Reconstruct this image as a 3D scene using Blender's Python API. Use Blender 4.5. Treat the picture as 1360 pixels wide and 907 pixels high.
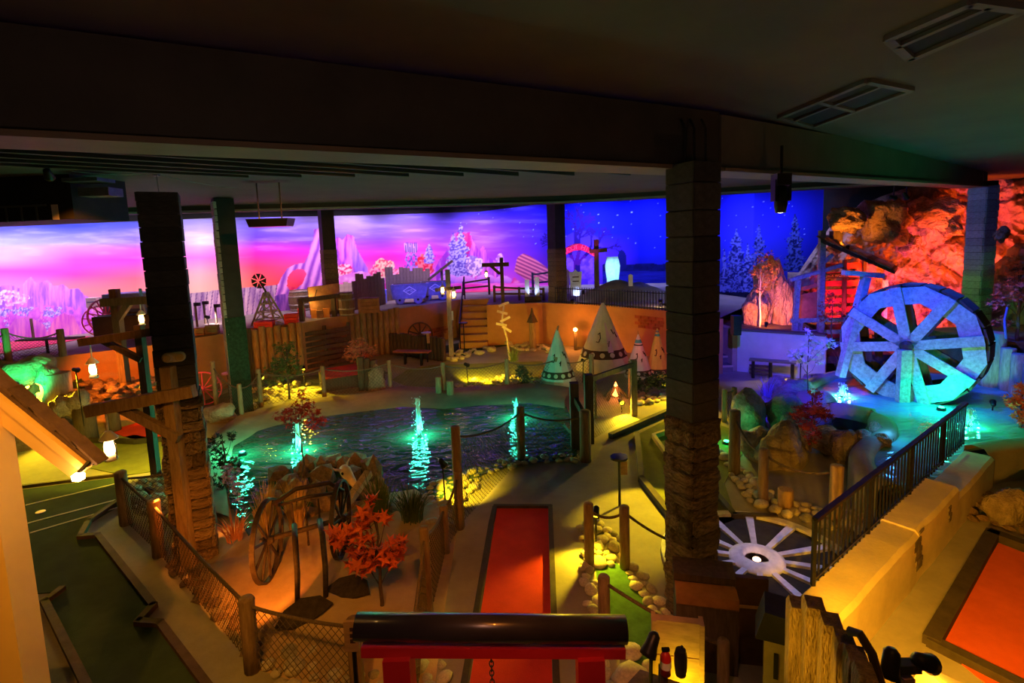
import bpy, bmesh, math, random
import numpy as np
from mathutils import Vector, Matrix, noise as mnoise, Euler
R = math.radians
for o in list(bpy.data.objects): bpy.data.objects.remove(o)
scene = bpy.context.scene
COL = scene.collection

# ------------------------------------------------------------------ camera
F, CX, CY, CAMZ = 700.0, 680.0, 402.0, 3.7
cam_d = bpy.data.cameras.new('camera')
cam = bpy.data.objects.new('camera', cam_d); COL.objects.link(cam)
cam_d.sensor_width = 36.0
cam_d.lens = F / 1360 * 36
cam_d.shift_y = -(453.5 - CY) / 1360
cam_d.clip_end = 200
CR = Matrix.Rotation(R(90 - 6.5), 3, 'X') @ Matrix.Rotation(R(-2.0), 3, 'Z')
cam.matrix_world = Matrix.Translation((0, 0, CAMZ)) @ CR.to_4x4()
scene.camera = cam

# ------------------------------------------------------------------ world, exposure
world = bpy.data.worlds.new('night_world'); scene.world = world
world.use_nodes = True
world.node_tree.nodes['Background'].inputs[0].default_value = (1.0, 0.62, 0.38, 1)
world.node_tree.nodes['Background'].inputs[1].default_value = 0.012
vs = scene.view_settings
vs.view_transform = 'Standard'; vs.look = 'None'; vs.gamma = 1.0; vs.exposure = 0.0
vs.use_curve_mapping = False

# pixel (1360x907) -> ray -> point on a plane z / at a depth y
def ray(px, py): return CR @ Vector((px - CX, -(py - CY), -F))
def P(px, py, z=0.0):
    d = ray(px, py); t = (z - CAMZ) / d.z
    return Vector((d.x * t, d.y * t, z))
def PD(px, py, depth):
    d = ray(px, py); t = depth / d.y
    return Vector((d.x * t, depth, CAMZ + d.z * t))
def proj(p):
    v = CR.transposed() @ (Vector(p) - Vector((0, 0, CAMZ)))
    return (CX + F * v.x / -v.z, CY - F * v.y / -v.z)
def hgt(base, py):
    """height above base at which the vertical through base meets image row py"""
    lo, hi = -3.0, 9.0
    for _ in range(40):
        m = (lo + hi) / 2
        if proj((base.x, base.y, base.z + m))[1] > py: lo = m
        else: hi = m
    return lo

# ------------------------------------------------------------------ large lights (house floods washing the mural)
def area_light(name, loc, target, color, power, sx, sy, spread=150):
    d = bpy.data.lights.new(name, 'AREA'); d.shape = 'RECTANGLE'; d.size = sx; d.size_y = sy
    d.energy = power; d.color = color; d.spread = R(spread)
    o = bpy.data.objects.new(name, d); COL.objects.link(o)
    o.location = loc
    o.rotation_euler = (Vector(target) - Vector(loc)).to_track_quat('-Z', 'Y').to_euler()
    return o
def spot_light(name, loc, target, color, power, angle=60, blend=0.6, radius=0.04, parent=None):
    d = bpy.data.lights.new(name, 'SPOT'); d.energy = power; d.color = color
    d.spot_size = R(angle); d.spot_blend = blend; d.shadow_soft_size = radius
    o = bpy.data.objects.new(name, d); COL.objects.link(o)
    o.location = loc
    o.rotation_euler = (Vector(target) - Vector(loc)).to_track_quat('-Z', 'Y').to_euler()
    return o
def point_light(name, loc, color, power, radius=0.03):
    d = bpy.data.lights.new(name, 'POINT'); d.energy = power; d.color = color; d.shadow_soft_size = radius
    o = bpy.data.objects.new(name, d); COL.objects.link(o); o.location = loc
    return o

# the mural: (pixel column, depth, pixel row of top edge)
MURAL = [(-90, 13.3, 303), (50, 14.5, 299), (300, 18.0, 289), (480, 21.2, 286), (640, 25.4, 281), (745, 26.4, 268), (895, 25.4, 262), (955, 19.8, 251), (1000, 18.0, 250), (1092, 16.6, 250)]
_mx = np.arange(-90, 1093.0); _md = np.interp(_mx, [m[0] for m in MURAL], [m[1] for m in MURAL])
_ms = np.convolve(np.pad(_md, 70, 'reflect', reflect_type='odd'), np.ones(141) / 141, 'valid'); _k = np.clip((850 - _mx) / 120, 0, 1); _md = _ms * _k + _md * (1 - _k)
def mural_xy(px): return PD(px, 350, float(np.interp(px, _mx, _md)))
def mural_top(px): return PD(px, float(np.interp(px, [m[0] for m in MURAL], [m[2] for m in MURAL])), float(np.interp(px, _mx, _md))).z
MLIGHTS = [(-65, (0.80, 0.70, 1.0), 40), (20, (0.82, 0.72, 1.0), 42), (110, (0.86, 0.72, 1.0), 44), (200, (1.0, 0.76, 0.95), 38), (285, (1.0, 0.76, 0.95), 38), (375, (0.9, 0.68, 1.0), 48), (465, (0.82, 0.64, 1.0), 66),
           (550, (0.78, 0.60, 1.0), 78), (640, (0.68, 0.54, 1.0), 92), (710, (0.5, 0.45, 1.0), 80), (790, (0.38, 0.4, 1.0), 170), (860, (0.32, 0.36, 1.0), 130), (985, (0.32, 0.35, 1.0), 80), (1060, (0.28, 0.32, 1.0), 50)]
for i, (px, c, pw) in enumerate(MLIGHTS):
    w = mural_xy(px); q = mural_xy(min(px + 12, 1090))
    t = Vector((q.x - w.x, q.y - w.y, 0)).normalized(); n = Vector((t.y, -t.x, 0))
    o = area_light('mural_wash', Vector((w.x, w.y, mural_top(px) + 0.12)) + n * 1.5, Vector((w.x, w.y, 2.7)), c, pw, 1.6, 0.12, 130)

# ------------------------------------------------------------------ materials
MATS = {}
def M(name, col, rough=0.8, var=0.22, scale=5.0, bump=0.25, bscale=None, metal=0.0, stretch=None, hue=0.0, rnd=0.12, spec=0.35, emis=None, estr=0.0, coat=0.0, dist=0.01, wave=None):
    """procedural material: noise-varied colour, fine relief, slight difference from object to object"""
    if name in MATS: return MATS[name]
    m = bpy.data.materials.new(name); m.use_nodes = True; nt = m.node_tree; N, L = nt.nodes, nt.links
    b = N['Principled BSDF']
    b.inputs['Roughness'].default_value = rough; b.inputs['Metallic'].default_value = metal
    b.inputs['Specular IOR Level'].default_value = spec
    if coat: b.inputs['Coat Weight'].default_value = coat
    tc = N.new('ShaderNodeTexCoord'); mp = N.new('ShaderNodeMapping')
    if stretch: mp.inputs['Scale'].default_value = stretch
    L.new(tc.outputs['Object'], mp.inputs['Vector'])
    n1 = N.new('ShaderNodeTexNoise'); n1.inputs['Scale'].default_value = scale; n1.inputs['Detail'].default_value = 6
    n1.inputs['Roughness'].default_value = 0.65
    L.new(mp.outputs[0], n1.inputs['Vector'])
    rp = N.new('ShaderNodeValToRGB')
    c = Vector(col); lo = c * (1 - var); hi = Vector([min(1, x * (1 + var) + 0.01) for x in c])
    lo = Vector((lo.x, lo.y * (1 - hue), lo.z * (1 - 2 * hue)))
    rp.color_ramp.elements[0].position = 0.3; rp.color_ramp.elements[0].color = (*lo, 1)
    rp.color_ramp.elements[1].position = 0.72; rp.color_ramp.elements[1].color = (*hi, 1)
    L.new(n1.outputs['Fac'], rp.inputs[0])
    oi = N.new('ShaderNodeObjectInfo'); mr = N.new('ShaderNodeMapRange')
    mr.inputs[3].default_value = 1 - rnd; mr.inputs[4].default_value = 1 + rnd
    L.new(oi.outputs['Random'], mr.inputs[0])
    hs = N.new('ShaderNodeHueSaturation'); L.new(mr.outputs[0], hs.inputs['Value']); L.new(rp.outputs[0], hs.inputs['Color'])
    L.new(hs.outputs[0], b.inputs['Base Color'])
    if bump:
        n2 = N.new('ShaderNodeTexNoise'); n2.inputs['Scale'].default_value = bscale or scale * 4; n2.inputs['Detail'].default_value = 5
        L.new(mp.outputs[0], n2.inputs['Vector'])
        bp = N.new('ShaderNodeBump'); bp.inputs['Strength'].default_value = bump; bp.inputs['Distance'].default_value = dist
        L.new(n2.outputs['Fac'], bp.inputs['Height']); L.new(bp.outputs[0], b.inputs['Normal'])
    if emis:
        b.inputs['Emission Color'].default_value = (*emis, 1); b.inputs['Emission Strength'].default_value = estr
    MATS[name] = m
    return m
def glow(name, col, strength):
    return M(name, (0.8, 0.8, 0.8), rough=0.4, bump=0, emis=col, estr=strength)

concrete = M('concrete', (0.30, 0.27, 0.21), 0.75, 0.25, 1.2, 0.3, 30)
conc_dark = M('dark_concrete', (0.20, 0.17, 0.13), 0.8, 0.3, 2.0, 0.4, 24)
sand = M('sand', (0.55, 0.38, 0.22), 0.95, 0.2, 2.5, 0.5, 60)
black = M('black_paint', (0.022, 0.018, 0.017), 0.7, 0.3, 2.0, 0.2, 30, rnd=0.05)
black_wall = M('black_wall_paint', (0.012, 0.011, 0.012), 0.85, 0.3, 1.0, 0.1, 20)
ceil_m = M('charcoal_ceiling_paint', (0.10, 0.085, 0.075), 0.9, 0.15, 0.7, 0.1, 30)
beam_m = M('brown_black_beam_paint', (0.055, 0.045, 0.04), 0.75, 0.2, 1.2, 0.15, 25)
stucco = M('ochre_stucco', (0.50, 0.25, 0.10), 0.9, 0.15, 1.5, 0.6, 40)
stucco_pale = M('cream_stucco', (0.62, 0.50, 0.30), 0.9, 0.15, 2.5, 0.6, 30)
stucco_white = M('white_stucco', (0.62, 0.60, 0.56), 0.9, 0.1, 2.5, 0.5, 40)
green_felt = M('green_carpet', (0.040, 0.075, 0.035), 0.95, 0.2, 3.0, 0.7, 220)
grass_felt = M('bright_green_turf', (0.05, 0.16, 0.03), 0.95, 0.3, 8.0, 0.9, 180)
olive_felt = M('olive_carpet', (0.20, 0.22, 0.04), 0.95, 0.2, 3.0, 0.7, 220)
red_felt = M('red_carpet', (0.80, 0.05, 0.02), 0.95, 0.12, 3.0, 0.6, 220)
orange_felt = M('orange_red_carpet', (0.78, 0.12, 0.02), 0.95, 0.1, 3.0, 0.6, 220)
pink_felt = M('pink_red_carpet', (0.75, 0.05, 0.14), 0.95, 0.1, 3.0, 0.6, 220)
kerb_m = M('brown_kerb_paint', (0.10, 0.055, 0.035), 0.7, 0.3, 6.0, 0.3)
kerb_dark = M('dark_timber_kerb', (0.06, 0.045, 0.03), 0.75, 0.3, 6.0, 0.3)
line_m = M('white_line_paint', (0.75, 0.72, 0.6), 0.7, 0.1, 8.0, 0.1)
post_m = M('weathered_post_timber', (0.30, 0.20, 0.11), 0.8, 0.35, 4.0, 0.5, 14, stretch=(6, 6, 1), hue=0.1)
dark_timber = M('dark_stained_timber', (0.10, 0.065, 0.04), 0.8, 0.35, 4.0, 0.5, 14, stretch=(6, 6, 1))
log_m = M('log_timber', (0.34, 0.22, 0.10), 0.85, 0.35, 4.0, 0.6, 12, stretch=(6, 6, 1), hue=0.1)
grey_timber = M('grey_weathered_timber', (0.36, 0.32, 0.28), 0.85, 0.35, 5.0, 0.7, 10, stretch=(5, 5, 1))
plank_m = M('wheel_plank_timber', (0.42, 0.40, 0.38), 0.85, 0.4, 5.0, 0.8, 9, stretch=(3, 3, 3))
rope_m = M('rope', (0.16, 0.11, 0.07), 0.9, 0.3, 60, 0.8, 120)
net_m = M('net_cord', (0.12, 0.09, 0.06), 0.9, 0.2, 20, 0)
metal_m = M('black_metal', (0.02, 0.02, 0.022), 0.4, 0.2, 10, 0.1, metal=0.6)
steel_m = M('grey_metal', (0.25, 0.24, 0.23), 0.4, 0.2, 10, 0.1, metal=0.8)
iron_m = M('rusty_iron', (0.06, 0.04, 0.03), 0.6, 0.4, 14, 0.5, metal=0.4)
stone_m = M('cladding_stone', (0.30, 0.21, 0.13), 0.85, 0.6, 5.0, 1.0, 4.5, rnd=0.35, dist=0.16)
block_m = M('black_painted_block', (0.05, 0.045, 0.042), 0.75, 0.3, 4.0, 0.5, 16, rnd=0.3)
brick_m = M('textured_pillar_brick', (0.45, 0.42, 0.36), 0.85, 0.35, 6.0, 0.8, 16, rnd=0.2, dist=0.03)
river_m = M('river_stone', (0.50, 0.44, 0.34), 0.75, 0.3, 4.0, 0.3, 20, rnd=0.35)
brown_rock = M('brown_rock', (0.30, 0.20, 0.13), 0.85, 0.4, 3.0, 0.8, 10, rnd=0.25, dist=0.05)
boulder_m = M('boulder_rock', (0.38, 0.30, 0.22), 0.85, 0.4, 1.6, 0.9, 6, rnd=0.2, dist=0.08)
mount_m = M('mountain_rock', (0.46, 0.30, 0.20), 0.9, 0.6, 1.4, 1.0, 7.0, dist=0.12)
red_paint = M('red_lacquer', (0.55, 0.012, 0.012), 0.35, 0.1, 4.0, 0.05, coat=0.3)
black_gloss = M('black_gloss_paint', (0.02, 0.016, 0.015), 0.3, 0.2, 4.0, 0.05, coat=0.4)
cream_paint = M('cream_house_paint', (0.75, 0.52, 0.22), 0.6, 0.06, 2.0, 0.1, 20)
shingle_m = M('roof_shingle', (0.10, 0.06, 0.05), 0.9, 0.4, 8.0, 0.8, 24, rnd=0.3)
white_metal = M('white_enamel', (0.8, 0.72, 0.62), 0.4, 0.1, 5, 0)
bone_m = M('bleached_bone', (0.75, 0.62, 0.42), 0.7, 0.2, 9, 0.3)
bark_m = M('bark', (0.12, 0.08, 0.06), 0.9, 0.4, 9, 0.8, 20, stretch=(4, 4, 1))
leaf_green = M('green_leaf', (0.10, 0.16, 0.04), 0.6, 0.35, 6, 0, rnd=0.2)
leaf_dark = M('dark_green_leaf', (0.03, 0.06, 0.025), 0.6, 0.35, 6, 0, rnd=0.2)
leaf_orange = M('orange_maple_leaf', (0.72, 0.13, 0.03), 0.6, 0.25, 6, 0, rnd=0.25)
leaf_red = M('red_maple_leaf', (0.42, 0.05, 0.04), 0.6, 0.3, 6, 0, rnd=0.2)
leaf_rust = M('rust_leaf', (0.55, 0.2, 0.1), 0.6, 0.35, 6, 0, rnd=0.2)
leaf_pale = M('pale_leaf', (0.6, 0.58, 0.5), 0.6, 0.2, 6, 0)
leaf_purple = M('lilac_flower', (0.45, 0.35, 0.75), 0.6, 0.2, 6, 0)
reed_m = M('dry_reed', (0.5, 0.34, 0.12), 0.8, 0.3, 5, 0)
canvas_m = M('tipi_canvas', (0.66, 0.56, 0.42), 0.9, 0.15, 3.0, 0.3, 30)
canvas_y = M('yellow_tipi_canvas', (0.55, 0.50, 0.10), 0.9, 0.15, 3.0, 0.3, 30)
canvas_w = M('white_tipi_canvas', (0.68, 0.64, 0.6), 0.9, 0.12, 3.0, 0.3, 30)
band_m = M('brown_band_paint', (0.07, 0.035, 0.02), 0.85, 0.2, 5, 0.1)
teal_band = M('teal_band_paint', (0.05, 0.30, 0.34), 0.85, 0.1, 5, 0.1)
grey_band = M('grey_band_paint', (0.22, 0.24, 0.26), 0.85, 0.1, 5, 0.1)
blue_steel = M('pale_steel_plate', (0.24, 0.24, 0.42), 0.5, 0.3, 6, 0.3, 20)
white_paint = M('white_sign_paint', (0.85, 0.85, 0.85), 0.6, 0.05, 6, 0)
tomb_m = M('pale_tombstone', (0.6, 0.62, 0.66), 0.85, 0.25, 6, 0.5, 18)
sign_m = M('sign_board', (0.42, 0.26, 0.12), 0.8, 0.25, 6, 0.3, stretch=(1, 1, 5))
mag_sign = M('magenta_sign_board', (0.75, 0.06, 0.32), 0.7, 0.15, 5, 0.2)
barrel_m = M('barrel_stave', (0.22, 0.13, 0.06), 0.7, 0.35, 5, 0.4, 14, stretch=(6, 6, 1))
hoop_m = M('barrel_hoop', (0.38, 0.34, 0.26), 0.45, 0.3, 8, 0.2, metal=0.6)
crate_m = M('crate_board', (0.40, 0.18, 0.08), 0.85, 0.3, 5, 0.4, 14)
orange_card = M('orange_box_card', (0.8, 0.28, 0.06), 0.8, 0.1, 5, 0.1)
red_card = M('red_box_card', (0.75, 0.05, 0.05), 0.8, 0.1, 5, 0.1)
wheel_white = M('white_wheel_paint', (0.72, 0.72, 0.74), 0.8, 0.25, 7, 0.4, 30)
pink_wheel = M('pink_wheel_paint', (0.75, 0.12, 0.28), 0.6, 0.15, 5, 0.1)
navy_wagon = M('blue_wagon_paint', (0.16, 0.18, 0.42), 0.7, 0.2, 5, 0.2)
hut_red = M('red_lit_board', (0.65, 0.06, 0.04), 0.7, 0.25, 5, 0.3)
pebble_m = M('gravel', (0.35, 0.30, 0.22), 0.9, 0.5, 18, 1.0, 26, dist=0.06)
hose_m = M('blue_hose', (0.15, 0.25, 0.6), 0.5, 0.1, 5, 0)

def water_mat(name, base, bumpscale, strength, rough=0.06):
    m = bpy.data.materials.new(name); m.use_nodes = True; nt = m.node_tree; N, L = nt.nodes, nt.links
    b = N['Principled BSDF']; b.inputs['Roughness'].default_value = rough
    b.inputs['IOR'].default_value = 1.33; b.inputs['Specular IOR Level'].default_value = 0.38
    tc = N.new('ShaderNodeTexCoord'); mp = N.new('ShaderNodeMapping'); mp.inputs['Scale'].default_value = (0.55, 1.0, 1)
    L.new(tc.outputs['Object'], mp.inputs[0])
    n1 = N.new('ShaderNodeTexNoise'); n1.inputs['Scale'].default_value = bumpscale; n1.inputs['Detail'].default_value = 3
    n1.inputs['Distortion'].default_value = 0.8
    L.new(mp.outputs[0], n1.inputs['Vector'])
    n2 = N.new('ShaderNodeTexNoise'); n2.inputs['Scale'].default_value = 0.5; n2.inputs['Detail'].default_value = 3
    L.new(tc.outputs['Object'], n2.inputs['Vector'])
    rp = N.new('ShaderNodeValToRGB'); c = Vector(base)
    rp.color_ramp.elements[0].position = 0.35; rp.color_ramp.elements[0].color = (*(c * 0.7), 1)
    rp.color_ramp.elements[1].position = 0.7; rp.color_ramp.elements[1].color = (*(c * 1.3), 1)
    L.new(n2.outputs['Fac'], rp.inputs[0]); L.new(rp.outputs[0], b.inputs['Base Color'])
    bp = N.new('ShaderNodeBump'); bp.inputs['Strength'].default_value = strength; bp.inputs['Distance'].default_value = 0.06
    L.new(n1.outputs['Fac'], bp.inputs['Height']); L.new(bp.outputs[0], b.inputs['Normal'])
    return m
water_main = water_mat('dark_pond_water', (0.035, 0.095, 0.062), 5.0, 1.0)
water_right = water_mat('teal_pond_water', (0.16, 0.42, 0.38), 3.5, 0.6)
jet_m = bpy.data.materials.new('fountain_water'); jet_m.use_nodes = True
_b = jet_m.node_tree.nodes['Principled BSDF']; _b.inputs['Base Color'].default_value = (0.85, 0.95, 0.95, 1); _b.inputs['Roughness'].default_value = 0.25
_b.inputs['Subsurface Weight'].default_value = 0.0; _b.inputs['Transmission Weight'].default_value = 0.25

# ------------------------------------------------------------------ mesh helpers
class MB:
    def __init__(s): s.v = []; s.f = []
    def add(s, vs, fs):
        o = len(s.v); s.v += [Vector(v) for v in vs]; s.f += [tuple(i + o for i in f) for f in fs]; return s
    def box(s, c, size, rot=None, taper=1.0):
        x, y, z = [k / 2 for k in size]; c = Vector(c)
        vs = [Vector((sx * x * (taper if sz > 0 else 1), sy * y * (taper if sz > 0 else 1), sz * z)) for sz in (-1, 1) for sy in (-1, 1) for sx in (-1, 1)]
        if rot is not None: vs = [rot @ v for v in vs]
        return s.add([v + c for v in vs], [(0, 2, 3, 1), (4, 5, 7, 6), (0, 1, 5, 4), (2, 6, 7, 3), (0, 4, 6, 2), (1, 3, 7, 5)])
    def bar(s, a, b, w, h, up=(0, 0, 1)):
        a, b = Vector(a), Vector(b); d = (b - a).normalized(); u = Vector(up)
        if abs(d.dot(u)) > 0.95: u = Vector((0, 1, 0)) if abs(d.y) < 0.9 else Vector((1, 0, 0))
        sd = d.cross(u).normalized() * w / 2; u2 = sd.normalized().cross(d) * h / 2
        vs = [p + i * sd + j * u2 for p in (a, b) for j in (-1, 1) for i in (-1, 1)]
        return s.add(vs, [(0, 1, 3, 2), (4, 6, 7, 5), (0, 4, 5, 1), (2, 3, 7, 6), (0, 2, 6, 4), (1, 5, 7, 3)])
    def tube(s, pts, r, n=8, caps=True, r2=None):
        pts = [Vector(p) for p in pts]; k = len(pts); vs = []; fs = []
        u = None
        for i, p in enumerate(pts):
            d = (pts[min(i + 1, k - 1)] - pts[max(i - 1, 0)]).normalized()
            if u is None: u = Vector((1, 0, 0)) if abs(d.x) < 0.8 else Vector((0, 1, 0))
            a = d.cross(u).normalized(); b_ = a.cross(d).normalized(); u = b_
            rr = r if r2 is None else r + (r2 - r) * i / max(1, k - 1)
            if isinstance(r, (list, tuple)): rr = r[i]
            vs += [p + (a * math.cos(t) + b_ * math.sin(t)) * rr for t in [2 * math.pi * j / n for j in range(n)]]
        for i in range(k - 1):
            for j in range(n):
                fs.append((i * n + j, i * n + (j + 1) % n, (i + 1) * n + (j + 1) % n, (i + 1) * n + j))
        if caps: fs += [tuple(range(n - 1, -1, -1)), tuple(range((k - 1) * n, k * n))]
        return s.add(vs, fs)
    def lathe(s, prof, n=16, c=(0, 0, 0), rot=None):
        vs = []; fs = []; c = Vector(c)
        for (r, z) in prof:
            for j in range(n):
                t = 2 * math.pi * j / n; v = Vector((r * math.cos(t), r * math.sin(t), z))
                vs.append((rot @ v if rot is not None else v) + c)
        k = len(prof)
        for i in range(k - 1):
            for j in range(n): fs.append((i * n + j, i * n + (j + 1) % n, (i + 1) * n + (j + 1) % n, (i + 1) * n + j))
        fs += [tuple(range(n - 1, -1, -1)), tuple(range((k - 1) * n, k * n))]
        return s.add(vs, fs)
    def prism(s, poly, z0, z1):
        n = len(poly)
        area = sum(poly[i][0] * poly[(i + 1) % n][1] - poly[(i + 1) % n][0] * poly[i][1] for i in range(n))
        if area < 0: poly = poly[::-1]
        vs = [(p[0], p[1], z0) for p in poly] + [(p[0], p[1], z1) for p in poly]
        fs = [tuple(range(n - 1, -1, -1)), tuple(range(n, 2 * n))] + [(i, (i + 1) % n, n + (i + 1) % n, n + i) for i in range(n)]
        return s.add(vs, fs)
    def plate(s, poly, o, ux, uy, th):
        """flat outline in the plane (o, ux, uy), given thickness th along ux x uy"""
        o, ux, uy = Vector(o), Vector(ux), Vector(uy); nn = ux.cross(uy).normalized() * th
        n = len(poly); a = [o + ux * p[0] + uy * p[1] for p in poly]
        vs = a + [p + nn for p in a]
        return s.add(vs, [tuple(range(n - 1, -1, -1)), tuple(range(n, 2 * n))] + [(i, (i + 1) % n, n + (i + 1) % n, n + i) for i in range(n)])
    def mesh(s, name, mat, smooth=False):
        me = bpy.data.meshes.new(name); me.from_pydata([tuple(v) for v in s.v], [], s.f); me.materials.append(mat)
        bm = bmesh.new(); bm.from_mesh(me); bmesh.ops.recalc_face_normals(bm, faces=bm.faces); bm.to_mesh(me); bm.free()
        if smooth: me.polygons.foreach_set('use_smooth', [True] * len(me.polygons))
        return me
    def build(s, name, mat, parent=None, smooth=False, base=None):
        """one mesh object. Under a parent the vertices are local to it; at top level they are world and the origin goes to the base"""
        if parent is None and base is None:
            lo = [min(v[i] for v in s.v) for i in range(3)]; hi = [max(v[i] for v in s.v) for i in range(3)]
            base = Vector(((lo[0] + hi[0]) / 2, (lo[1] + hi[1]) / 2, lo[2]))
        if base is not None:
            base = Vector(base); s.v = [v - base for v in s.v]
        o = link(name, s.mesh(name, mat, smooth), parent)
        if base is not None: o.location = base
        return o
def link(name, me, parent=None, loc=None, rot=None, scale=None):
    o = bpy.data.objects.new(name, me); COL.objects.link(o)
    if parent is not None: o.parent = parent
    if loc is not None: o.location = loc
    if rot is not None: o.rotation_euler = rot
    if scale is not None: o.scale = scale if hasattr(scale, '__len__') else (scale,) * 3
    return o
def thing(name, label, cat, loc=(0, 0, 0), rz=0.0, group=None):
    o = bpy.data.objects.new(name, None); COL.objects.link(o); o.location = loc; o.rotation_euler = (0, 0, rz)
    o.empty_display_size = 0.1
    return tag(o, label, cat, group)
def tag(o, label, cat, group=None):
    o['label'] = label; o['category'] = cat
    if group: o['group'] = group
    return o
def struct(o, label=None):
    o['kind'] = 'structure'
    if label: o['label'] = label
    return o
def stuff(o, label=None, cat=None):
    o['kind'] = 'stuff'
    if label: o['label'] = label
    if cat: o['category'] = cat
    return o
def text_part(name, body, size, mat, parent, loc, rot, depth=0.004, align='CENTER'):
    cu = bpy.data.curves.new(name, 'FONT'); cu.body = body; cu.size = size; cu.extrude = depth; cu.align_x = align; cu.align_y = 'CENTER'
    cu.materials.append(mat)
    tmp = bpy.data.objects.new(name + '_outline', cu); COL.objects.link(tmp); bpy.context.view_layer.update()
    me = bpy.data.meshes.new_from_object(tmp.evaluated_get(bpy.context.evaluated_depsgraph_get())); me.name = name
    bpy.data.objects.remove(tmp); bpy.data.curves.remove(cu)
    return link(name, me, parent, loc, rot)
def W2(px, py, z=0.0):
    p = P(px, py, z); return (p.x, p.y)
def pxpoly(pts, z=0.0): return [W2(x, y, z) for x, y in pts]
# ------------------------------------------------------------------ ground and shell
ZT = 1.5                                   # terrace level
def T(px, py): return P(px, py, ZT)
def flat(name, poly, z0, z1, mat): return MB().prism(poly, z0, z1).build(name, mat)
struct(flat('floor', [(-17, -3), (17, -3), (17, 30), (-17, 30)], -0.12, 0.0, concrete), 'olive grey concrete floor and paths of the indoor golf hall')

# back wall, black above and behind the mural
mw = []
for i in range(61):
    px = -90 + (1092 + 90) * i / 60.0
    w = mural_xy(px); mw.append(Vector((w.x, w.y, 0)))
def offset_line(pts, d):
    out = []
    for i, p in enumerate(pts):
        t = (pts[min(i + 1, len(pts) - 1)] - pts[max(i - 1, 0)]).normalized()
        out.append(p + Vector((t.y, -t.x, 0)) * d)
    return out
b = MB(); back = offset_line(mw, -0.06); back2 = offset_line(mw, -0.3)
for i in range(60):
    b.add([(q.x, q.y, z) for q in (back[i], back[i + 1], back2[i + 1], back2[i]) for z in (0, 6.2)], [(0, 1, 3, 2), (4, 5, 7, 6), (1, 3, 5, 7), (0, 2, 4, 6)])
struct(b.build('wall_back', black_wall), 'black back wall that carries the mural')
e = mw[-1]; right_end = Vector((15.6, 15.6, 0))
b = MB(); b.bar((e.x, e.y + 0.1, 3.1), (right_end.x + 0.4, right_end.y, 3.1), 0.2, 6.2); struct(b.build('wall_right_rear', black_wall), 'dark wall behind the rock mountain')
b = MB(); b.bar((right_end.x, right_end.y, 3.1), (15.6, -3, 3.1), 0.2, 6.2); struct(b.build('wall_right', black_wall), 'dark side wall on the right')
b = MB(); b.bar((mw[0].x, mw[0].y, 3.1), (mw[0].x - 0.5, -3, 3.1), 0.2, 6.2); struct(b.build('wall_left', black_wall), 'dark side wall on the left')
b = MB(); b.bar((-16, -3, 3.1), (16, -3, 3.1), 0.2, 6.2); struct(b.build('wall_front', black_wall), 'dark wall behind the viewpoint')

# ------------------------------------------------------------------ mural: one painted panel, picture and the lamp tint on it held in one colour layer
def lin(c): 
    c = np.asarray(c, float) / 255.0
    return np.where(c <= 0.04045, c / 12.92, ((c + 0.055) / 1.055) ** 2.4)
NX, NZ = 1080, 128
cols = np.linspace(-90, 1092, NX)
XY = np.array([[mural_xy(c).x, mural_xy(c).y] for c in cols])
tops = np.interp(cols, [m[0] for m in MURAL], [m[2] for m in MURAL])
ztop = np.array([PD(c, t, y).z for c, t, (x, y) in zip(cols, tops, XY)])
tt = np.linspace(0, 1, NZ)
Z = ZT - 0.02 + (ztop[:, None] - ZT + 0.02) * tt[None, :]
VX = np.repeat(XY[:, :1], NZ, 1); VY = np.repeat(XY[:, 1:], NZ, 1)
pts = np.stack([VX, VY, Z], -1).reshape(-1, 3)
CRn = np.array(CR); cc = (pts - np.array([0, 0, CAMZ])) @ CRn
X = CX + F * cc[:, 0] / -cc[:, 2]; Y = CY - F * cc[:, 1] / -cc[:, 2]      # picture coordinates of the painting
def vnoise(x, y, seed=0):
    xi = np.floor(x).astype(int); yi = np.floor(y).astype(int); fx = x - xi; fy = y - yi
    fx = fx * fx * (3 - 2 * fx); fy = fy * fy * (3 - 2 * fy)
    def h(a, b): 
        n = (a * 374761393 + b * 668265263 + seed * 2147483 + 1013) & 0x7fffffff
        n = ((n ^ (n >> 13)) * 1274126177) & 0x7fffffff
        return (n & 0xffff) / 65535.0
    return (h(xi, yi) * (1 - fx) + h(xi + 1, yi) * fx) * (1 - fy) + (h(xi, yi + 1) * (1 - fx) + h(xi + 1, yi + 1) * fx) * fy
def fbm(x, y, seed=0): return sum(vnoise(x * 2 ** k, y * 2 ** k, seed + k) / 2 ** (k + 1) for k in range(4))
def inside(pts_):
    r = np.zeros(len(X), bool); n = len(pts_)
    for i in range(n):
        (x1, y1), (x2, y2) = pts_[i], pts_[(i + 1) % n]
        if y1 == y2: continue
        c = ((y1 > Y) != (y2 > Y)) & (X < (x2 - x1) * (Y - y1) / (y2 - y1) + x1); r ^= c
    return r
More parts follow.
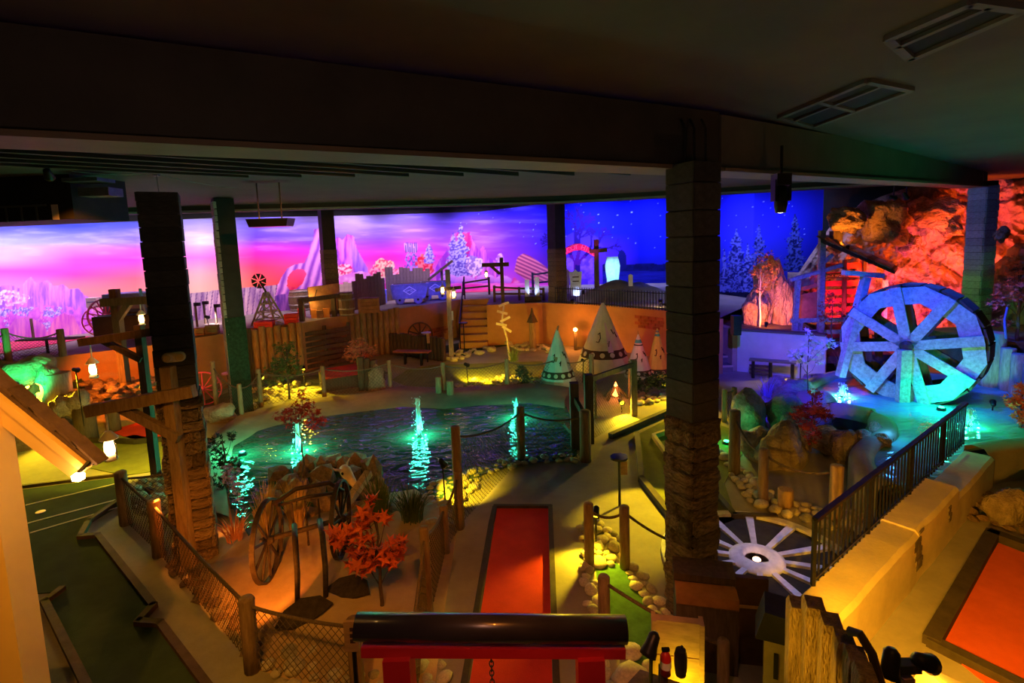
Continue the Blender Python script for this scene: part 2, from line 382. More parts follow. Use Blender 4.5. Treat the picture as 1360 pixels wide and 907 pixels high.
SKY = [(0, [(300, 100, 105, 235), (325, 175, 175, 250), (345, 225, 160, 245), (360, 255, 80, 205), (385, 250, 150, 205), (440, 180, 120, 240)]),
 (100, [(300, 80, 95, 240), (322, 150, 145, 245), (345, 245, 75, 190), (365, 255, 70, 165), (385, 255, 140, 150), (440, 190, 120, 240)]),
 (180, [(297, 100, 110, 240), (322, 130, 110, 235), (345, 235, 65, 190), (370, 255, 110, 130), (395, 255, 150, 140), (440, 220, 120, 200)]),
 (265, [(290, 180, 180, 255), (318, 215, 200, 255), (342, 255, 125, 205), (365, 255, 190, 190), (385, 255, 215, 190), (425, 240, 190, 220)]),
 (340, [(292, 110, 110, 240), (318, 110, 65, 220), (338, 235, 45, 170), (355, 255, 70, 110), (378, 255, 110, 90), (425, 225, 60, 160)]),
 (400, [(292, 170, 150, 250), (318, 120, 80, 230), (335, 235, 50, 200), (355, 255, 80, 150), (380, 255, 55, 90), (425, 150, 60, 180)]),
 (470, [(290, 200, 180, 255), (318, 140, 90, 235), (345, 245, 55, 200), (370, 255, 150, 200), (410, 235, 90, 190)]),
 (550, [(288, 130, 110, 245), (315, 160, 100, 235), (340, 255, 45, 190), (360, 255, 85, 170), (400, 225, 110, 210)]),
 (620, [(286, 90, 70, 235), (310, 150, 80, 235), (340, 195, 70, 220), (370, 235, 150, 240), (395, 240, 90, 215)]),
 (680, [(284, 60, 40, 225), (320, 115, 50, 225), (350, 165, 60, 220), (385, 245, 100, 220)]),
 (735, [(284, 18, 14, 190), (330, 25, 15, 160), (370, 90, 30, 150), (390, 120, 40, 160)]),
 (770, [(274, 10, 20, 210), (310, 30, 30, 232), (345, 120, 55, 232), (385, 95, 40, 210)]),
 (850, [(272, 5, 15, 195), (320, 10, 20, 200), (358, 14, 20, 170), (385, 10, 10, 110)]),
 (1000, [(255, 8, 20, 195), (300, 42, 42, 242), (350, 55, 62, 232), (400, 40, 50, 120)]),
 (1085, [(255, 5, 10, 120), (320, 8, 20, 150), (400, 5, 10, 60)])]  # sky colours with the lavender glow of the wash lights painted in
acc = np.zeros((len(X), 3)); ws = np.zeros(len(X))
prof = []
for x0, col in SKY:
    ys = [c[0] for c in col]; prof.append(np.stack([np.interp(Y, ys, lin(np.array(col)[:, 1:])[:, k]) for k in range(3)], -1))
xs = [s[0] for s in SKY]
C = np.zeros((len(X), 3))
for k in range(len(SKY)):
    w = np.interp(X, xs, [1.0 if j == k else 0.0 for j in range(len(SKY))]); C += w[:, None] * prof[k]
cl = fbm(X / 46.0, Y / 6.0, 3)
day = np.clip((745 - X) / 130, 0, 1) * np.clip((352 - Y) / 30, 0, 1)
C = C * (1 + (0.6 * (cl - 0.5) * day)[:, None]) + (np.clip(cl - 0.52, 0, 1) * 0.7 * day)[:, None] * lin((230, 215, 255))
def paint(mask, c1, c2=None, tex=None, a=1.0):
    c1 = lin(c1); t = tex if tex is not None else 0.5 * np.ones(len(X)); c2 = lin(c2) if c2 is not None else c1
    col = c1 + (c2 - c1) * np.clip(t, 0, 1)[:, None]
    C[mask] = C[mask] * (1 - a) + col[mask] * a
strv = fbm(X / 3.5, Y / 26.0, 7); rough_ = fbm(X / 5.0, Y / 5.0, 9); fine = vnoise(X / 2.0, Y / 2.0, 5)
sh = lambda t, k=2.4: np.clip((t - 0.5) * k + 0.5, 0, 1)
# far hills, left range, butte skyline
paint(inside([(148, 400), (158, 388), (168, 392), (178, 386), (190, 393), (200, 390), (205, 405), (148, 405)]), (250, 70, 120), (255, 100, 140), sh(rough_))
paint(inside([(330, 384), (345, 378), (360, 380), (372, 376), (385, 380), (400, 384), (430, 388), (430, 400), (330, 400)]), (235, 40, 90), (255, 70, 110), sh(rough_))
ridge = [(-95, 384), (-60, 378), (-30, 386), (0, 380), (14, 378), (26, 383), (34, 373), (41, 367), (48, 376), (56, 374), (63, 372), (71, 380), (84, 378), (92, 384), (104, 383), (112, 392), (124, 398), (124, 432), (-95, 432)]
paint(inside(ridge), (165, 95, 235), (255, 150, 230), sh(strv))
paint(inside([(-95, 405), (30, 404), (110, 408), (150, 415), (150, 470), (-95, 470)]) & (rough_ + (Y - 420) / 60 > 0.35), (205, 80, 235), (240, 130, 245), sh(rough_))
paint(((X / 30 - 0.4) ** 2 + ((Y - 396) / 10) ** 2 < 0.35 + 1.2 * rough_) & (fbm(X / 4, Y / 3, 51) > 0.42), (225, 170, 240), (255, 225, 245), sh(fine, 3))
paint((X < 85) & (Y > 408) & (Y < 440) & (fbm(X / 16, Y / 9, 21) > 0.42) & (fine > 0.3), (140, 110, 235), (225, 210, 255), sh(vnoise(X / 1.5, Y / 1.5, 55), 3))
paint(inside([(55, 455), (72, 424), (84, 416), (98, 420), (108, 440), (110, 460)]), (215, 90, 220), (255, 150, 215), sh(strv))
paint(inside([(0, 455), (18, 425), (38, 420), (60, 432), (66, 458)]), (200, 90, 225), (245, 150, 225), sh(strv))
# plank fence of the picture
pl = np.abs(((X + 0.12 * Y) / 7.0) % 1 - 0.5) > 0.40
fm = inside([(238, 392), (260, 389), (300, 384), (372, 378), (374, 416), (300, 423), (238, 430)])
paint(fm, (150, 110, 170), (225, 190, 205), sh(fbm(X / 3, Y / 22, 31))); paint(fm & pl, (125, 85, 145))
# swirled arch and spire
arch = [(366, 392), (369, 378), (374, 368), (382, 356), (392, 351), (404, 349), (411, 336), (412, 322), (416, 320), (417, 304), (426, 303), (428, 318), (431, 330), (436, 396), (366, 410)]
hole = inside([(381, 380), (382, 368), (388, 360), (396, 357), (404, 358), (407, 364), (402, 376), (394, 384), (385, 386)])
am = inside(arch) & ~hole
sw = 0.5 + 0.5 * np.sin((X - 436) * 0.55 + (Y - 300) * 0.16 + 3 * fbm(X / 14, Y / 20, 4))
paint(am, (150, 70, 195), (255, 165, 240), sw)
paint(inside([(366, 392), (436, 384), (436, 415), (366, 418)]), (85, 40, 150), (190, 110, 215), sh(strv))
paint(((X - 395) / 10) ** 2 + ((Y - 402) / 16) ** 2 < 1, (40, 30, 110))
paint((np.abs(X - 425) < 9) & (np.abs(Y - 392) < 7) & (rough_ > 0.45), (235, 30, 110))
butte = [(443, 322), (448, 314), (455, 319), (461, 311), (469, 313), (474, 330), (479, 345), (488, 356), (489, 365), (474, 362), (443, 370)]
paint(inside(butte), (150, 60, 200), (255, 130, 225), sh(strv, 3)); paint(inside([(464, 315), (474, 330), (488, 356), (489, 365), (472, 362), (466, 340)]), (150, 90, 225), (200, 130, 245), sh(strv))
paint(((X - 457) / 11) ** 2 + ((Y - 360) / 10) ** 2 < 0.4 + 1.2 * rough_, (240, 40, 120), (255, 215, 225), sh(fine, 3))
paint(inside([(443, 368), (480, 360), (530, 372), (560, 372), (560, 400), (443, 400)]), (235, 130, 220), (255, 190, 240), sh(rough_))
# autumn bushes, water tower, conifers, birch
for cx_, cy_, rx, ry, ca, cb in ((511, 357, 15, 15, (255, 90, 120), (255, 225, 190)), (498, 362, 8, 8, (250, 60, 140), (255, 180, 200)), (563, 354, 14, 16, (235, 30, 70), (255, 130, 130)), (526, 364, 9, 8, (255, 80, 110), (255, 190, 190)), (588, 358, 9, 9, (240, 120, 220), (255, 190, 240))):
    paint(((X - cx_) / rx) ** 2 + ((Y - cy_) / ry) ** 2 < 0.35 + 1.1 * rough_, ca, cb, sh(fine, 3))
paint(inside([(537, 323), (555, 324), (554, 336), (538, 335)]), (165, 120, 190), (225, 170, 225), sh(strv))
for k in range(6): paint((np.abs(X - (539 + 2.8 * k)) < 0.5) & (Y > 322) & (Y < 336), (90, 60, 140))
paint(inside([(539, 336), (554, 336), (556, 372), (536, 372)]) & ((np.abs(((X - Y * 0.5) / 7) % 1 - 0.5) < 0.2) | (np.abs(((X + Y * 0.5) / 7) % 1 - 0.5) < 0.2)), (110, 75, 165), (190, 140, 215), sh(fine))
cliff = [(566, 380), (584, 345), (592, 335), (600, 312), (611, 306), (618, 310), (624, 307), (628, 320), (636, 333), (642, 326), (648, 341), (660, 348), (664, 385), (566, 395)]
paint(inside(cliff), (165, 60, 205), (255, 130, 225), sh(strv, 3)); paint(inside([(606, 312), (611, 306), (618, 310), (624, 308), (627, 324), (620, 345), (610, 345)]), (195, 40, 130), (245, 90, 140), sh(strv, 3))
def conifer(x0, ytop, ybot, w, ca, cb, seed):
    r = (Y - ytop) / (ybot - ytop); ww = w * np.clip(r, 0, 1) ** 0.85 * (0.55 + 0.75 * vnoise(Y / 2.6, X * 0 + seed, seed))
    m = (r > 0) & (r < 1) & (np.abs(X - x0) < ww * (0.7 + 0.6 * fine))
    paint(m, ca, cb, sh(vnoise(X / 1.7, Y / 1.7, seed + 3), 3))
conifer(570, 322, 350, 8, (120, 85, 200), (200, 180, 245), 11)
conifer(602, 308, 368, 12, (105, 75, 195), (200, 180, 245), 13)
conifer(612, 294, 368, 16, (105, 80, 195), (205, 190, 248), 17)
paint((((X - 629) / 13) ** 2 + ((Y - 352) / 15) ** 2 < 0.35 + 1.0 * rough_), (160, 120, 200), (255, 225, 245), sh(fine, 3.5)); paint((np.abs(X - 629 + 0.1 * (Y - 370)) < 1.2) & (Y > 356) & (Y < 378), (250, 220, 240))
paint((((X - 664) / 6) ** 2 + ((Y - 348) / 14) ** 2 < 0.3 + 0.9 * rough_), (190, 110, 225), (250, 190, 250), sh(fine, 3))
for cx_, cy_, rr in ((596, 372, 12), (618, 374, 14), (645, 372, 13), (668, 374, 12)): paint(((X - cx_) / rr) ** 2 + ((Y - cy_) / 8) ** 2 < 1, (165, 75, 215), (245, 170, 245), np.clip((cy_ + 6 - Y) / 12, 0, 1))
lay = [(683, 360), (687, 342), (695, 336), (704, 340), (722, 352), (731, 360), (731, 376), (700, 372), (690, 366)]
paint(inside(lay), (150, 40, 110), (255, 140, 160), 0.5 + 0.5 * np.sin((Y - 0.45 * X) * 1.25))
paint(inside([(676, 380), (683, 368), (692, 376), (700, 384)]), (235, 70, 170), (255, 140, 210), sh(rough_))
paint((Y > 376) & (X > 440) & (X < 745), (240, 60, 190), (255, 140, 225), sh(fbm(X / 30, Y / 5, 41)))
# night part: moonlit haze, bare tree, tombs, hills, water, snowy firs
paint(((X - 772) / 34) ** 2 + ((Y - 350) / 44) ** 2 < 1, (95, 60, 235), None, None, 0.35)
random.seed(5)
def branch(x, y, ang, ln, w, dep):
    x2 = x + math.cos(ang) * ln; y2 = y - math.sin(ang) * ln
    d = np.abs((X - x) * math.sin(ang) + (Y - y) * math.cos(ang)); t = (X - x) * math.cos(ang) - (Y - y) * math.sin(ang)
    paint((d < w) & (t > -1) & (t < ln + 1), (40, 15, 120) if dep < 4 else (95, 20, 150))
    if dep:
        for _ in range(2 if dep > 3 else 3): branch(x2, y2, ang + random.uniform(-0.75, 0.75), ln * random.uniform(0.6, 0.85), max(0.55, w * 0.62), dep - 1)
for a, l in ((1.35, 24), (1.9, 20), (0.9, 22)): branch(764, 356, a, l, 2.6, 4)
branch(766, 385, 1.5, 32, 4.5, 0)
for cx_, cy_, w_, h_ in ((755, 352, 7, 10), (777, 352, 6, 9), (788, 350, 6, 8), (786, 368, 5, 9)):
    paint(((np.abs(X - cx_) < w_) & (Y > cy_) & (Y < cy_ + h_ * 2)) | (((X - cx_) / w_) ** 2 + ((Y - cy_) / h_) ** 2 < 1), (105, 55, 225), (160, 95, 240), sh(rough_))
paint((X > 800) & (X < 955) & (Y > 349 + 5 * vnoise(X / 12.0, X * 0, 61)), (6, 10, 80), (12, 18, 105), sh(rough_))
paint((X > 800) & (X < 955) & (Y > 360), (18, 20, 130), (30, 34, 165), sh(fbm(X / 20, Y / 2, 63)))
paint((((X - 826) / 6) ** 2 + ((Y - 345) / 14) ** 2 < 0.6 + 0.6 * rough_), (16, 16, 105))
conifer(978, 302, 392, 20, (18, 24, 110), (95, 105, 225), 71); conifer(1008, 296, 365, 14, (14, 22, 100), (85, 95, 215), 73)
conifer(993, 322, 392, 12, (20, 26, 120), (110, 120, 235), 74); conifer(1056, 282, 360, 17, (10, 16, 75), (60, 75, 170), 75); conifer(962, 330, 395, 10, (18, 24, 115), (100, 110, 230), 77)
paint((X > 955) & (Y > 388), (14, 16, 50), (30, 32, 70), sh(rough_))
rng = np.random.default_rng(3)
for _ in range(75):
    sx, sy = rng.uniform(610, 1085), rng.uniform(254, 335)
    if sx > 560: paint((np.abs(X - sx) < 0.6) & (np.abs(Y - sy) < 0.6), (130, 150, 250))
idx = np.arange(NX * NZ).reshape(NX, NZ)
me = bpy.data.meshes.new('mural')
q = np.stack([idx[:-1, :-1], idx[1:, :-1], idx[1:, 1:], idx[:-1, 1:]], -1).reshape(-1, 4)
me.vertices.add(len(pts)); me.vertices.foreach_set('co', pts.ravel())
me.loops.add(q.size); me.loops.foreach_set('vertex_index', q.ravel())
me.polygons.add(len(q)); me.polygons.foreach_set('loop_start', np.arange(0, q.size, 4)); me.polygons.foreach_set('loop_total', np.full(len(q), 4))
me.update(); me.validate()
at = me.color_attributes.new('painting', 'FLOAT_COLOR', 'POINT')
at.data.foreach_set('color', np.concatenate([np.clip(C, 0, 1), np.ones((len(C), 1))], 1).astype(np.float32).ravel())
mm = bpy.data.materials.new('lit_mural_paint'); mm.use_nodes = True
ca = mm.node_tree.nodes.new('ShaderNodeVertexColor'); ca.layer_name = 'painting'
mm.node_tree.links.new(ca.outputs[0], mm.node_tree.nodes['Principled BSDF'].inputs['Base Color'])
mm.node_tree.nodes['Principled BSDF'].inputs['Roughness'].default_value = 0.85; mm.node_tree.nodes['Principled BSDF'].inputs['Specular IOR Level'].default_value = 0.1
me.materials.append(mm)
tag(link('mural', me), 'long painted mural of desert buttes at sunset turning to starry night', 'mural')

# ------------------------------------------------------------------ terrace with its stucco front
FR = [(-150, 500), (75, 474), (205, 458), (258, 449), (300, 443), (337, 435), (402, 429), (450, 420), (530, 410), (612, 397.5)]
FR2 = [(646, 405), (720, 402), (800, 405), (880, 412), (952, 424)]
front1 = [T(*p) for p in FR]; front2 = [T(*p) for p in FR2]
s_in = T(612, 397.5); f20 = front2[0]
notch = [Vector((s_in.x + 0.1, s_in.y + 0.1, ZT)), Vector((f20.x + 0.03, s_in.y + 0.1, ZT))]
line = front1 + notch + front2
poly = [(p.x, p.y) for p in line] + [(p.x, p.y) for p in reversed(mw) if p.x < 8.6]
from mathutils.geometry import tessellate_polygon
me = bpy.data.meshes.new('terrace_deck'); me.from_pydata([(x, y, ZT) for x, y in poly], [], [tuple(t_) for t_ in tessellate_polygon([[Vector((x, y, 0)) for x, y in poly]])]); me.materials.append(M('terrace_paving', (0.22, 0.17, 0.15), 0.85, 0.2, 1.5, 0.3, 20))
struct(link('floor_terrace', me), 'raised terrace floor running along the mural')
b = MB()
for a, c in zip(line, line[1:]):
    d = (c - a).normalized(); n = Vector((-d.y, d.x, 0)) * 0.22
    b.add([(a.x, a.y, 0), (c.x, c.y, 0), (c.x, c.y, ZT), (a.x, a.y, ZT), (a.x + n.x, a.y + n.y, 0), (c.x + n.x, c.y + n.y, 0), (c.x + n.x, c.y + n.y, ZT - 0.01), (a.x + n.x, a.y + n.y, ZT - 0.01)],
          [(0, 1, 2, 3), (4, 7, 6, 5), (3, 2, 6, 7), (0, 4, 5, 1), (0, 3, 7, 4), (1, 5, 6, 2)])
struct(b.build('wall_terrace', stucco), 'orange stucco retaining wall below the mural terrace')
# stair in the notch
st = thing('stair', 'orange stucco stair climbing to the terrace beside the teepee yard', 'stair', (0, 0, 0))
x0, x1 = notch[0].x + 0.02, f20.x + 0.0; ty = (s_in.y - f20.y + 0.5) / 7
for k in range(7):
    y0 = f20.y - 0.4 + k * ty
    MB().box(((x0 + x1) / 2, (y0 + s_in.y + 0.08) / 2, ZT / 7 * (k + 0.5)), (x1 - x0, s_in.y + 0.08 - y0, ZT / 7)).build('step', stucco, st)
hp = [Vector((x0 + 0.05, f20.y - 0.4, 0.9)), Vector((x0 + 0.05, s_in.y, ZT + 0.9))]
MB().tube(hp, 0.03, 6).tube([(hp[0].x, hp[0].y, 0), hp[0]], 0.025, 6).tube([(hp[1].x, hp[1].y, ZT), hp[1]], 0.025, 6).build('handrail', metal_m, st)

# ------------------------------------------------------------------ ceiling, beams, soffits
ZB = 4.35
struct(flat('ceiling', [(-17, -3.2), (17, -3.2), (17, 14.5), (-17, 14.5)], 4.92, 5.05, ceil_m), 'dark painted ceiling over the near half of the hall')
struct(flat('ceiling_rear', [(-17, 14.5), (17, 14.5), (17, 30), (-17, 30)], 6.2, 6.3, black_wall), 'black ceiling over the mural terrace')
A0, A1 = P(0, 172, ZB), P(945, 222, ZB)
dA = (A1 - A0).normalized(); nA = Vector((-dA.y, dA.x, 0))
GR = math.atan2(dA.y, dA.x)                           # direction of the building grid
a, c = A0 - dA * 3.0, A1 + dA * 0.1
b = MB(); b.bar(a + nA * 0.2 + Vector((0, 0, 0.26)), c + nA * 0.2 + Vector((0, 0, 0.26)), 0.4, 0.52); o = struct(b.build('trim_1', beam_m), 'deep dark beam crossing the near ceiling')
b = MB(); b.bar(a + nA * 0.16 + Vector((0, 0, -0.02)), c + nA * 0.16 + Vector((0, 0, -0.02)), 0.42, 0.035); struct(b.build('trim_2', M('beam_flange', (0.20, 0.14, 0.10), 0.6, 0.1, 3, 0.1)), 'thin brown flange under the near beam')
R1 = PD(1306, 246, 12.2)
a2, c2 = A1 + dA * 0.1, R1
b = MB(); b.bar(a2 + nA * 0.2 + Vector((0, 0, 0.25)), c2 + Vector((0, 0.2, 0.25)), 0.4, 0.5); struct(b.build('trim_3', M('grey_beam_paint', (0.16, 0.14, 0.12), 0.7, 0.15, 1.5, 0.1)), 'grey beam from the centre pillar to the right pillar')
b = MB(); b.bar(a2 + nA * 0.16 + Vector((0, 0, -0.02)), c2 + Vector((0, 0.16, -0.02)), 0.42, 0.035); struct(b.build('trim_4', MATS['beam_flange']), 'flange under the right beam')
# header in front of the mural
H = [P(-160, 293, 4.75), P(745, 270, 4.75), P(960, 258, 4.75)]
H.append(H[-1] + (H[-1] - H[-2]).normalized() * 5)
b = MB()
for p, q in zip(H, H[1:]): b.bar(p + Vector((0, 0.15, 0.8)), q + Vector((0, 0.15, 0.8)), 0.3, 1.6)
struct(b.build('trim_5', beam_m), 'long dark header beam above the mural')
b = MB()
for p, q in zip(H, H[1:]): b.bar(p + Vector((0, -0.02, 0.03)), q + Vector((0, -0.02, 0.03)), 0.05, 0.05)
struct(b.build('trim_6', M('header_lip', (0.30, 0.28, 0.26), 0.6, 0.1, 3, 0)), 'pale metal lip along the header beam')
for k in range(9):                                      # ceiling joists
    p = P(30 + 95 * k, 215, 4.86)
    b = MB(); b.bar(p - Vector((1.9, 1.6, 0)), p + Vector((1.9, 1.6, 0)), 0.07, 0.12); struct(b.build('trim_joist', M('joist_paint', (0.04, 0.055, 0.045), 0.7, 0.1, 3, 0.1)), 'dark joist under the near ceiling')
# ceiling recesses on the right
def recess(name, quad, label, bars):
    t = thing(name, label, 'vent', tuple(P(*quad[0], 4.9)))
    base = t.location
    pts_ = [P(*q, 4.905) - base for q in quad]
    ctr = sum(pts_, Vector()) / 4
    bb = MB()
    for i in range(4): bb.bar(pts_[i], pts_[(i + 1) % 4], 0.06, 0.04)
    bb.build('frame', M('vent_frame', (0.14, 0.12, 0.11), 0.7, 0.1, 3, 0), t)
    MB().add([p + Vector((0, 0, 0.004)) for p in pts_], [(0, 1, 2, 3)]).build('dark_opening', black_wall, t)
    for k in range(bars):
        f = (k + 1) / (bars + 1); MB().bar(pts_[0].lerp(pts_[1], f), pts_[3].lerp(pts_[2], f), 0.05, 0.04).build('slat', MATS['vent_frame'], t)
    m2 = [(pts_[0] + pts_[3]) / 2, (pts_[1] + pts_[2]) / 2]; MB().bar(m2[0] * 0.72 + pts_[0] * 0.28, m2[1] * 0.72 + pts_[1] * 0.28, 0.04, 0.04).build('slat', MATS['vent_frame'], t)
recess('ceiling_vent', [(1036, 155), (1152, 107), (1210, 119), (1080, 168)], 'dark slatted ceiling vent above the right beam', 1)
recess('ceiling_hatch', [(1180, 50), (1290, 2), (1360, 12), (1210, 77)], 'dark open ceiling hatch at the upper right corner', 0)
# duct box at upper left
t = thing('duct_box', 'dark ventilation duct with a grille at the upper left corner', 'duct', tuple(P(52, 300, 4.2)))
p0, p1 = P(-160, 308, 4.2) - t.location, P(104, 297, 4.2) - t.location
MB().bar(p0 + Vector((0, 0.5, 0.42)), p1 + Vector((0, 0.5, 0.42)), 1.0, 0.7).build('casing', black, t)
for k in range(7):
    q = p0.lerp(p1, 0.36 + k * 0.075); MB().box(q + Vector((0, -0.012, 0.17)), (0.02, 0.02, 0.22)).build('grille_bar', M('grille_bar', (0.12, 0.11, 0.1), 0.6, 0.1, 3, 0), t)
MB().bar(p0.lerp(p1, 0.3) + Vector((0, -0.01, 0.29)), p0.lerp(p1, 0.86) + Vector((0, -0.01, 0.29)), 0.02, 0.03).build('grille_frame', MATS['grille_bar'], t)
MB().box(p0.lerp(p1, 0.9) + Vector((0, -0.012, 0.18)), (0.09, 0.02, 0.22)).build('grille_tab', white_metal, t)

# ------------------------------------------------------------------ pillars
def stone_proto(seed, bev=0.1, jit=0.05):
    random.seed(seed)
    bm = bmesh.new(); bmesh.ops.create_cube(bm, size=1.0)
    bmesh.ops.bevel(bm, geom=bm.edges[:], offset=bev, segments=1, affect='EDGES')
    for v in bm.verts: v.co += Vector([random.uniform(-jit, jit) for _ in range(3)])
    me = bpy.data.meshes.new('stone'); bm.to_mesh(me); bm.free(); return me
STONES = []
for k in range(6): me = stone_proto(k, 0.1, 0.05); me.materials.append(stone_m); STONES.append(me)
BLOCKS = []
for k in range(3): me = stone_proto(20 + k, 0.03, 0.012); me.materials.append(block_m); BLOCKS.append(me)
BRICKS = []
for k in range(4): me = stone_proto(40 + k, 0.06, 0.03); me.materials.append(brick_m); BRICKS.append(me)
DBRICKS = []
for k in range(4): me = stone_proto(60 + k, 0.06, 0.03); me.materials.append(M('shaded_pillar_brick', (0.16, 0.11, 0.07), 0.85, 0.35, 6.0, 0.8, 16, rnd=0.2, dist=0.03)); DBRICKS.append(me)  # darker copy of the brick, shade on the far pillars put into its colour
def courses(parent, w, z0, z1, h, protos, name, nper, seed, proud=0.035, faces=(0, 1, 2, 3)):
    random.seed(seed); z = z0
    while z < z1 - 0.03:
        hh = min(h * random.uniform(0.8, 1.2), z1 - z)
        for f in faces:
            rot = Matrix.Rotation(f * math.pi / 2, 3, 'Z')
            n = random.choice(nper); cuts = [0] + sorted(random.uniform(0.3, 0.7) if n == 2 else (k + 1) / n for k in range(n - 1)) + [1]
            for a_, b_ in zip(cuts, cuts[1:]):
                pr = proud * random.uniform(0.6, 1.5); cx_ = (a_ + b_ - 1) / 2 * w
                c_ = rot @ Vector((cx_, -w / 2 + 0.02 - pr / 2, 0))
                link(name, random.choice(protos), parent, (c_.x, c_.y, z + hh / 2), (0, 0, f * math.pi / 2), ((b_ - a_) * w * 0.985 + (0.03 if n == 1 else 0), 0.06 + pr, hh * 0.95))
        z += hh
def pillar(label, base, w, ztop, zclad, clad, rz, name='pillar'):
    t = thing(name, label, 'pillar', tuple(base), rz)
    MB().box((0, 0, (ztop - base.z) / 2), (w, w, ztop - base.z)).build('shaft', black, t)
    return t
pc = pillar('black pillar with carved stone base in front of the floor wheel', P(918, 812), 0.30, ZB, 2.1, None, GR)
courses(pc, 0.30, 0.0, hgt(P(918, 812), 552), 0.13, STONES, 'stone', (1, 1, 2), 3)
courses(pc, 0.30, hgt(P(918, 812), 552), ZB, 0.2, BLOCKS, 'block', (1,), 4, 0.012)
pl_ = P(262, 736); p1t = pillar('black pillar with stone base and oval emergency light', pl_, 0.36, 4.4, 2, None, GR)
z1c = hgt(pl_, 520)
courses(p1t, 0.36, 0.0, z1c, 0.13, STONES, 'stone', (1, 1, 2), 5)
courses(p1t, 0.36, z1c, 4.4, 0.17, BLOCKS, 'block', (1,), 6, 0.012)
p2 = P(322, 545); p2t = pillar('tall square pillar with green lit face behind the rope fence', p2, 0.40, 4.9, 2, None, GR + 0.12)
courses(p2t, 0.40, 0, 4.85, 0.16, BRICKS, 'brick', (1,), 7, 0.012, faces=(3,))
MB().box((0, -0.212, hgt(p2, 420) / 2), (0.42, 0.02, hgt(p2, 420))).build('green_lit_sheet', M('green_lit_paint', (0.012, 0.045, 0.022), 0.9, 0.5, 14, 1.0, 30), p2t)  # sheet carrying the green light of the lower face in its colour
p3 = PD(441, 400, 18.0); p3 = Vector((p3.x, p3.y, ZT)); p3t = pillar('slim dark pillar standing between the two barrels', p3, 0.42, 6.0, 2, None, GR + 0.1)
courses(p3t, 0.42, 0, 2.2, 0.17, DBRICKS, 'brick', (1,), 8, 0.012, faces=(3, 0))
p4 = PD(741, 400, 19.2); p4 = Vector((p4.x, p4.y, ZT)); p4t = pillar('dark pillar between the pink cliff and the graveyard', p4, 0.46, 6.0, 2, None, GR + 0.1)
courses(p4t, 0.46, 0, hgt(p4, 330), 0.17, DBRICKS, 'brick', (1,), 9, 0.012, faces=(0, 3))
p5 = PD(1293, 460, 12.4); p5 = Vector((p5.x, p5.y, 0)); p5t = pillar('stone block pillar lit green and blue beside the waterwheel', p5, 0.36, R1.z + 0.1, 2, None, GR - 0.25)
courses(p5t, 0.36, 0, R1.z, 0.15, BRICKS, 'brick', (1,), 10, 0.02)
# emergency light on the pillar
el = thing('emergency_light', 'oval cream emergency light fixed to the black pillar', 'light', tuple(pl_ + Vector((0, 0, hgt(pl_, 472)))), GR)
MB().lathe([(0.0, 0), (0.055, 0.0), (0.06, 0.02), (0.05, 0.05), (0, 0.055)], 14, (-0.06, -0.21, 0.02), Matrix.Rotation(R(90), 3, 'X')).lathe([(0.0, 0), (0.055, 0.0), (0.06, 0.02), (0.05, 0.05), (0, 0.055)], 14, (0.06, -0.21, 0.02), Matrix.Rotation(R(90), 3, 'X')).box((0, -0.23, 0.02), (0.12, 0.05, 0.11)).build('housing', M('cream_plastic', (0.8, 0.66, 0.42), 0.4, 0.05, 4, 0), el, True)
for s in (-1, 1): MB().lathe([(0, 0), (0.036, 0), (0.036, 0.012), (0, 0.016)], 14, (0.065 * s, -0.262, 0.02), Matrix.Rotation(R(90), 3, 'X')).build('lamp_lens', M('lens_plastic', (0.65, 0.45, 0.2), 0.2, 0.1, 4, 0), el)

# ------------------------------------------------------------------ ponds
def water(name, poly, z, mat, label):
    bm = bmesh.new(); vv = [bm.verts.new((x, y, 0)) for x, y in poly]; f = bm.faces.new(vv)
    if f.calc_area() and f.normal.z < 0: f.normal_flip()
    bmesh.ops.triangulate(bm, faces=bm.faces[:]); me = bpy.data.meshes.new(name); bm.to_mesh(me); bm.free(); me.materials.append(mat)
    for p_ in me.polygons:
        if p_.normal.z < 0: p_.flip()
    o = link(name, me, None, (0, 0, z)); o['kind'] = 'stuff'; o['label'] = label; o['category'] = 'water'; return o
ZW = 0.03
POND = [(300, 660), (296, 620), (308, 592), (340, 572), (400, 556), (470, 548), (530, 540), (590, 543), (640, 538), (700, 534), (752, 540), (766, 570), (766, 606), (735, 612), (690, 615), (640, 630), (612, 652), (570, 668), (520, 690), (430, 700), (330, 712)]
water('pond_water', pxpoly(POND, ZW), ZW, water_main, 'dark rippled water of the large pond with three fountains')
# moulded concrete bank on the far and left side
bank_out = [(262, 690), (262, 625), (285, 582), (320, 558), (390, 538), (470, 528), (540, 518), (600, 522), (650, 517), (700, 515), (760, 520)]
bank_in = [(312, 690), (305, 625), (318, 596), (345, 577), (405, 562), (475, 553), (535, 546), (590, 549), (640, 544), (700, 541), (750, 548)]
b = MB(); n = len(bank_out); K = 6
rows = []
for i in range((n - 1) * 4 + 1):
    u = i / 4; k = min(int(u), n - 2); f = u - k
    po = P(*bank_out[k]).lerp(P(*bank_out[k + 1]), f); pi = P(*bank_in[k]).lerp(P(*bank_in[k + 1]), f)
    r = []
    for j in range(K + 1):
        t = j / K; p = po.lerp(pi, t); h = 0.17 * (1 - t) ** 0.8 * (0.75 + 0.5 * mnoise.noise(p * 0.9)) - 0.02 * t + 0.03
        if j == 0: h = 0.0
        if j == 1: p = po.lerp(pi, 0.08)
        p = p + Vector((0.1 * mnoise.noise(p * 1.3 + Vector((9, 0, 0))), 0, 0)); r.append((p.x, p.y, max(h, 0) if j < K else -0.02))
    rows.append(r)
b.v = [Vector(v) for r in rows for v in r]
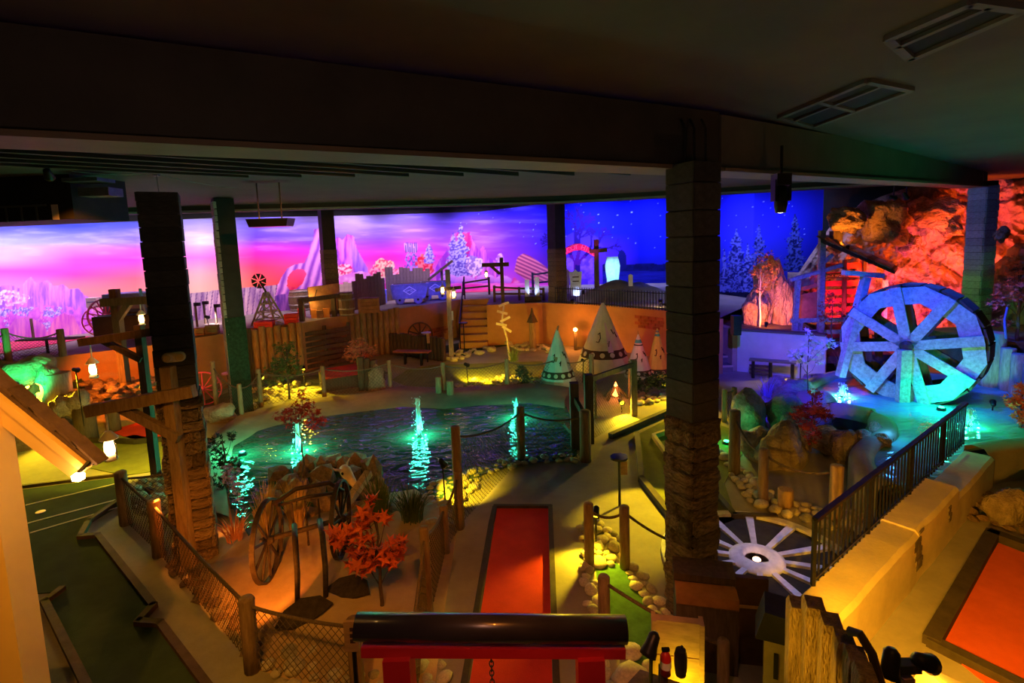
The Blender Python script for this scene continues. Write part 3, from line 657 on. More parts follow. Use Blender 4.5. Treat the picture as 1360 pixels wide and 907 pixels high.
b.f = [(i * (K + 1) + j, (i + 1) * (K + 1) + j, (i + 1) * (K + 1) + j + 1, i * (K + 1) + j + 1) for i in range(len(rows) - 1) for j in range(K)]
struct(b.build('trim_pond_bank', M('moulded_bank_concrete', (0.46, 0.33, 0.20), 0.85, 0.3, 1.0, 0.6, 10), smooth=True), 'tan moulded concrete bank of the large pond')
# right pond: raised basin with a curved rim
ZR = 0.42
w0, w1 = P(1148, 862), P(1284, 690)                      # foot of the lit face of the stucco wall
dW = (w1 - w0).normalized(); nW = Vector((-dW.y, dW.x, 0)); nW = nW if nW.x < 0 else -nW
w0 = w0 - dW * 0.9; w1 = w1 + dW * 1.35; Lw = (w1 - w0).length
RP = [(1076, 520), (1108, 503), (1160, 498), (1250, 505), (1330, 512), (1430, 520), (1440, 586), (1352, 590), 'a', 'b', 'c', 'd', (1200, 660), (1186, 650), (1168, 640), (1156, 618), (1162, 598), (1188, 580), (1176, 560), (1130, 548), (1090, 540)]
wq = lambda s: w0 + nW * 0.31 + dW * s
RPW = [{'a': wq(Lw + 0.05), 'b': wq(Lw * 0.85), 'c': wq(Lw * 0.7), 'd': wq(Lw * 0.57)}[q] if isinstance(q, str) else P(*q, ZR) for q in RP]
water('basin_water', [(q.x, q.y) for q in RPW], ZR, water_right, 'teal lit water of the raised pond under the waterwheel')
rp = [Vector((q.x, q.y, 0)) for q in RPW]
ctr = sum(rp, Vector()) / len(rp)
def rim_profile(p, nxt, prv):
    t = (nxt - prv).normalized(); n_ = Vector((t.y, -t.x, 0))
    if n_.dot(p - ctr) < 0: n_ = -n_
    return n_
b = MB(); sub = []
k = len(rp)
for i in range(k):
    for f in (0, 0.25, 0.5, 0.75):
        p0_, p1_, p2_, p3_ = rp[i - 1], rp[i], rp[(i + 1) % k], rp[(i + 2) % k]
        f2, f3 = f * f, f ** 3
        sub.append(0.5 * ((2 * p1_) + (p2_ - p0_) * f + (2 * p0_ - 5 * p1_ + 4 * p2_ - p3_) * f2 + (3 * p1_ - p0_ - 3 * p2_ + p3_) * f3))
m_ = len(sub); PR = [(-0.05, 0.30), (-0.04, 0.50), (0.05, 0.54), (0.2, 0.52), (0.26, 0.44), (0.27, 0.0)]
for i, p in enumerate(sub):
    n_ = rim_profile(p, sub[(i + 1) % m_], sub[i - 1])
    for off, z in PR: b.v.append(p + n_ * off + Vector((0, 0, z)))
np_ = len(PR)
at_wall = lambda p: -0.2 < (p - w0).dot(nW) < 0.5 and -0.2 < (p - w0).dot(dW) < Lw - 0.1
b.f = [(i * np_ + j, ((i + 1) % m_) * np_ + j, ((i + 1) % m_) * np_ + j + 1, i * np_ + j + 1) for i in range(m_) if not (at_wall(sub[i]) or at_wall(sub[(i + 1) % m_])) for j in range(np_ - 1)]
struct(b.build('trim_basin_rim', M('basin_concrete', (0.36, 0.30, 0.20), 0.85, 0.3, 1.5, 0.5, 16), smooth=True), 'rounded concrete rim of the raised pond')

# ------------------------------------------------------------------ putting lanes
def lane(name, label, poly, mat, kerbs=(), z=0.012):
    c = P(*poly[0]); t = thing(name, label, 'golf lane', (c.x, c.y, 0))
    MB().prism([(x - c.x, y - c.y) for x, y in pxpoly(poly)], 0.0, z).build('carpet', mat, t)
    for pts_, km, w, h in kerbs:
        bb = MB(); q = [P(*p) - Vector((c.x, c.y, 0)) for p in pts_]
        for a_, b_ in zip(q, q[1:]):
            e_ = (b_ - a_).normalized() * w * 0.3; bb.bar(a_ - e_ + Vector((0, 0, h / 2)), b_ + e_ + Vector((0, 0, h / 2)), w, h)
        bb.build('kerb', km, t)
    return t
lg = lane('golf_lane', 'dark green carpet lane with zigzag kerbs beside the cream house', [(-120, 668), (40, 650), (160, 634), (163, 670), (116, 697), (108, 713), (130, 713), (203, 808), (184, 829), (213, 831), (320, 975), (150, 985), (62, 800), (80, 787), (-120, 800)], green_felt,
     [([(163, 664), (118, 695), (107, 716), (130, 714), (204, 808), (184, 830), (213, 832), (320, 975)], kerb_m, 0.07, 0.06), ([(82, 786), (60, 803), (150, 985)], kerb_m, 0.07, 0.06), ([(-120, 664), (40, 647), (160, 632)], kerb_m, 0.05, 0.05)])
for (a_, b_) in (((34, 672), (160, 642)), ((37, 696), (161, 663)), ((40, 709), (160, 674))):
    c = lg.location; p, q = P(*a_) - Vector((c.x, c.y, 0)), P(*b_) - Vector((c.x, c.y, 0)); MB().bar(p + Vector((0, 0, 0.014)), q + Vector((0, 0, 0.014)), 0.035, 0.006).build('white_line', line_m, lg)
MB().lathe([(0, 0), (0.06, 0), (0.06, 0.02), (0, 0.022)], 16, tuple(P(54, 681))).build('tee_marker', M('pink_tee', (0.9, 0.35, 0.4), 0.5, 0.1, 4, 0))
tag(bpy.data.objects['tee_marker'], 'small round pink tee marker on the green lane', 'tee marker')
lane('golf_lane', 'straight red carpet lane leading from the red gate', [(660, 676), (728, 676), (736, 1000), (610, 1000)], red_felt,
     [([(657, 678), (652, 700), (603, 1000)], kerb_dark, 0.06, 0.06), ([(731, 676), (742, 1000)], kerb_dark, 0.06, 0.06), ([(657, 675), (731, 675)], kerb_dark, 0.05, 0.05)])
lane('golf_lane', 'yellow lit olive carpet lane curving behind the centre pillar', [(846, 578), (905, 548), (1000, 580), (962, 642), (978, 690), (925, 712), (893, 690), (852, 640)], olive_felt,
     [([(812, 582), (900, 544)], kerb_dark, 0.1, 0.1), ([(846, 580), (852, 640), (893, 692), (930, 740)], kerb_dark, 0.09, 0.09), ([(948, 655), (975, 688), (1030, 690)], kerb_dark, 0.07, 0.07), ([(891, 575), (868, 583), (893, 618)], M('pale_timber_kerb', (0.5, 0.36, 0.12), 0.7, 0.2, 5, 0.2), 0.06, 0.1)])
lane('golf_lane', 'bright orange red carpet lane in the lower right corner', [(1326, 722), (1500, 790), (1600, 1060), (1330, 925), (1246, 858)], orange_felt,
     [([(1500, 782), (1318, 714), (1238, 856)], kerb_dark, 0.13, 0.09), ([(1238, 858), (1400, 940)], kerb_dark, 0.1, 0.08)])
lane('golf_lane', 'round olive carpet green on the far side of the pond', [(520, 505), (540, 492), (575, 485), (640, 483), (720, 480), (730, 500), (690, 512), (600, 515), (540, 513)], olive_felt, [])
lane('golf_lane', 'small dark putting carpet below the orange stair', [(570, 464), (612, 455), (680, 458), (640, 465), (602, 477), (596, 470)], green_felt, [])
lane('golf_lane', 'yellow green carpet patch behind the hanging lanterns', [(100, 618), (112, 590), (180, 578), (235, 590), (215, 625), (165, 632)], olive_felt, [])
lane('golf_lane', 'short red carpet lane on the rocky left side', [(150, 575), (165, 562), (230, 558), (236, 575), (180, 585)], red_felt, [([(120, 588), (180, 590), (238, 584)], kerb_dark, 0.08, 0.1)])
lane('golf_lane', 'grey green putting lane in front of the log palisade', [(258, 552), (265, 535), (330, 512), (470, 490), (520, 495), (430, 515), (360, 520), (300, 550)], M('grey_green_carpet', (0.14, 0.14, 0.08), 0.95, 0.2, 3, 0.6, 200), [])
lane('golf_lane', 'curved bright green turf strip edged with pebbles', [(790, 748), (815, 745), (838, 765), (865, 800), (885, 850), (880, 900), (850, 900), (812, 840), (795, 790)], grass_felt, [])
# terrace carpet
c = T(30, 462); t = thing('golf_lane', 'pink red carpet lane on the terrace in front of the mural', 'golf lane', tuple(c))
MB().prism([(T(*p).x - c.x, T(*p).y - c.y) for p in [(-100, 468), (-100, 490), (25, 466), (100, 452), (120, 447), (60, 449)]], 0, 0.015).build('carpet', pink_felt, t)
c = T(645, 388); t = thing('golf_lane', 'pink carpet lane on the terrace beside the mine carts', 'golf lane', tuple(c))
MB().prism([(T(*p).x - c.x, T(*p).y - c.y) for p in [(600, 389), (640, 388), (690, 385), (690, 380), (640, 379), (600, 381)]], 0, 0.015).build('carpet', pink_felt, t)
# sand island
isl = [(268, 757), (300, 735), (318, 715), (345, 690), (420, 672), (505, 655), (560, 645), (592, 660), (608, 700), (592, 800), (575, 930), (470, 930), (345, 890), (300, 815), (255, 760)]
cxy = [P(*p) for p in isl]; cm = sum(cxy, Vector()) / len(cxy)
b = MB(); rings = 7
for j in range(rings + 1):
    f = j / rings
    for p in cxy:
        for s in range(2):
            nx = cxy[(cxy.index(p) + 1) % len(cxy)]; q = p.lerp(nx, s / 2); w = cm.lerp(q, 1 - f * 0.98)
            z = 0.24 * (1 - (1 - f) ** 2) * (0.55 + 0.9 * abs(mnoise.noise(w * 0.7))) + 0.05 * mnoise.noise(w * 2.5) * f + (0.01 if j else 0.0)
            b.v.append(Vector((w.x, w.y, max(z, 0.0))))
m_ = len(cxy) * 2
b.f = [(j * m_ + i, j * m_ + (i + 1) % m_, (j + 1) * m_ + (i + 1) % m_, (j + 1) * m_ + i) for j in range(rings) for i in range(m_)] + [tuple(rings * m_ + i for i in range(m_))]
ISL = b
struct(b.build('floor_sand', sand, smooth=True), 'sandy island bed between the pond and the near paths')
# ================================================================== builders
def post_mesh(mb, p, h, r, n=10, cham=0.015):
    p = Vector(p); k = random.uniform(0.94, 1.06)
    mb.lathe([(r * 1.03 * k, 0), (r * k, h * 0.4), (r * 0.98 * k, h - cham), (r * 0.86 * k, h)], n, p)
def sagline(a, b, sag, n=8):
    return [a.lerp(b, i / n) - Vector((0, 0, sag * 4 * (i / n) * (1 - i / n))) for i in range(n + 1)]
def net_strands(mb, a0, b0, ha, hb, cell=0.075, r=0.0035, sag=0.0):
    """diamond net hung between two verticals"""
    L_ = (b0 - a0).length; nd = max(4, int((L_ + max(ha, hb)) / cell))
    u = (b0 - a0) / L_
    def pt(s, t):   # s along 0..L, t height fraction 0..1
        f = s / L_; h = ha + (hb - ha) * f - sag * 4 * f * (1 - f)
        return a0 + u * s + Vector((0, 0, 0.03 + (h - 0.05) * t))
    H_ = max(ha, hb); slope = 1.25
    for k in range(-int(H_ / cell / slope) - 1, int(L_ / cell) + int(H_ / cell / slope) + 2):
        for sg in (1, -1):
            s0 = k * cell; pts_ = []
            for t in (0, 0.25, 0.5, 0.75, 1):
                s = s0 + sg * t * H_ / slope
                pts_.append((s, t))
            seg = []
            for (s1, t1), (s2, t2) in zip(pts_, pts_[1:]):
                lo, hi = (s1, s2) if s1 < s2 else (s2, s1)
                if hi < 0 or lo > L_: continue
                def cl(s): 
                    s_ = min(max(s, 0), L_); f = 0 if s2 == s1 else (s_ - s1) / (s2 - s1); return (s_, t1 + (t2 - t1) * f)
                p_, q_ = cl(s1), cl(s2)
                if abs(p_[0] - q_[0]) < 1e-4: continue
                if not seg: seg.append(pt(*p_))
                seg.append(pt(*q_))
            if len(seg) > 1: mb.tube(seg, r, 3, caps=False)
def rope_fence(label, posts, net=True, rope=True, r=0.055, sag=0.1, z0=0.0, mat=None, group=None, cell=0.075, nets=None, name='rope_fence', second=False):
    """posts: (px, py_base, py_top[, radius])"""
    B = [P(q[0], q[1], z0) for q in posts]; Hs = [hgt(b_, q[2]) for b_, q in zip(B, posts)]
    t = thing(name, label, 'fence', tuple(B[0]), 0, group); o = B[0]; tops = []
    for b_, h, q in zip(B, Hs, posts):
        mb = MB(); post_mesh(mb, (0, 0, 0), h, q[3] if len(q) > 3 else r)
        p_ = mb.build('post', mat or post_m, t, True); p_.location = b_ - o; tops.append(b_ - o + Vector((0, 0, h * 0.9)))
    for i, (a_, b_) in enumerate(zip(tops, tops[1:])):
        if rope:
            MB().tube(sagline(a_, b_, sag), 0.016, 6).build('rope', rope_m, t, True)
        if second:
            dz = Vector((0, 0, -0.45)); MB().tube(sagline(a_ + dz, b_ + dz, sag * 0.7), 0.014, 6).build('rope', rope_m, t, True)
        if net and (nets is None or i in nets):
            mb = MB(); net_strands(mb, B[i] - o, B[i + 1] - o, Hs[i] * 0.9, Hs[i + 1] * 0.9, cell, sag=sag); n_ = mb.build('net', net_m, t)
    return t
def rock_proto(seed, sub, amp, mat, freq=1.3, flat_=False):
    bm = bmesh.new(); bmesh.ops.create_icosphere(bm, subdivisions=sub, radius=1.0); off = Vector((seed * 7.3, seed * 3.1, seed * 1.7))
    for v in bm.verts:
        c = v.co.normalized(); d = mnoise.noise(c * freq + off) * amp + mnoise.noise(c * freq * 2.3 + off) * amp * 0.45
        if sub > 2: d += abs(mnoise.noise(c * freq * 5 + off)) * amp * -0.25
        v.co = c * (1 + d)
    me = bpy.data.meshes.new('rock'); bm.to_mesh(me); bm.free(); me.materials.append(mat)
    if not flat_: me.polygons.foreach_set('use_smooth', [True] * len(me.polygons))
    return me
RIVER = [rock_proto(k, 2, 0.22, river_m) for k in range(6)]
ANG = [rock_proto(20 + k, 1, 0.55, brown_rock, 1.6, True) for k in range(6)]
PALE = [rock_proto(30 + k, 2, 0.4, M('pale_rock', (0.55, 0.48, 0.36), 0.85, 0.3, 3, 0.6, 10, rnd=0.25), 1.6, True) for k in range(5)]
BOULD = [rock_proto(40 + k, 3, 0.4, boulder_m, 1.4) for k in range(5)]
def inpoly(x, y, poly):
    r = False; n = len(poly)
    for i in range(n):
        (x1, y1), (x2, y2) = poly[i], poly[(i + 1) % n]
        if (y1 > y) != (y2 > y) and x < (x2 - x1) * (y - y1) / (y2 - y1) + x1: r = not r
    return r
def scatter(poly_px, n, rmin, rmax, seed, protos, label, group, z=0.0, cat='stone', name='river_stone', flatn=0.6, avoid=()):
    random.seed(seed); poly = pxpoly(poly_px, z); xs_ = [p[0] for p in poly]; ys_ = [p[1] for p in poly]; done = []
    for _ in range(n * 90):
        if len(done) >= n: break
        x, y = random.uniform(min(xs_), max(xs_)), random.uniform(min(ys_), max(ys_)); r = random.uniform(rmin, rmax) * (0.7 + 0.3 * random.random())
        if not inpoly(x, y, poly) or any((x - a) ** 2 + (y - b_) ** 2 < ((r + c) * 0.95) ** 2 for a, b_, c in done) or any((x - a) ** 2 + (y - b_) ** 2 < (r + c) ** 2 for a, b_, c in avoid): continue
        done.append((x, y, r)); f = random.uniform(flatn * 0.8, flatn * 1.25)
        o = link(name, random.choice(protos), None, (x, y, z + r * f * 0.72), (random.uniform(-0.2, 0.2), random.uniform(-0.2, 0.2), random.uniform(0, 6.28)), (r * random.uniform(0.95, 1.3), r, r * f))
        tag(o, label, cat, group)
    return done
def boulder(px, py, wpx, hpx, label, k=0, protos=None, z=0.0, rz=0.0, name='boulder', deep=0.8, group=None, cat='rock', sink=0.12):
    b_ = P(px, py, z); d = b_.y; w = wpx / F * d * 1.0; h = hgt(b_, py - hpx)
    o = link(name, (protos or BOULD)[k % len(protos or BOULD)], None, (b_.x, b_.y + w * 0.5 * deep * 0.6, z + h * 0.5 - h * sink), (0, 0, rz), (w / 2, w / 2 * deep, h * (0.5 + sink)))
    return tag(o, label, cat, group)
def spotlight(label, pos, target, color, power, angle=70, stake=0.25, size=0.05, lens=14.0, blend=0.5, stake_to=None, group=None, lens_col=None):
    pos = Vector(pos); d = (Vector(target) - pos).normalized(); q = d.to_track_quat('Z', 'Y').to_matrix()
    t = thing('spotlight', label, 'spotlight', (pos.x, pos.y, pos.z - stake), 0, group); l = Vector((0, 0, stake))
    if stake > 0.02: MB().tube([(0, 0, 0), l - d * size * 0.8], 0.012, 6).build('stake', metal_m, t)
    s = size
    MB().lathe([(0.3 * s, -2.4 * s), (0.7 * s, -2.0 * s), (0.8 * s, -0.8 * s), (1.0 * s, 0.0), (1.05 * s, 0.5 * s), (0.95 * s, 0.5 * s), (0.85 * s, 0.02 * s)], 12, l, q).build('housing', metal_m, t, True)
    MB().lathe([(0.0, 0.0), (0.84 * s, 0.0), (0.7 * s, 0.12 * s), (0, 0.2 * s)], 12, l + d * 0.08 * s, q).build('lens', glow('lens_%d_%d_%d' % tuple(int(c * 99) for c in (lens_col or color)), lens_col or color, lens), t)
    lo = spot_light('spot_lamp', pos + d * 0.9 * s, target, color, power, angle, blend, s * 0.6)
    return t
YEL = (1.0, 0.66, 0.015); AMB = (1.0, 0.38, 0.02); ORG = (1.0, 0.20, 0.01); RED = (1.0, 0.05, 0.02); GRN = (0.02, 1.0, 0.38); BLU = (0.03, 0.10, 1.0); PUR = (0.35, 0.08, 1.0)

# ================================================================== large pond: fountains, posts, islands
def droplet_mesh():
    bm = bmesh.new(); bmesh.ops.create_icosphere(bm, subdivisions=1, radius=1.0); me = bpy.data.meshes.new('drop'); bm.to_mesh(me); bm.free(); return me
def fountain(label, px, py, pytop, z, power=18.0, width=0.09, seed=0, col=(0.04, 1.0, 0.55), lampz=0.05):
    random.seed(seed); b_ = P(px, py, z); h = hgt(b_, pytop); t = thing('fountain', label, 'fountain', tuple(b_))
    mb = MB()
    for k in range(26):                                     # separate rising and falling strands of water
        a = random.uniform(0, 6.28); hh = h * random.uniform(0.55, 1.0); rr = width * random.uniform(0.15, 0.8)
        p0_ = Vector((0.02 * math.cos(a), 0.02 * math.sin(a), 0)); top = Vector((rr * 0.5 * math.cos(a), rr * 0.5 * math.sin(a), hh)); e_ = Vector((rr * 1.3 * math.cos(a), rr * 1.3 * math.sin(a), hh * random.uniform(0.1, 0.6)))
        um = random.uniform(0.55, 0.95); pts_ = [Vector((rr * u * math.cos(a) + 0.006 * math.sin(9 * u + k), rr * u * math.sin(a), hh * (1 - (2 * u * um / 0.95 - 0.95) ** 2) if u else 0)) for u in [i / 9 for i in range(10)]]
        mb.tube(pts_, [0.006 + 0.006 * random.random() for _ in pts_], 5)
    mb.build('water_column', jet_m, t, True)
    mb = MB(); dm = droplet_mesh()
    for k in range(90):
        a = random.uniform(0, 6.28); u = random.random(); rr = width * (0.5 + 1.6 * random.random() * (1 - u * 0.6)); s = random.uniform(0.005, 0.012)
        mb.add([v.co * s + Vector((rr * math.cos(a), rr * math.sin(a), u * h)) for v in dm.vertices], [tuple(p_.vertices) for p_ in dm.polygons])
    stuff(mb.build('spray', jet_m, t, True))
    MB().lathe([(0.02, -0.02), (0.05, -0.02), (0.05, 0.01), (0.02, 0.02)], 12).build('nozzle', metal_m, t)
    for k in range(4):
        a = k * math.pi / 2 + 0.6; mb = MB().lathe([(0, 0), (0.022, 0), (0.018, 0.014), (0, 0.016)], 8, (0.13 * math.cos(a), 0.13 * math.sin(a), 0.0)); mb.build('lamp', glow('green_lamp', (0.1, 1.0, 0.6), 6), t)
        point_light('fountain_lamp', b_ + Vector((0.13 * math.cos(a), 0.13 * math.sin(a), lampz + 0.02)), col, power, 0.02)
    return t
fountain('green lit fountain jet near the red leaved sapling', 398, 600, 556, ZW, 14, 0.08, 1, lampz=0.16)
fountain('tall green fountain jet in the middle of the large pond', 557, 580, 527, ZW, 14, 0.09, 2, lampz=0.16)
fountain('slim green fountain jet near the teepee shore', 686, 556, 527, ZW, 12, 0.07, 3, lampz=0.16)
fountain('bubbling pale green jet under the waterwheel', 1119, 527, 509, ZR, 3, 0.07, 4, (0.15, 1.0, 0.5))
fountain('green jet behind the black railing', 1286, 566, 542, ZR, 3.5, 0.08, 5, (0.03, 1.0, 0.45))
# underwater floods
for px, py, z, c, pw in ((322, 604, ZW, (0.03, 1.0, 0.45), 45), (1250, 545, ZR, (0.02, 1.0, 0.4), 30), (1180, 585, ZR, (0.05, 0.35, 1.0), 9), (965, 590, 0.0, (0.02, 1.0, 0.3), 9)):
    b_ = P(px, py, z); t = thing('pool_lamp', {322: 'green pool lamp glowing at the left end of the large pond', 1250: 'green pool lamp in the waterwheel pond', 1180: 'blue white pool lamp on the rounded rim', 965: 'green lamp behind the rope post by the boulders'}[px], 'lamp', tuple(b_))
    MB().lathe([(0.05, 0.0), (0.07, 0.0), (0.07, 0.05), (0.05, 0.06)], 12).build('housing', metal_m, t)
    MB().lathe([(0, 0.055), (0.05, 0.055), (0.04, 0.068), (0, 0.072)], 12).build('lens', glow('pool_lens_%d' % px, c, 12), t)
    point_light('pool_lamp_light', b_ + Vector((0, -0.05, 0.3)), c, pw, 0.05)
# rope fences round the pond
rope_fence('rope and net fence of short posts on the far shore of the pond', [(289, 552, 480), (322, 560, 510, 0.05), (347, 540, 490), (431, 527, 486), (519, 520, 478), (590, 525, 481), (674, 516, 476), (739, 513, 474), (786, 510, 470, 0.06)], sag=0.12, cell=0.09)
rope_fence('rope and net fence on the near edge of the pond', [(611, 700, 566, 0.06), (693, 610, 540, 0.075), (778, 612, 545, 0.095)], sag=0.12)
rope_fence('leaning net fence running along the right of the sand island', [(611, 702, 626, 0.05), (592, 735, 672, 0.05), (570, 830, 700, 0.05), (548, 960, 860, 0.05)], sag=0.05, rope=True)
rope_fence('net fence of brown posts beside the green lane', [(168, 696, 626, 0.075), (212, 738, 664, 0.07), (336, 890, 794, 0.07), (476, 925, 822, 0.06)], sag=0.03)
rope_fence('short net fence in front of the white stones by the left pillar', [(170, 693, 629, 0.05), (236, 672, 622, 0.04)], sag=0.02)
rope_fence('rope fence of three posts beside the turf strip', [(783, 752, 668, 0.06), (830, 755, 672, 0.06), (935, 775, 725, 0.05)], net=False, sag=0.08)
rope_fence('single near post with rope running to the dark crates', [(803, 840, 765, 0.06), (960, 930, 850, 0.05)], net=False, sag=0.04)
rope_fence('rope fence in front of the boulder island', [(975, 628, 545, 0.085), (1013, 668, 596, 0.07), (1109, 698, 618, 0.075)], net=False, sag=0.12)
rope_fence('rope and net fence on the terrace edge in front of the pink carpet', [(-40, 498, 452), (13, 486, 436, 0.06), (84, 473, 437, 0.07)], z0=ZT, sag=0.14)
rope_fence('low net fence behind the centre pillar', [(962, 560, 517, 0.05), (975, 552, 514, 0.05)], sag=0.02)
# footbridge railing between pond and yellow path
t = thing('bridge_railing', 'dark timber bridge railing with net at the right end of the pond', 'railing', tuple(P(765, 600)))
o0 = t.location.copy()
def vpost(px, py, pytop, w, mat=dark_timber, name='post'):
    b_ = P(px, py); h = hgt(b_, pytop); MB().box((0, 0, h / 2), (w, w, h)).build(name, mat, t).location = b_ - o0; return b_ - o0, h
va = vpost(764, 596, 508, 0.15); vb = vpost(783, 588, 497, 0.15); vc = vpost(842, 552, 478, 0.12, post_m); vd = vpost(838, 530, 480, 0.10, post_m); ve = vpost(791, 556, 500, 0.05, post_m)
MB().bar(va[0] + Vector((0, 0, va[1] * 0.78)), P(780, 612) - o0 + Vector((0, 0, 0.72)), 0.06, 0.1).build('rail', dark_timber, t)
MB().bar(vb[0] + Vector((0, 0, vb[1] * 0.92)), vc[0] + Vector((0, 0, vc[1] * 0.92)), 0.06, 0.09).build('rail', dark_timber, t)
MB().bar(P(752, 568) - o0 + Vector((0, 0, 0.05)), P(775, 596) - o0 + Vector((0, 0, 0.05)), 0.1, 0.12).build('rail', dark_timber, t)
mb = MB(); net_strands(mb, vb[0], vc[0], vb[1] * 0.85, vc[1] * 0.85, 0.07); mb.build('net', M('pale_net_cord', (0.45, 0.36, 0.16), 0.9, 0.2, 20, 0), t)
mb = MB(); net_strands(mb, va[0], P(780, 612) - o0, 0.6, 0.6, 0.07); mb.build('net', net_m, t)
# brown rock pile with skull in the pond
random.seed(4)
pile = [(372, 640, 40, 30), (405, 628, 40, 26), (440, 622, 40, 22), (470, 622, 44, 26), (496, 640, 36, 40), (425, 648, 44, 40), (462, 645, 40, 34), (390, 665, 60, 30), (360, 672, 40, 26), (430, 690, 44, 44), (480, 672, 54, 40), (450, 690, 40, 34), (408, 700, 40, 36), (505, 672, 30, 40), (470, 706, 44, 30), (385, 690, 36, 28), (345, 690, 40, 20), (520, 690, 30, 24), (382, 652, 34, 30), (418, 668, 36, 34), (448, 668, 34, 40), (472, 690, 34, 30), (398, 640, 30, 30), (455, 628, 30, 30), (486, 628, 28, 28), (370, 660, 34, 24), (440, 705, 34, 24), (425, 632, 30, 36), (500, 655, 30, 30)]
for i, (px, py, w, h) in enumerate(pile): boulder(px, py, w * 0.85, h * 0.75, 'angular brown rock in the pile at the pond edge', i, ANG, 0.0, random.uniform(0, 3), 'rock', 0.9, 'brown rocks piled at the pond edge')
c = P(476, 652); sk = thing('animal_skull', 'bleached horned cattle skull lying on the brown rock pile', 'skull', (c.x, c.y - 0.35, 0.32), R(-25))
MB().tube([(-0.16, 0.05, 0.17), (-0.09, 0.02, 0.13), (0.02, -0.02, 0.06), (0.14, -0.06, 0.0), (0.2, -0.08, -0.02)], [0.06, 0.085, 0.07, 0.045, 0.015], 10).build('cranium', bone_m, sk, True)
for s in (-1, 1): MB().lathe([(0, 0), (0.022, 0), (0.02, 0.01), (0, 0.012)], 10, (-0.06, -0.065 * s - 0.01, 0.14), Matrix.Rotation(R(90 * s), 3, 'X')).build('eye_socket', black, sk)
MB().tube([(-0.12, -0.05, 0.17), (-0.16, -0.12, 0.2), (-0.14, -0.17, 0.25)], [0.022, 0.016, 0.004], 7).build('horn', bone_m, sk, True); MB().tube([(-0.12, 0.08, 0.17), (-0.17, 0.15, 0.2), (-0.16, 0.2, 0.26)], [0.022, 0.016, 0.004], 7).build('horn', bone_m, sk, True)
tag(MB().bar(P(448, 700) + Vector((0, 0, 0.12)), P(492, 662) + Vector((0, 0, 0.4)), 0.11, 0.09).build('driftwood_beam', grey_timber), 'grey weathered beam leaning on the rock pile', 'beam')
# ---------------------------------------------------------------- river stones
scatter([(556, 668), (575, 645), (610, 632), (640, 622), (632, 650), (606, 672), (600, 700), (570, 700)], 70, 0.05, 0.105, 1, RIVER, 'pale rounded river stone in the lit bed beside the tall post', 'river stones by the tall post')
scatter([(640, 628), (660, 613), (700, 609), (760, 606), (764, 614), (700, 619), (650, 632)], 20, 0.06, 0.1, 2, RIVER, 'rounded stone edging the near side of the pond', 'stones edging the pond')
scatter([(770, 700), (790, 690), (822, 712), (835, 735), (815, 752), (778, 755)], 40, 0.05, 0.1, 3, RIVER, 'yellow lit river stone around the small spotlight', 'stones around the small spotlight')
scatter([(770, 752), (784, 758), (800, 800), (812, 850), (790, 850), (776, 800)], 22, 0.05, 0.09, 31, RIVER, 'dim rounded stone along the left side of the turf strip', 'stones left of the turf strip')
scatter([(830, 752), (842, 748), (875, 790), (896, 830), (896, 858), (878, 830), (845, 785)], 26, 0.05, 0.08, 4, RIVER, 'dim rounded stone along the right side of the turf strip', 'stones right of the turf strip')
scatter([(162, 668), (190, 640), (225, 628), (236, 650), (236, 690), (205, 688)], 48, 0.06, 0.12, 5, RIVER, 'large pale river stone below the hanging lanterns', 'pale stones below the lanterns')
scatter([(222, 745), (262, 765), (345, 850), (342, 880), (330, 872)], 42, 0.07, 0.13, 6, ANG, 'flat brown stone stacked behind the left net fence', 'flat stones behind the left net fence', name='rock', flatn=0.35)
scatter([(345, 885), (360, 855), (440, 860), (520, 880), (590, 880), (590, 960), (420, 960)], 60, 0.05, 0.11, 7, RIVER, 'golden lit stone in the bed in front of the sand island', 'stones in front of the sand island')
scatter([(800, 880), (830, 862), (870, 880), (868, 960), (800, 960)], 22, 0.08, 0.17, 8, RIVER, 'large pale boulder stone beside the gate post', 'large stones by the gate post')
scatter([(955, 600), (990, 625), (1010, 650), (1050, 668), (1110, 680), (1150, 690), (1150, 712), (1090, 702), (1020, 680), (985, 660)], 46, 0.06, 0.13, 9, RIVER, 'rounded stone edging the path in front of the boulder island', 'stones edging the boulder island')
for zz, pl, nn, sd in ((0.86, [(60, 524), (110, 510), (200, 500), (215, 512), (130, 524), (60, 534)], 34, 10), (0.62, [(100, 536), (130, 524), (215, 512), (220, 524), (150, 540), (100, 548)], 26, 110)): scatter(pl, nn, 0.07, 0.15, sd, ANG, 'broken reddish rock heaped below the terrace wall', 'reddish rocks below the terrace wall', z=zz, name='rock')
scatter([(312, 520), (355, 508), (430, 508), (432, 520), (380, 530), (312, 548)], 40, 0.05, 0.12, 11, PALE, 'yellow lit rock between the posts under the green tree', 'rocks under the green tree', name='rock')
scatter([(600, 512), (672, 500), (725, 505), (728, 516), (680, 518), (610, 522)], 44, 0.06, 0.13, 12, PALE, 'small rock on the far shore beside the teepee', 'rocks on the teepee shore', name='rock')
scatter([(585, 478), (600, 470), (650, 462), (668, 462), (640, 472), (606, 482)], 22, 0.09, 0.17, 13, PALE, 'pale rock edging the walk below the stair', 'rocks edging the walk', name='rock')
scatter([(668, 455), (700, 456), (735, 464), (735, 470), (690, 466)], 22, 0.08, 0.15, 14, PALE, 'pale rock at the foot of the orange terrace wall', 'rocks at the terrace wall', name='rock')
scatter([(845, 532), (885, 520), (890, 528), (850, 541)], 16, 0.06, 0.12, 15, RIVER, 'rounded stone along the yellow path under the shrubs', 'stones under the shrubs')
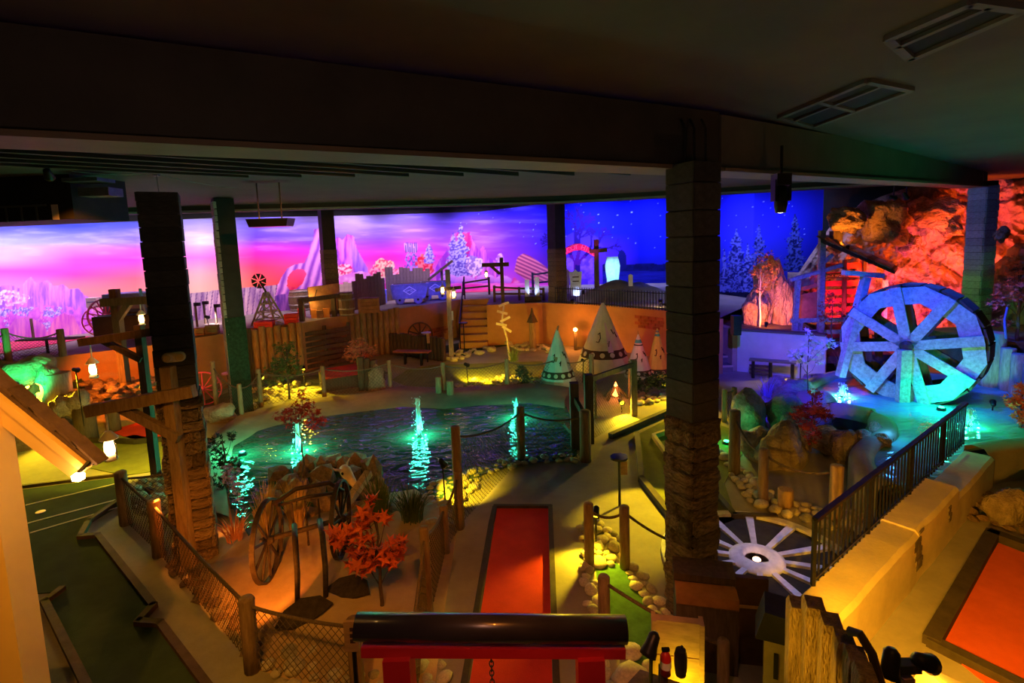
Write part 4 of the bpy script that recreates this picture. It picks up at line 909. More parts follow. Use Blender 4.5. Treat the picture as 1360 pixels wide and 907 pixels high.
scatter([(1275, 690), (1300, 660), (1340, 655), (1400, 690), (1400, 720), (1330, 702)], 42, 0.07, 0.14, 16, ANG, 'angular brown rock beside the yellow stucco wall', 'brown rocks beside the stucco wall', name='rock')
boulder(1345, 700, 52, 46, 'big yellow lit boulder beside the stucco wall', 2, deep=0.7)
# ---------------------------------------------------------------- sand island props
def reeds(label, px, py, n, h, spread, seed, mat=reed_m, name='reed_clump'):
    random.seed(seed); b_ = P(px, py); t_ = thing(name, label, 'plant', (b_.x, b_.y, 0.05))
    for g in range(2):
        mb = MB()
        for _ in range(n // 2):
            a = random.uniform(0, 6.28); r0 = random.uniform(0, spread * 0.4); hh = h * random.uniform(0.55, 1.0); ln = random.uniform(0.05, 0.35) * spread * 2.2
            p0_ = Vector((r0 * math.cos(a), r0 * math.sin(a), 0)); p2_ = p0_ + Vector((ln * math.cos(a), ln * math.sin(a), hh)); p1_ = p0_ + Vector((0, 0, hh * 0.6))
            q_ = [p0_.lerp(p1_, u).lerp(p1_.lerp(p2_, u), u) for u in (0, 0.35, 0.7, 1)]
            mb.tube(q_, [0.006, 0.006, 0.004, 0.001], 3, caps=False)
        mb.build('blades', mat, t_)
    return t_
reeds('tall dry golden reeds left of the wagon', 358, 730, 120, 0.85, 0.2, 1); reeds('dry golden reeds between rock pile and wagon', 396, 722, 110, 0.8, 0.2, 2)
reeds('dark green grass clump right of the rock pile', 505, 700, 120, 0.7, 0.3, 3, leaf_green); reeds('spiky green grass beside the lit stones', 548, 700, 110, 0.55, 0.35, 4, leaf_green)
reeds('small dry shrub at the left tip of the sand island', 312, 722, 60, 0.35, 0.25, 5, leaf_rust, 'dry_shrub')
# rusty cart with plough
c = P(415, 775); t = thing('old_cart', 'rusty iron cart frame with large wheels and curved shafts on the sand', 'cart', (c.x, c.y, 0.12), R(20))
def wheel(parent, ctr, axis_az, rad, mat, spokes=10, name='wheel', rim=0.025, hub=0.05, wdt=0.05):
    rot = Matrix.Rotation(axis_az, 3, 'Z') @ Matrix.Rotation(R(90), 3, 'X')      # disc normal along local y rotated
    w_ = bpy.data.objects.new(name, None)
    mb = MB(); N_ = 28; pr = [(rad - rim, -wdt / 2), (rad, -wdt / 2), (rad, wdt / 2), (rad - rim, wdt / 2), (rad - rim, -wdt / 2)]
    vs_ = []
    for i in range(N_):
        a = 2 * math.pi * i / N_
        for r_, z_ in pr[:4]: vs_.append(Vector(ctr) + rot @ Vector((r_ * math.cos(a), r_ * math.sin(a), z_)))
    mb.add(vs_, [(i * 4 + j, ((i + 1) % N_) * 4 + j, ((i + 1) % N_) * 4 + (j + 1) % 4, i * 4 + (j + 1) % 4) for i in range(N_) for j in range(4)])
    o_ = mb.build(name, mat, parent)
    MB().lathe([(hub * 0.7, -wdt), (hub, -wdt * 0.6), (hub, wdt * 0.6), (hub * 0.6, wdt * 1.3)], 12, ctr, rot).build('hub', mat, o_)
    for k in range(spokes):
        a = 2 * math.pi * (k + 0.5) / spokes; d_ = rot @ Vector((math.cos(a), math.sin(a), 0))
        MB().bar(Vector(ctr) + d_ * hub * 0.8, Vector(ctr) + d_ * (rad - rim * 0.6), rim * 0.9, rim * 0.8).build('spoke', mat, o_)
    return o_
wheel(t, (-0.42, 0.1, 0.44), R(75), 0.44, iron_m, 10); wheel(t, (0.35, 0.25, 0.44), R(75), 0.44, iron_m, 10)
MB().tube([(-0.5, 0.1, 0.44), (0.45, 0.26, 0.44)], 0.03, 8).build('axle', iron_m, t)
for x in (-0.15, 0.12): MB().tube([(x, 0.2, 0.5), (x + 0.03, -0.25, 0.55), (x + 0.04, -0.45, 0.3), (x + 0.02, -0.55, 0.0)], [0.03, 0.03, 0.028, 0.025], 8).build('shaft', iron_m, t, True)
MB().tube([(-0.35, 0.3, 0.75), (-0.1, 0.2, 0.92), (0.25, 0.3, 0.88), (0.4, 0.4, 0.7)], 0.025, 8).build('seat_bar', iron_m, t, True)
MB().tube([(-0.3, 0.35, 0.7), (0.0, 0.25, 0.78), (0.3, 0.36, 0.72)], 0.02, 8).build('seat_bar', iron_m, t, True)
for k in range(5): MB().tube([(-0.3 + 0.14 * k, 0.25, 0.2), (-0.3 + 0.14 * k, 0.28, 0.72)], 0.013, 6).build('tine', iron_m, t)
for px, py, rz, lb in ((405, 840, 0.5, 'dark iron plough blade lying left of the shafts'), (462, 806, -0.3, 'dark iron plough blade lying right of the shafts')):
    c = P(px, py); mb = MB(); prof_ = [(-0.26, 0), (-0.16, 0.12), (0.0, 0.17), (0.18, 0.12), (0.28, 0.0), (0.12, -0.06), (-0.1, -0.07)]
    mb.plate(prof_, (c.x, c.y, 0.16), (math.cos(rz), math.sin(rz), 0.1), (-math.sin(rz), math.cos(rz), 0.45), 0.03); tag(mb.build('plough_blade', iron_m), lb, 'plough')
# ---------------------------------------------------------------- trees
def maple_leaf_mesh(mat):
    mb = MB(); pts_ = []
    for k in range(10):
        a = math.pi * 2 * k / 10; r_ = 1.0 if k % 2 == 0 else 0.38
        if k == 5: r_ = 0.15
        pts_.append((r_ * math.cos(a), r_ * math.sin(a)))
    vs_ = [Vector((x, y, 0.18 * (x * x + y * y))) for x, y in pts_] + [Vector((0, 0, 0))]
    mb.add(vs_, [(i, (i + 1) % 10, 10) for i in range(10)]); return mb.mesh('leaf', mat)
def tree(label, px, py, pytop, crown_px, mat, seed, n=120, leaf=0.06, trunk=0.02, z=0.0, cat='tree', name='sapling', indiv=False, blobs=None, bark=None, bare=False, lean=0.0):
    """trunk, branches and leaves; crown given by blobs (dx_px, py, r_px) around the trunk"""
    random.seed(seed); b_ = P(px, py, z); t_ = thing(name, label, cat, tuple(b_)); h = hgt(b_, pytop); mpp = b_.y / F
    tr = MB(); k = 6; pts_ = [Vector((lean * h * (i / k) + 0.02 * random.uniform(-1, 1), 0.02 * random.uniform(-1, 1), h * 0.8 * i / k)) for i in range(k + 1)]
    tr.tube(pts_, trunk, 7, r2=trunk * 0.45); tr.build('trunk', bark or bark_m, t_, True)
    br = MB(); spots = []
    for (dx, yy, rp_) in blobs:
        cz = hgt(b_, yy); c_ = Vector((dx * mpp, 0, cz)); rr = rp_ * mpp; s_ = pts_[max(1, min(k, int(cz / (h * 0.8) * k * 0.75)))]
        br.tube([s_, s_.lerp(c_, 0.5) + Vector((0, 0, 0.05 * h * random.uniform(-1, 1))), c_], trunk * 0.35, 5, r2=trunk * 0.12)
        for _ in range(5):
            e_ = c_ + Vector([random.gauss(0, rr * 0.5) for _ in range(3)]); br.tube([c_.lerp(s_, 0.2), e_], trunk * 0.15, 4, r2=trunk * 0.06)
        spots.append((c_, rr))
    br.build('branches', bark or bark_m, t_, True)
    tot = sum(r_ ** 2 for _, r_ in spots); me_ = maple_leaf_mesh(mat); mb = MB()
    for c_, r_ in spots:
        for _ in range(max(3, int(n * r_ * r_ / tot))):
            v = Vector([random.gauss(0, 1) for _ in range(3)]).normalized() * r_ * random.random() ** 0.45; v.z *= 0.9; p_ = c_ + v
            e_ = Euler((random.uniform(-0.9, 0.9), random.uniform(-0.9, 0.9), random.uniform(0, 6.28))); s_ = leaf * random.uniform(0.6, 1.25)
            if indiv: link('leaf', me_, t_, p_, e_, s_)
            else:
                m3 = e_.to_matrix(); mb.add([m3 @ (q.co * s_) + p_ for q in me_.vertices], [tuple(f_.vertices) for f_ in me_.polygons])
    if not indiv: o_ = mb.build('foliage', mat, t_); o_['kind'] = 'stuff'
    return t_
tree('orange leaved maple sapling in front of the rusty cart', 508, 820, 660, 60, leaf_orange, 1, 230, 0.085, 0.022, indiv=True, blobs=[(-24, 712, 17), (-10, 690, 18), (-46, 714, 16), (-28, 738, 18), (0, 738, 22), (24, 728, 16), (-8, 664, 8), (14, 690, 9), (20, 742, 16), (34, 722, 9), (-60, 708, 8), (-16, 748, 16)])
tree('dark red sapling standing in the pond', 405, 648, 525, 40, leaf_red, 2, 260, 0.05, 0.014, blobs=[(5, 545, 20), (-12, 555, 16), (22, 558, 16), (8, 525, 10), (-26, 552, 10)], z=0.03)
tree('green leafed young tree behind the far rope fence', 385, 530, 445, 40, leaf_green, 3, 420, 0.07, 0.03, blobs=[(0, 478, 18), (-14, 495, 18), (10, 492, 14), (-8, 462, 10), (-24, 508, 10), (6, 458, 8)])
tree('rust leafed bush in a log tub beside the slat wall', 483, 512, 448, 30, leaf_rust, 4, 420, 0.06, 0.03, blobs=[(-4, 462, 16), (-14, 470, 12), (10, 466, 12), (0, 480, 12)])
tree('dark leafy shrub hanging over the left bank', 302, 650, 570, 40, leaf_dark, 5, 380, 0.05, 0.02, blobs=[(-14, 590, 16), (-6, 610, 16), (8, 618, 14), (-10, 640, 16), (14, 580, 8), (20, 630, 8)], name='shrub', cat='shrub')
tree('lilac flowering shrub beside the green pool lamp', 306, 676, 615, 30, leaf_purple, 6, 150, 0.035, 0.012, blobs=[(4, 632, 14), (10, 645, 14), (0, 622, 8), (14, 660, 8)], name='shrub', cat='shrub')
tree('pale silvery sapling beside the blue lit wall', 1072, 540, 430, 40, leaf_pale, 7, 230, 0.06, 0.015, z=0.2, blobs=[(5, 462, 16), (-18, 472, 12), (24, 458, 12), (0, 443, 8), (12, 478, 10), (-10, 480, 8)])
tree('dark red maple on the boulder island', 1078, 600, 510, 40, leaf_red, 8, 320, 0.06, 0.02, z=0.2, blobs=[(0, 545, 16), (-18, 550, 14), (16, 552, 14), (4, 525, 10), (-6, 565, 12), (0, 580, 12)])
tree('orange maple at the right edge beside the pond', 1352, 600, 500, 40, leaf_orange, 9, 380, 0.06, 0.02, blobs=[(0, 540, 16), (-14, 530, 10), (12, 530, 14), (0, 515, 10), (4, 558, 14), (22, 545, 16)])
tree('tall rust coloured tree in the log planter at the right edge', 1350, 452, 330, 50, leaf_rust, 10, 520, 0.075, 0.035, z=1.33, blobs=[(-10, 380, 24), (12, 360, 26), (-26, 400, 14), (14, 395, 20), (-6, 350, 14), (26, 380, 22), (-22, 428, 12)])
tree('bare white barked tree in the blue planter', 1009, 437, 330, 30, leaf_rust, 11, 300, 0.05, 0.03, z=1.05, blobs=[(8, 352, 16), (-4, 362, 12), (14, 372, 12), (4, 340, 12), (0, 384, 10)], bark=M('white_bark', (0.75, 0.65, 0.55), 0.8, 0.2, 8, 0.4))
tree('small purple lit sapling in front of the hut', 1104, 460, 380, 30, leaf_red, 12, 200, 0.05, 0.015, z=0.9, blobs=[(0, 405, 16), (-12, 418, 12), (12, 420, 10), (-4, 395, 10)])
tree('low dark shrub under the white teepee', 858, 528, 495, 30, leaf_dark, 13, 360, 0.06, 0.02, blobs=[(0, 508, 14), (16, 505, 14), (-12, 514, 10), (26, 512, 10)], name='shrub', cat='shrub')
tree('dark evergreen shrub on the shore left of the teepee', 697, 512, 486, 20, leaf_dark, 14, 260, 0.05, 0.02, blobs=[(0, 500, 12), (-4, 492, 8)], name='shrub', cat='shrub')
tree('dark round bush on the rocks below the hanging lantern', 105, 528, 502, 20, leaf_dark, 15, 200, 0.05, 0.02, blobs=[(0, 512, 9)], z=0.6, name='shrub', cat='shrub')
# ================================================================== cream gable house at the left edge
HD = 2.9
E = PD(123, 618, HD); A = PD(12, 529, HD); sl = (A - E).normalized(); RG = E + sl * 1.35
t = thing('cream_house', 'cream painted gable porch with dark shingles at the left edge', 'house', (PD(35, 900, HD).x, HD, 0))
o0 = t.location.copy()
down = Vector((0, 0, -1))
bp_ = PD(97, 637, HD); bw = 0.215
mb = MB(); mb.add([E - o0, RG - o0, RG - o0 + down * bw * 1.15, bp_ - o0, E - o0 + Vector((0, 0.035, 0)), RG - o0 + Vector((0, 0.035, 0)), RG - o0 + down * bw * 1.15 + Vector((0, 0.035, 0)), bp_ - o0 + Vector((0, 0.035, 0))], [(0, 1, 2, 3), (7, 6, 5, 4), (0, 4, 5, 1), (1, 5, 6, 2), (2, 6, 7, 3), (3, 7, 4, 0)]); mb.build('barge_board', cream_paint, t)
mb = MB(); s1 = E - o0 + Vector((0, -0.018, -0.035)) + sl * 0.03; mb.bar(s1, s1 + sl * 1.3, 0.03, 0.045); mb.build('barge_moulding', cream_paint, t)
nrm = Vector((-sl.z, 0, sl.x)); nrm = nrm if nrm.z > 0 else -nrm
mb = MB(); c0 = E - o0 - sl * 0.0 + nrm * 0.012 + Vector((0, 0.03, 0)); mb.bar(c0, c0 + sl * 1.37, 0.075, 0.02, up=nrm); mb.build('roof_deck', shingle_m, t)
for k in range(9):                                       # overlapping shingle courses
    a_ = c0 + sl * (0.15 * k - 0.02) + nrm * (0.018 + 0.004 * (k % 2))
    MB().bar(a_, a_ + sl * 0.19 + nrm * 0.014, 0.085, 0.014, up=nrm).build('shingle', shingle_m, t)
pb = PD(44, 760, HD - 0.02); px_ = pb.x - 0.165
MB().box((px_ - o0.x, -0.02, (A.z - 0.03) / 2), (0.19, 0.16, A.z - 0.03)).build('corner_post', cream_paint, t)
MB().box((px_ - o0.x - 0.45, 0.12, 0.95), (0.7, 0.06, 1.9)).build('wall_panel', M('orange_house_board', (0.5, 0.22, 0.06), 0.7, 0.2, 3, 0.2), t)
lp = PD(104, 633, HD - 0.07)
el2 = thing('eave_lamp', 'bright warm lamp at the eave tip of the cream house', 'lamp', tuple(lp)); MB().lathe([(0, -0.03), (0.03, -0.015), (0.032, 0.01), (0, 0.03)], 12).build('bulb', glow('eave_bulb', (1.0, 0.6, 0.2), 40), el2, True); MB().tube([(0, 0.0, 0.02), (0.02, 0.06, 0.06)], 0.012, 6).build('arm', metal_m, el2)
point_light('eave_lamp_light', lp + Vector((-0.03, -0.08, 0.0)), (1.0, 0.45, 0.05), 0.9, 0.02)
can_h = spotlight('amber spotlight above the cream house', (-1.9, 0.7, 4.75), (-2.75, 2.9, 2.2), (1.0, 0.42, 0.04), 30, 40, 0.0, 0.05, 3)
MB().tube([(0, 0, 0), (0, 0, 0.18)], 0.012, 6).build('hanger', metal_m, can_h)
# ================================================================== red gate in front
GD = 2.3
gl, gr = PD(473, 832, GD), PD(831, 836, GD)
t = thing('torii_gate', 'red gate with a black round top beam over the red lane', 'gate', ((gl.x + gr.x) / 2, GD, 0)); o0 = t.location.copy()
MB().tube([gl - o0, gr - o0], 0.062, 18).build('top_beam', black_gloss, t, True)
a_, b_ = PD(482, 860, GD), PD(829, 862, GD); MB().bar(a_ - o0, b_ - o0, 0.07, 0.05).build('cross_bar', red_paint, t)
for px in (529, 783):
    q = PD(px, 860, GD); MB().box((q.x - o0.x, 0.0, (q.z - 0.02) / 2), (0.125, 0.125, q.z - 0.02)).build('post', red_paint, t)
ch = thing('hanging_chain', 'dark chain with a padlock hanging from the red gate', 'chain', tuple(PD(652, 866, GD)))
for k in range(7):
    mb = MB(); N_ = 10; rot = Matrix.Rotation(R(90) * (k % 2), 3, 'Z'); mb.tube([rot @ Vector((0.010 * math.cos(2 * math.pi * i / N_), 0, -0.012 - 0.024 * k + 0.017 * math.sin(2 * math.pi * i / N_))) for i in range(N_ + 1)], 0.003, 5); mb.build('chain_link', iron_m, ch, True)
mb = MB().box((0, 0, -0.205), (0.04, 0.02, 0.05)); mb.build('padlock', iron_m, ch)
# sign stake by the gate
c = PD(468, 835, 2.9); t = thing('sign_stake', 'small wooden sign plate on a dark stake left of the red gate', 'sign', (c.x, 2.9, 0))
MB().tube([(0, 0, 0), (0, 0, c.z - 0.05)], 0.014, 8).build('stake', metal_m, t); MB().box((0, -0.02, c.z - 0.03), (0.085, 0.02, 0.19)).build('plate', sign_m, t)
for dz, s_ in ((0.02, 0.045), (-0.02, 0.05), (-0.055, 0.05)): MB().box((0.008, -0.032, c.z + dz), (s_ * 0.6, 0.004, 0.022)).build('lettering', band_m, t)
# ================================================================== lantern posts
def lantern(label, px, py_top, py_bot, depth, hang_px, s=1.0, power=2.2):
    top = PD(px, hang_px, depth); b0 = PD(px, py_bot, depth); r0 = PD(px, py_top, depth)
    t_ = thing('lantern', label, 'lantern', tuple(b0)); H_ = r0.z - b0.z; w = H_ * 0.5
    MB().tube([(0, 0, H_ * 0.98), (0.004, 0, H_ * 1.0 + (top.z - r0.z) * 0.5), (0, 0, top.z - b0.z)], 0.012, 6).build('hanging_rope', M('white_rope', (0.75, 0.68, 0.6), 0.8, 0.2, 30, 0), t_)
    MB().lathe([(0.02, H_), (w * 0.2, H_ * 0.98), (w * 0.55, H_ * 0.74), (w * 0.53, H_ * 0.72), (w * 0.2, H_ * 0.8)], 16).build('cap', white_metal, t_, True)
    MB().lathe([(w * 0.2, H_ * 0.18), (w * 0.33, H_ * 0.34), (w * 0.33, H_ * 0.52), (w * 0.24, H_ * 0.7)], 14).build('glass', glow('lantern_glow', (1.0, 0.55, 0.16), 14), t_, True)
    MB().lathe([(w * 0.36, 0.0), (w * 0.4, H_ * 0.06), (w * 0.3, H_ * 0.16), (w * 0.2, H_ * 0.19)], 14).build('fuel_base', white_metal, t_, True)
    for sd in (-1, 1): MB().tube([(sd * w * 0.38, 0, H_ * 0.08), (sd * w * 0.4, 0, H_ * 0.4), (sd * w * 0.3, 0, H_ * 0.74)], 0.007, 6).build('guard_wire', iron_m, t_)
    for k in range(3):
        a = k * 2.1 + 0.5; point_light('lantern_flame', b0 + Vector((w * 0.5 * math.cos(a), w * 0.5 * math.sin(a), H_ * 0.42)), (1.0, 0.55, 0.2), power / 3, 0.02)
    return t_
def gallows(label, px, py_base, py_top, beam_l, beam_r, beam_y, brace, w=0.1, mat=dark_timber, z=0.0):
    b_ = P(px, py_base, z); h = hgt(b_, py_top); t_ = thing('lantern_post', label, 'post', tuple(b_))
    MB().box((0, 0, h / 2), (w, w, h)).build('post', mat, t_)
    l = PD(beam_l[0], beam_l[1], b_.y - w) - b_; r_ = PD(beam_r[0], beam_r[1], b_.y - w) - b_
    MB().bar(l, r_, w * 0.8, w * 1.1).build('cross_beam', mat, t_)
    a_, c_ = [PD(q[0], q[1], b_.y - w * 0.6) - b_ for q in brace]; MB().bar(a_, c_, w * 0.7, w * 0.8).build('brace', mat, t_)
    return b_
gb = gallows('near timber lantern post standing against the left pillar', 252, 752, 487, (116, 546), (258, 519), 0, ((160, 541), (238, 582)), 0.12, post_m)
lantern('hanging white lantern on the near timber post', 148, 572, 611, gb.y - 0.1, 548, power=2.5)
gb = gallows('tall dark lantern post in front of the terrace wagon', 208, 634, 432, (106, 455), (207, 440), 0, ((136, 452), (188, 478)), 0.11, dark_timber)
lantern('hanging white lantern in front of the orange terrace wall', 125, 475, 502, gb.y - 0.1, 455, power=2.5)
gb = gallows('dark lantern post on the far left below the terrace', 167, 512, 384, (135, 402), (202, 398), 0, ((157, 424), (172, 402)), 0.15, dark_timber, 0.88)
lantern('small hanging lantern beside the left pillar', 189, 412, 432, gb.y - 0.1, 401, power=4)
# rocky bank sloping up to the left terrace wall
bt = [(-140, 498), (-20, 486), (75, 474), (150, 465), (205, 458), (250, 450)]; bb_ = [(-140, 640), (-20, 610), (75, 592), (150, 572), (205, 556), (250, 545)]; b = MB(); NB = 40; KB = 10
for i in range(NB + 1):
    u = i / NB * 5; k = min(4, int(u)); f = u - k; a_ = T(*bt[k]).lerp(T(*bt[k + 1]), f) + Vector((0, -0.04, 0)); c_ = P(*bb_[k]).lerp(P(*bb_[k + 1]), f)
    for j in range(KB + 1):
        v = j / KB; p = Vector((a_.x, a_.y, 0)).lerp(c_, v); z = (0.92 - 0.35 * (i / NB)) * (1 - v) ** 0.9 + 0.1 * mnoise.noise(p * 1.7) * (1 - v) * (v > 0); b.v.append(Vector((p.x, p.y, max(0.0, z) - (0.03 if v == 1 else 0))))
b.f = [(i * (KB + 1) + j, (i + 1) * (KB + 1) + j, (i + 1) * (KB + 1) + j + 1, i * (KB + 1) + j + 1) for i in range(NB) for j in range(KB)]
struct(b.build('floor_bank', brown_rock, smooth=True), 'rocky bank sloping up to the left terrace wall')
# log stumps and boulders on the left
def stump(label, px, py, pytop, wpx, mat=dark_timber, z=0.0, group=None):
    b_ = P(px, py, z); r_ = wpx / F * b_.y / 2; h = hgt(b_, pytop) ; t_ = thing('log_stump', label, 'log', tuple(b_), 0, group)
    MB().lathe([(r_ * 1.04, 0), (r_, h * 0.5), (r_ * 1.02, h)], 14).build('bark', mat, t_, True); MB().lathe([(0, h - 0.005), (r_ * 0.9, h + 0.006), (0, h + 0.01)], 14).build('cut_face', log_m, t_)
stump('dark log stump with a yellow lit rim behind the cream roof', 116, 585, 540, 26)
stump('short stump behind the near cross beam', 150, 555, 516, 14, z=0.1); stump('upright log stump lit green at the left edge', 47, 530, 486, 22, z=0.78); stump('broad weathered stump beside the green rocks', 78, 534, 496, 34, grey_timber, z=0.72)
stump('brown stump with net beside the red lane', 152, 572, 545, 16)
for i, (px, py, w, h, lb) in enumerate(((60, 545, 34, 28, 'reddish boulder under the yellow spotlight'), (78, 552, 30, 24, 'reddish boulder left of the log stump'), (98, 550, 36, 30, 'large reddish boulder right of the spotlight'), (45, 542, 26, 24, 'small reddish boulder at the roof edge'))): boulder(px, py, w, h, lb, i, z=0.6)
for i, (px, py, w, h, lb) in enumerate(((10, 522, 44, 40, 'green lit boulder at the left edge'), (42, 508, 50, 34, 'green lit boulder below the terrace posts'), (66, 512, 34, 26, 'green lit boulder against the terrace wall'), (-20, 520, 50, 46, 'green lit boulder cut by the left edge'), (34, 520, 30, 30, 'low green lit boulder beside the stump'))): tag(link('boulder', BOULD[(i + 1) % 5], None, PD(px, py - h / 2, 10.75), (0, 0, i), (w / 2 / F * 10.75 * 1.05, w / 2 / F * 10.75 * 0.8, h / 2 / F * 10.75 * 1.15)), lb, 'rock')
boulder(165, 540, 60, 20, 'low flat reddish boulder below the terrace wall', 3, z=0.2); boulder(192, 524, 50, 22, 'sloping brown rock slab in front of the left pillar', 2, deep=0.5, z=0.5)
spotlight('yellow spotlight on the tall dark lantern post', P(208, 634) + Vector((-0.09, 0.06, 1.55)), P(165, 612), YEL, 260, 85, 0.0, 0.05, 6)
boulder(95, 575, 30, 30, 'yellow lit boulder beside the log stump', 4)
spotlight('green floodlight shining on the left rocks', PD(20, 512, 9.9), PD(36, 492, 10.8), (0.02, 1.0, 0.22), 110, 120, 0.5, 0.07, 10)
spotlight('yellow spotlight on the reddish boulders', P(68, 540, 0.5) + Vector((0.1, -0.6, 0.6)), P(165, 608), YEL, 420, 85, 0.6, 0.05, 20)
spotlight('amber spotlight lighting the far left gravel', P(112, 556, 0.35) + Vector((0.4, -0.5, 1.15)), P(165, 503, 0.95), ORG, 260, 90, 1.15, 0.05, 8)
# round tables / hole signs on thin poles
def pole_table(label, px, py, pytop, wpx, mat, board=None, name='pole_sign'):
    b_ = P(px, py); h = hgt(b_, pytop); r_ = wpx / 2 / F * b_.y; t_ = thing(name, label, 'sign', tuple(b_))
    MB().tube([(0, 0, 0), (0, 0, h)], 0.018, 8).build('pole', metal_m, t_); MB().lathe([(0, h - 0.01), (r_, h - 0.01), (r_, h + 0.02), (0, h + 0.025)], 20).build('round_top', mat, t_)
    if board: MB().box((0.06, -0.03, h - board / 2 - 0.03), (0.09, 0.02, board)).build('number_board', sign_m, t_)
pole_table('round pink topped scoring stand behind the left rope fence', 307, 545, 496, 15, M('pink_top', (0.8, 0.3, 0.6), 0.6, 0.1, 3, 0))
pole_table('round dark topped scoring stand on the yellow path', 823, 672, 608, 24, metal_m, 0.2)
pole_table('round topped scoring stand beside the log bench wall', 568, 481, 442, 13, M('violet_top', (0.4, 0.35, 0.9), 0.6, 0.1, 3, 0), 0.3)
pole_table('round topped stand below the orange stair', 617, 464, 429, 12, metal_m)
# blue spoked decorative wheel leaning on far side
c = P(272, 538); t = thing('leaning_wheel', 'small spoked wheel leaning behind the left pillar', 'wheel', tuple(c)); wheel(t, (0, 0, 0.42), R(15), 0.42, pink_wheel, 10, 'rim')
# small lamps on stakes near the green tree
spotlight('pale yellow spotlight under the green tree', P(350, 516) + Vector((0, 0, 0.3)), P(380, 520) + Vector((0, 0.2, 0.0)), YEL, 170, 110, 0.3, 0.06, 20)
spotlight('yellow spotlight low among the rocks under the green tree', P(405, 514) + Vector((0, 0, 0.5)), P(400, 522), YEL, 150, 120, 0.5, 0.05, 10)
spotlight('yellow spotlight beside the three short posts', P(622, 512) + Vector((0, 0, 0.55)), P(650, 500), YEL, 300, 110, 0.55, 0.06, 14)
spotlight('yellow spotlight on a thin stake by the tall post', P(592, 672) + Vector((0, 0, 0.62)), P(616, 655), YEL, 130, 75, 0.62, 0.055, 16)
spotlight('yellow spotlight by the rope posts of the turf strip', P(797, 728) + Vector((-0.05, 0, 0.42)), P(776, 745) + Vector((0, -0.2, 0)), YEL, 110, 105, 0.42, 0.05, 16)
spotlight('bright yellow spotlight behind the bridge net', P(826, 548) + Vector((0, 0, 0.22)), P(850, 566), YEL, 170, 120, 0.22, 0.06, 30)
spotlight('yellow spotlight over the curving path', P(880, 640) + Vector((0.3, 0.2, 1.6)), P(858, 684), YEL, 480, 46, 1.6, 0.05, 6)
spotlight('yellow spotlight on the shrubs side of the path', P(890, 528) + Vector((0.2, 0.1, 0.9)), P(880, 560), YEL, 260, 95, 0.9, 0.05, 8)
# ================================================================== raised red box lane and log tubs on the far shore
def log_row(label, pts_, top, dia_px, mat=log_m, name='log_palisade', z0=0.0, seed=1, jit=0.06, cat='palisade', group=None):
    """upright logs side by side along the given base line; pts_ base pixels, top: z of tops or list of rows"""
    random.seed(seed); B = [P(*p, z0) for p in pts_]; t_ = thing(name, label, cat, tuple(B[0]), 0, group)
    for a_, b_ in zip(B, B[1:]):
        L_ = (b_ - a_).length; d_ = dia_px / F * (a_.y + b_.y) / 2; n_ = max(1, round(L_ / d_))
        for k in range(n_):
            p_ = a_.lerp(b_, (k + 0.5) / n_); r_ = L_ / n_ / 2 * random.uniform(0.96, 1.06); h_ = top - z0 + random.uniform(-jit, jit)
            mb = MB(); post_mesh(mb, (0, 0, 0), h_, r_, 8, 0.02); o_ = mb.build('log', mat, t_, True); o_.location = p_ - B[0]; o_.rotation_euler = (0, 0, random.uniform(0, 6))
    return t_
f_ = lambda k: (front1[k].x, front1[k].y)
def row_world(label, pts_, top, d_, mat, seed, name='log_palisade', z0=0.0, jit=0.06, cat='palisade', box=False):
    random.seed(seed); B = [Vector((*p, z0)) for p in pts_]; t_ = thing(name, label, cat, tuple(B[0]))
    for a_, b_ in zip(B, B[1:]):
        n_ = max(1, round((b_ - a_).length / d_))
        for k in range(n_):
            p_ = a_.lerp(b_, (k + 0.5) / n_); r_ = (b_ - a_).length / n_ / 2 * 1.02; h_ = top - z0 + random.uniform(-jit, jit); mb = MB()
            if box: mb.box((0, 0, h_ / 2), (r_ * 1.9, 0.035, h_))
            else: post_mesh(mb, (0, 0, 0), h_, r_, 8, 0.02)
            o_ = mb.build('plank' if box else 'log', mat, t_, not box); o_.location = p_ - B[0]
            if box: o_.rotation_euler = (0, 0, math.atan2(b_.y - a_.y, b_.x - a_.x))
    return t_
nf = lambda v, d_=0.14: (v.x + 0.02, v.y - d_)
row_world('tall orange lit log palisade below the derrick', [nf(T(334, 436)), nf(T(403, 429))], ZT + 0.02, 0.2, log_m, 1)
row_world('tall log palisade below the second barrel and mine carts', [nf(T(462, 418)), nf(T(530, 410))], ZT + 0.02, 0.2, log_m, 2)
row_world('brown log palisade beside the tall green pillar', [nf(T(318, 440)), nf(T(334, 436))], ZT + 0.02, 0.2, dark_timber, 3)
# horizontal slat wall
a_, b_ = T(398, 428), T(466, 419); a_ = Vector((a_.x, a_.y - 0.3, 0)); b_ = Vector((b_.x, b_.y - 0.3, 0)); t = thing('slat_wall', 'low wall of dark horizontal slats between two log palisades', 'wall panel', tuple(a_))
for k in range(7):
    z_ = 0.12 + 0.17 * k; MB().bar(Vector((0, 0, z_)), b_ - a_ + Vector((0, 0, z_ + 0.02 * (k % 2))), 0.05, 0.115).build('slat', dark_timber, t)
for f in (0.02, 0.5, 0.98): MB().box((b_ - a_) * f + Vector((0, 0.06, 0.66)), (0.1, 0.08, 1.32)).build('upright', dark_timber, t)
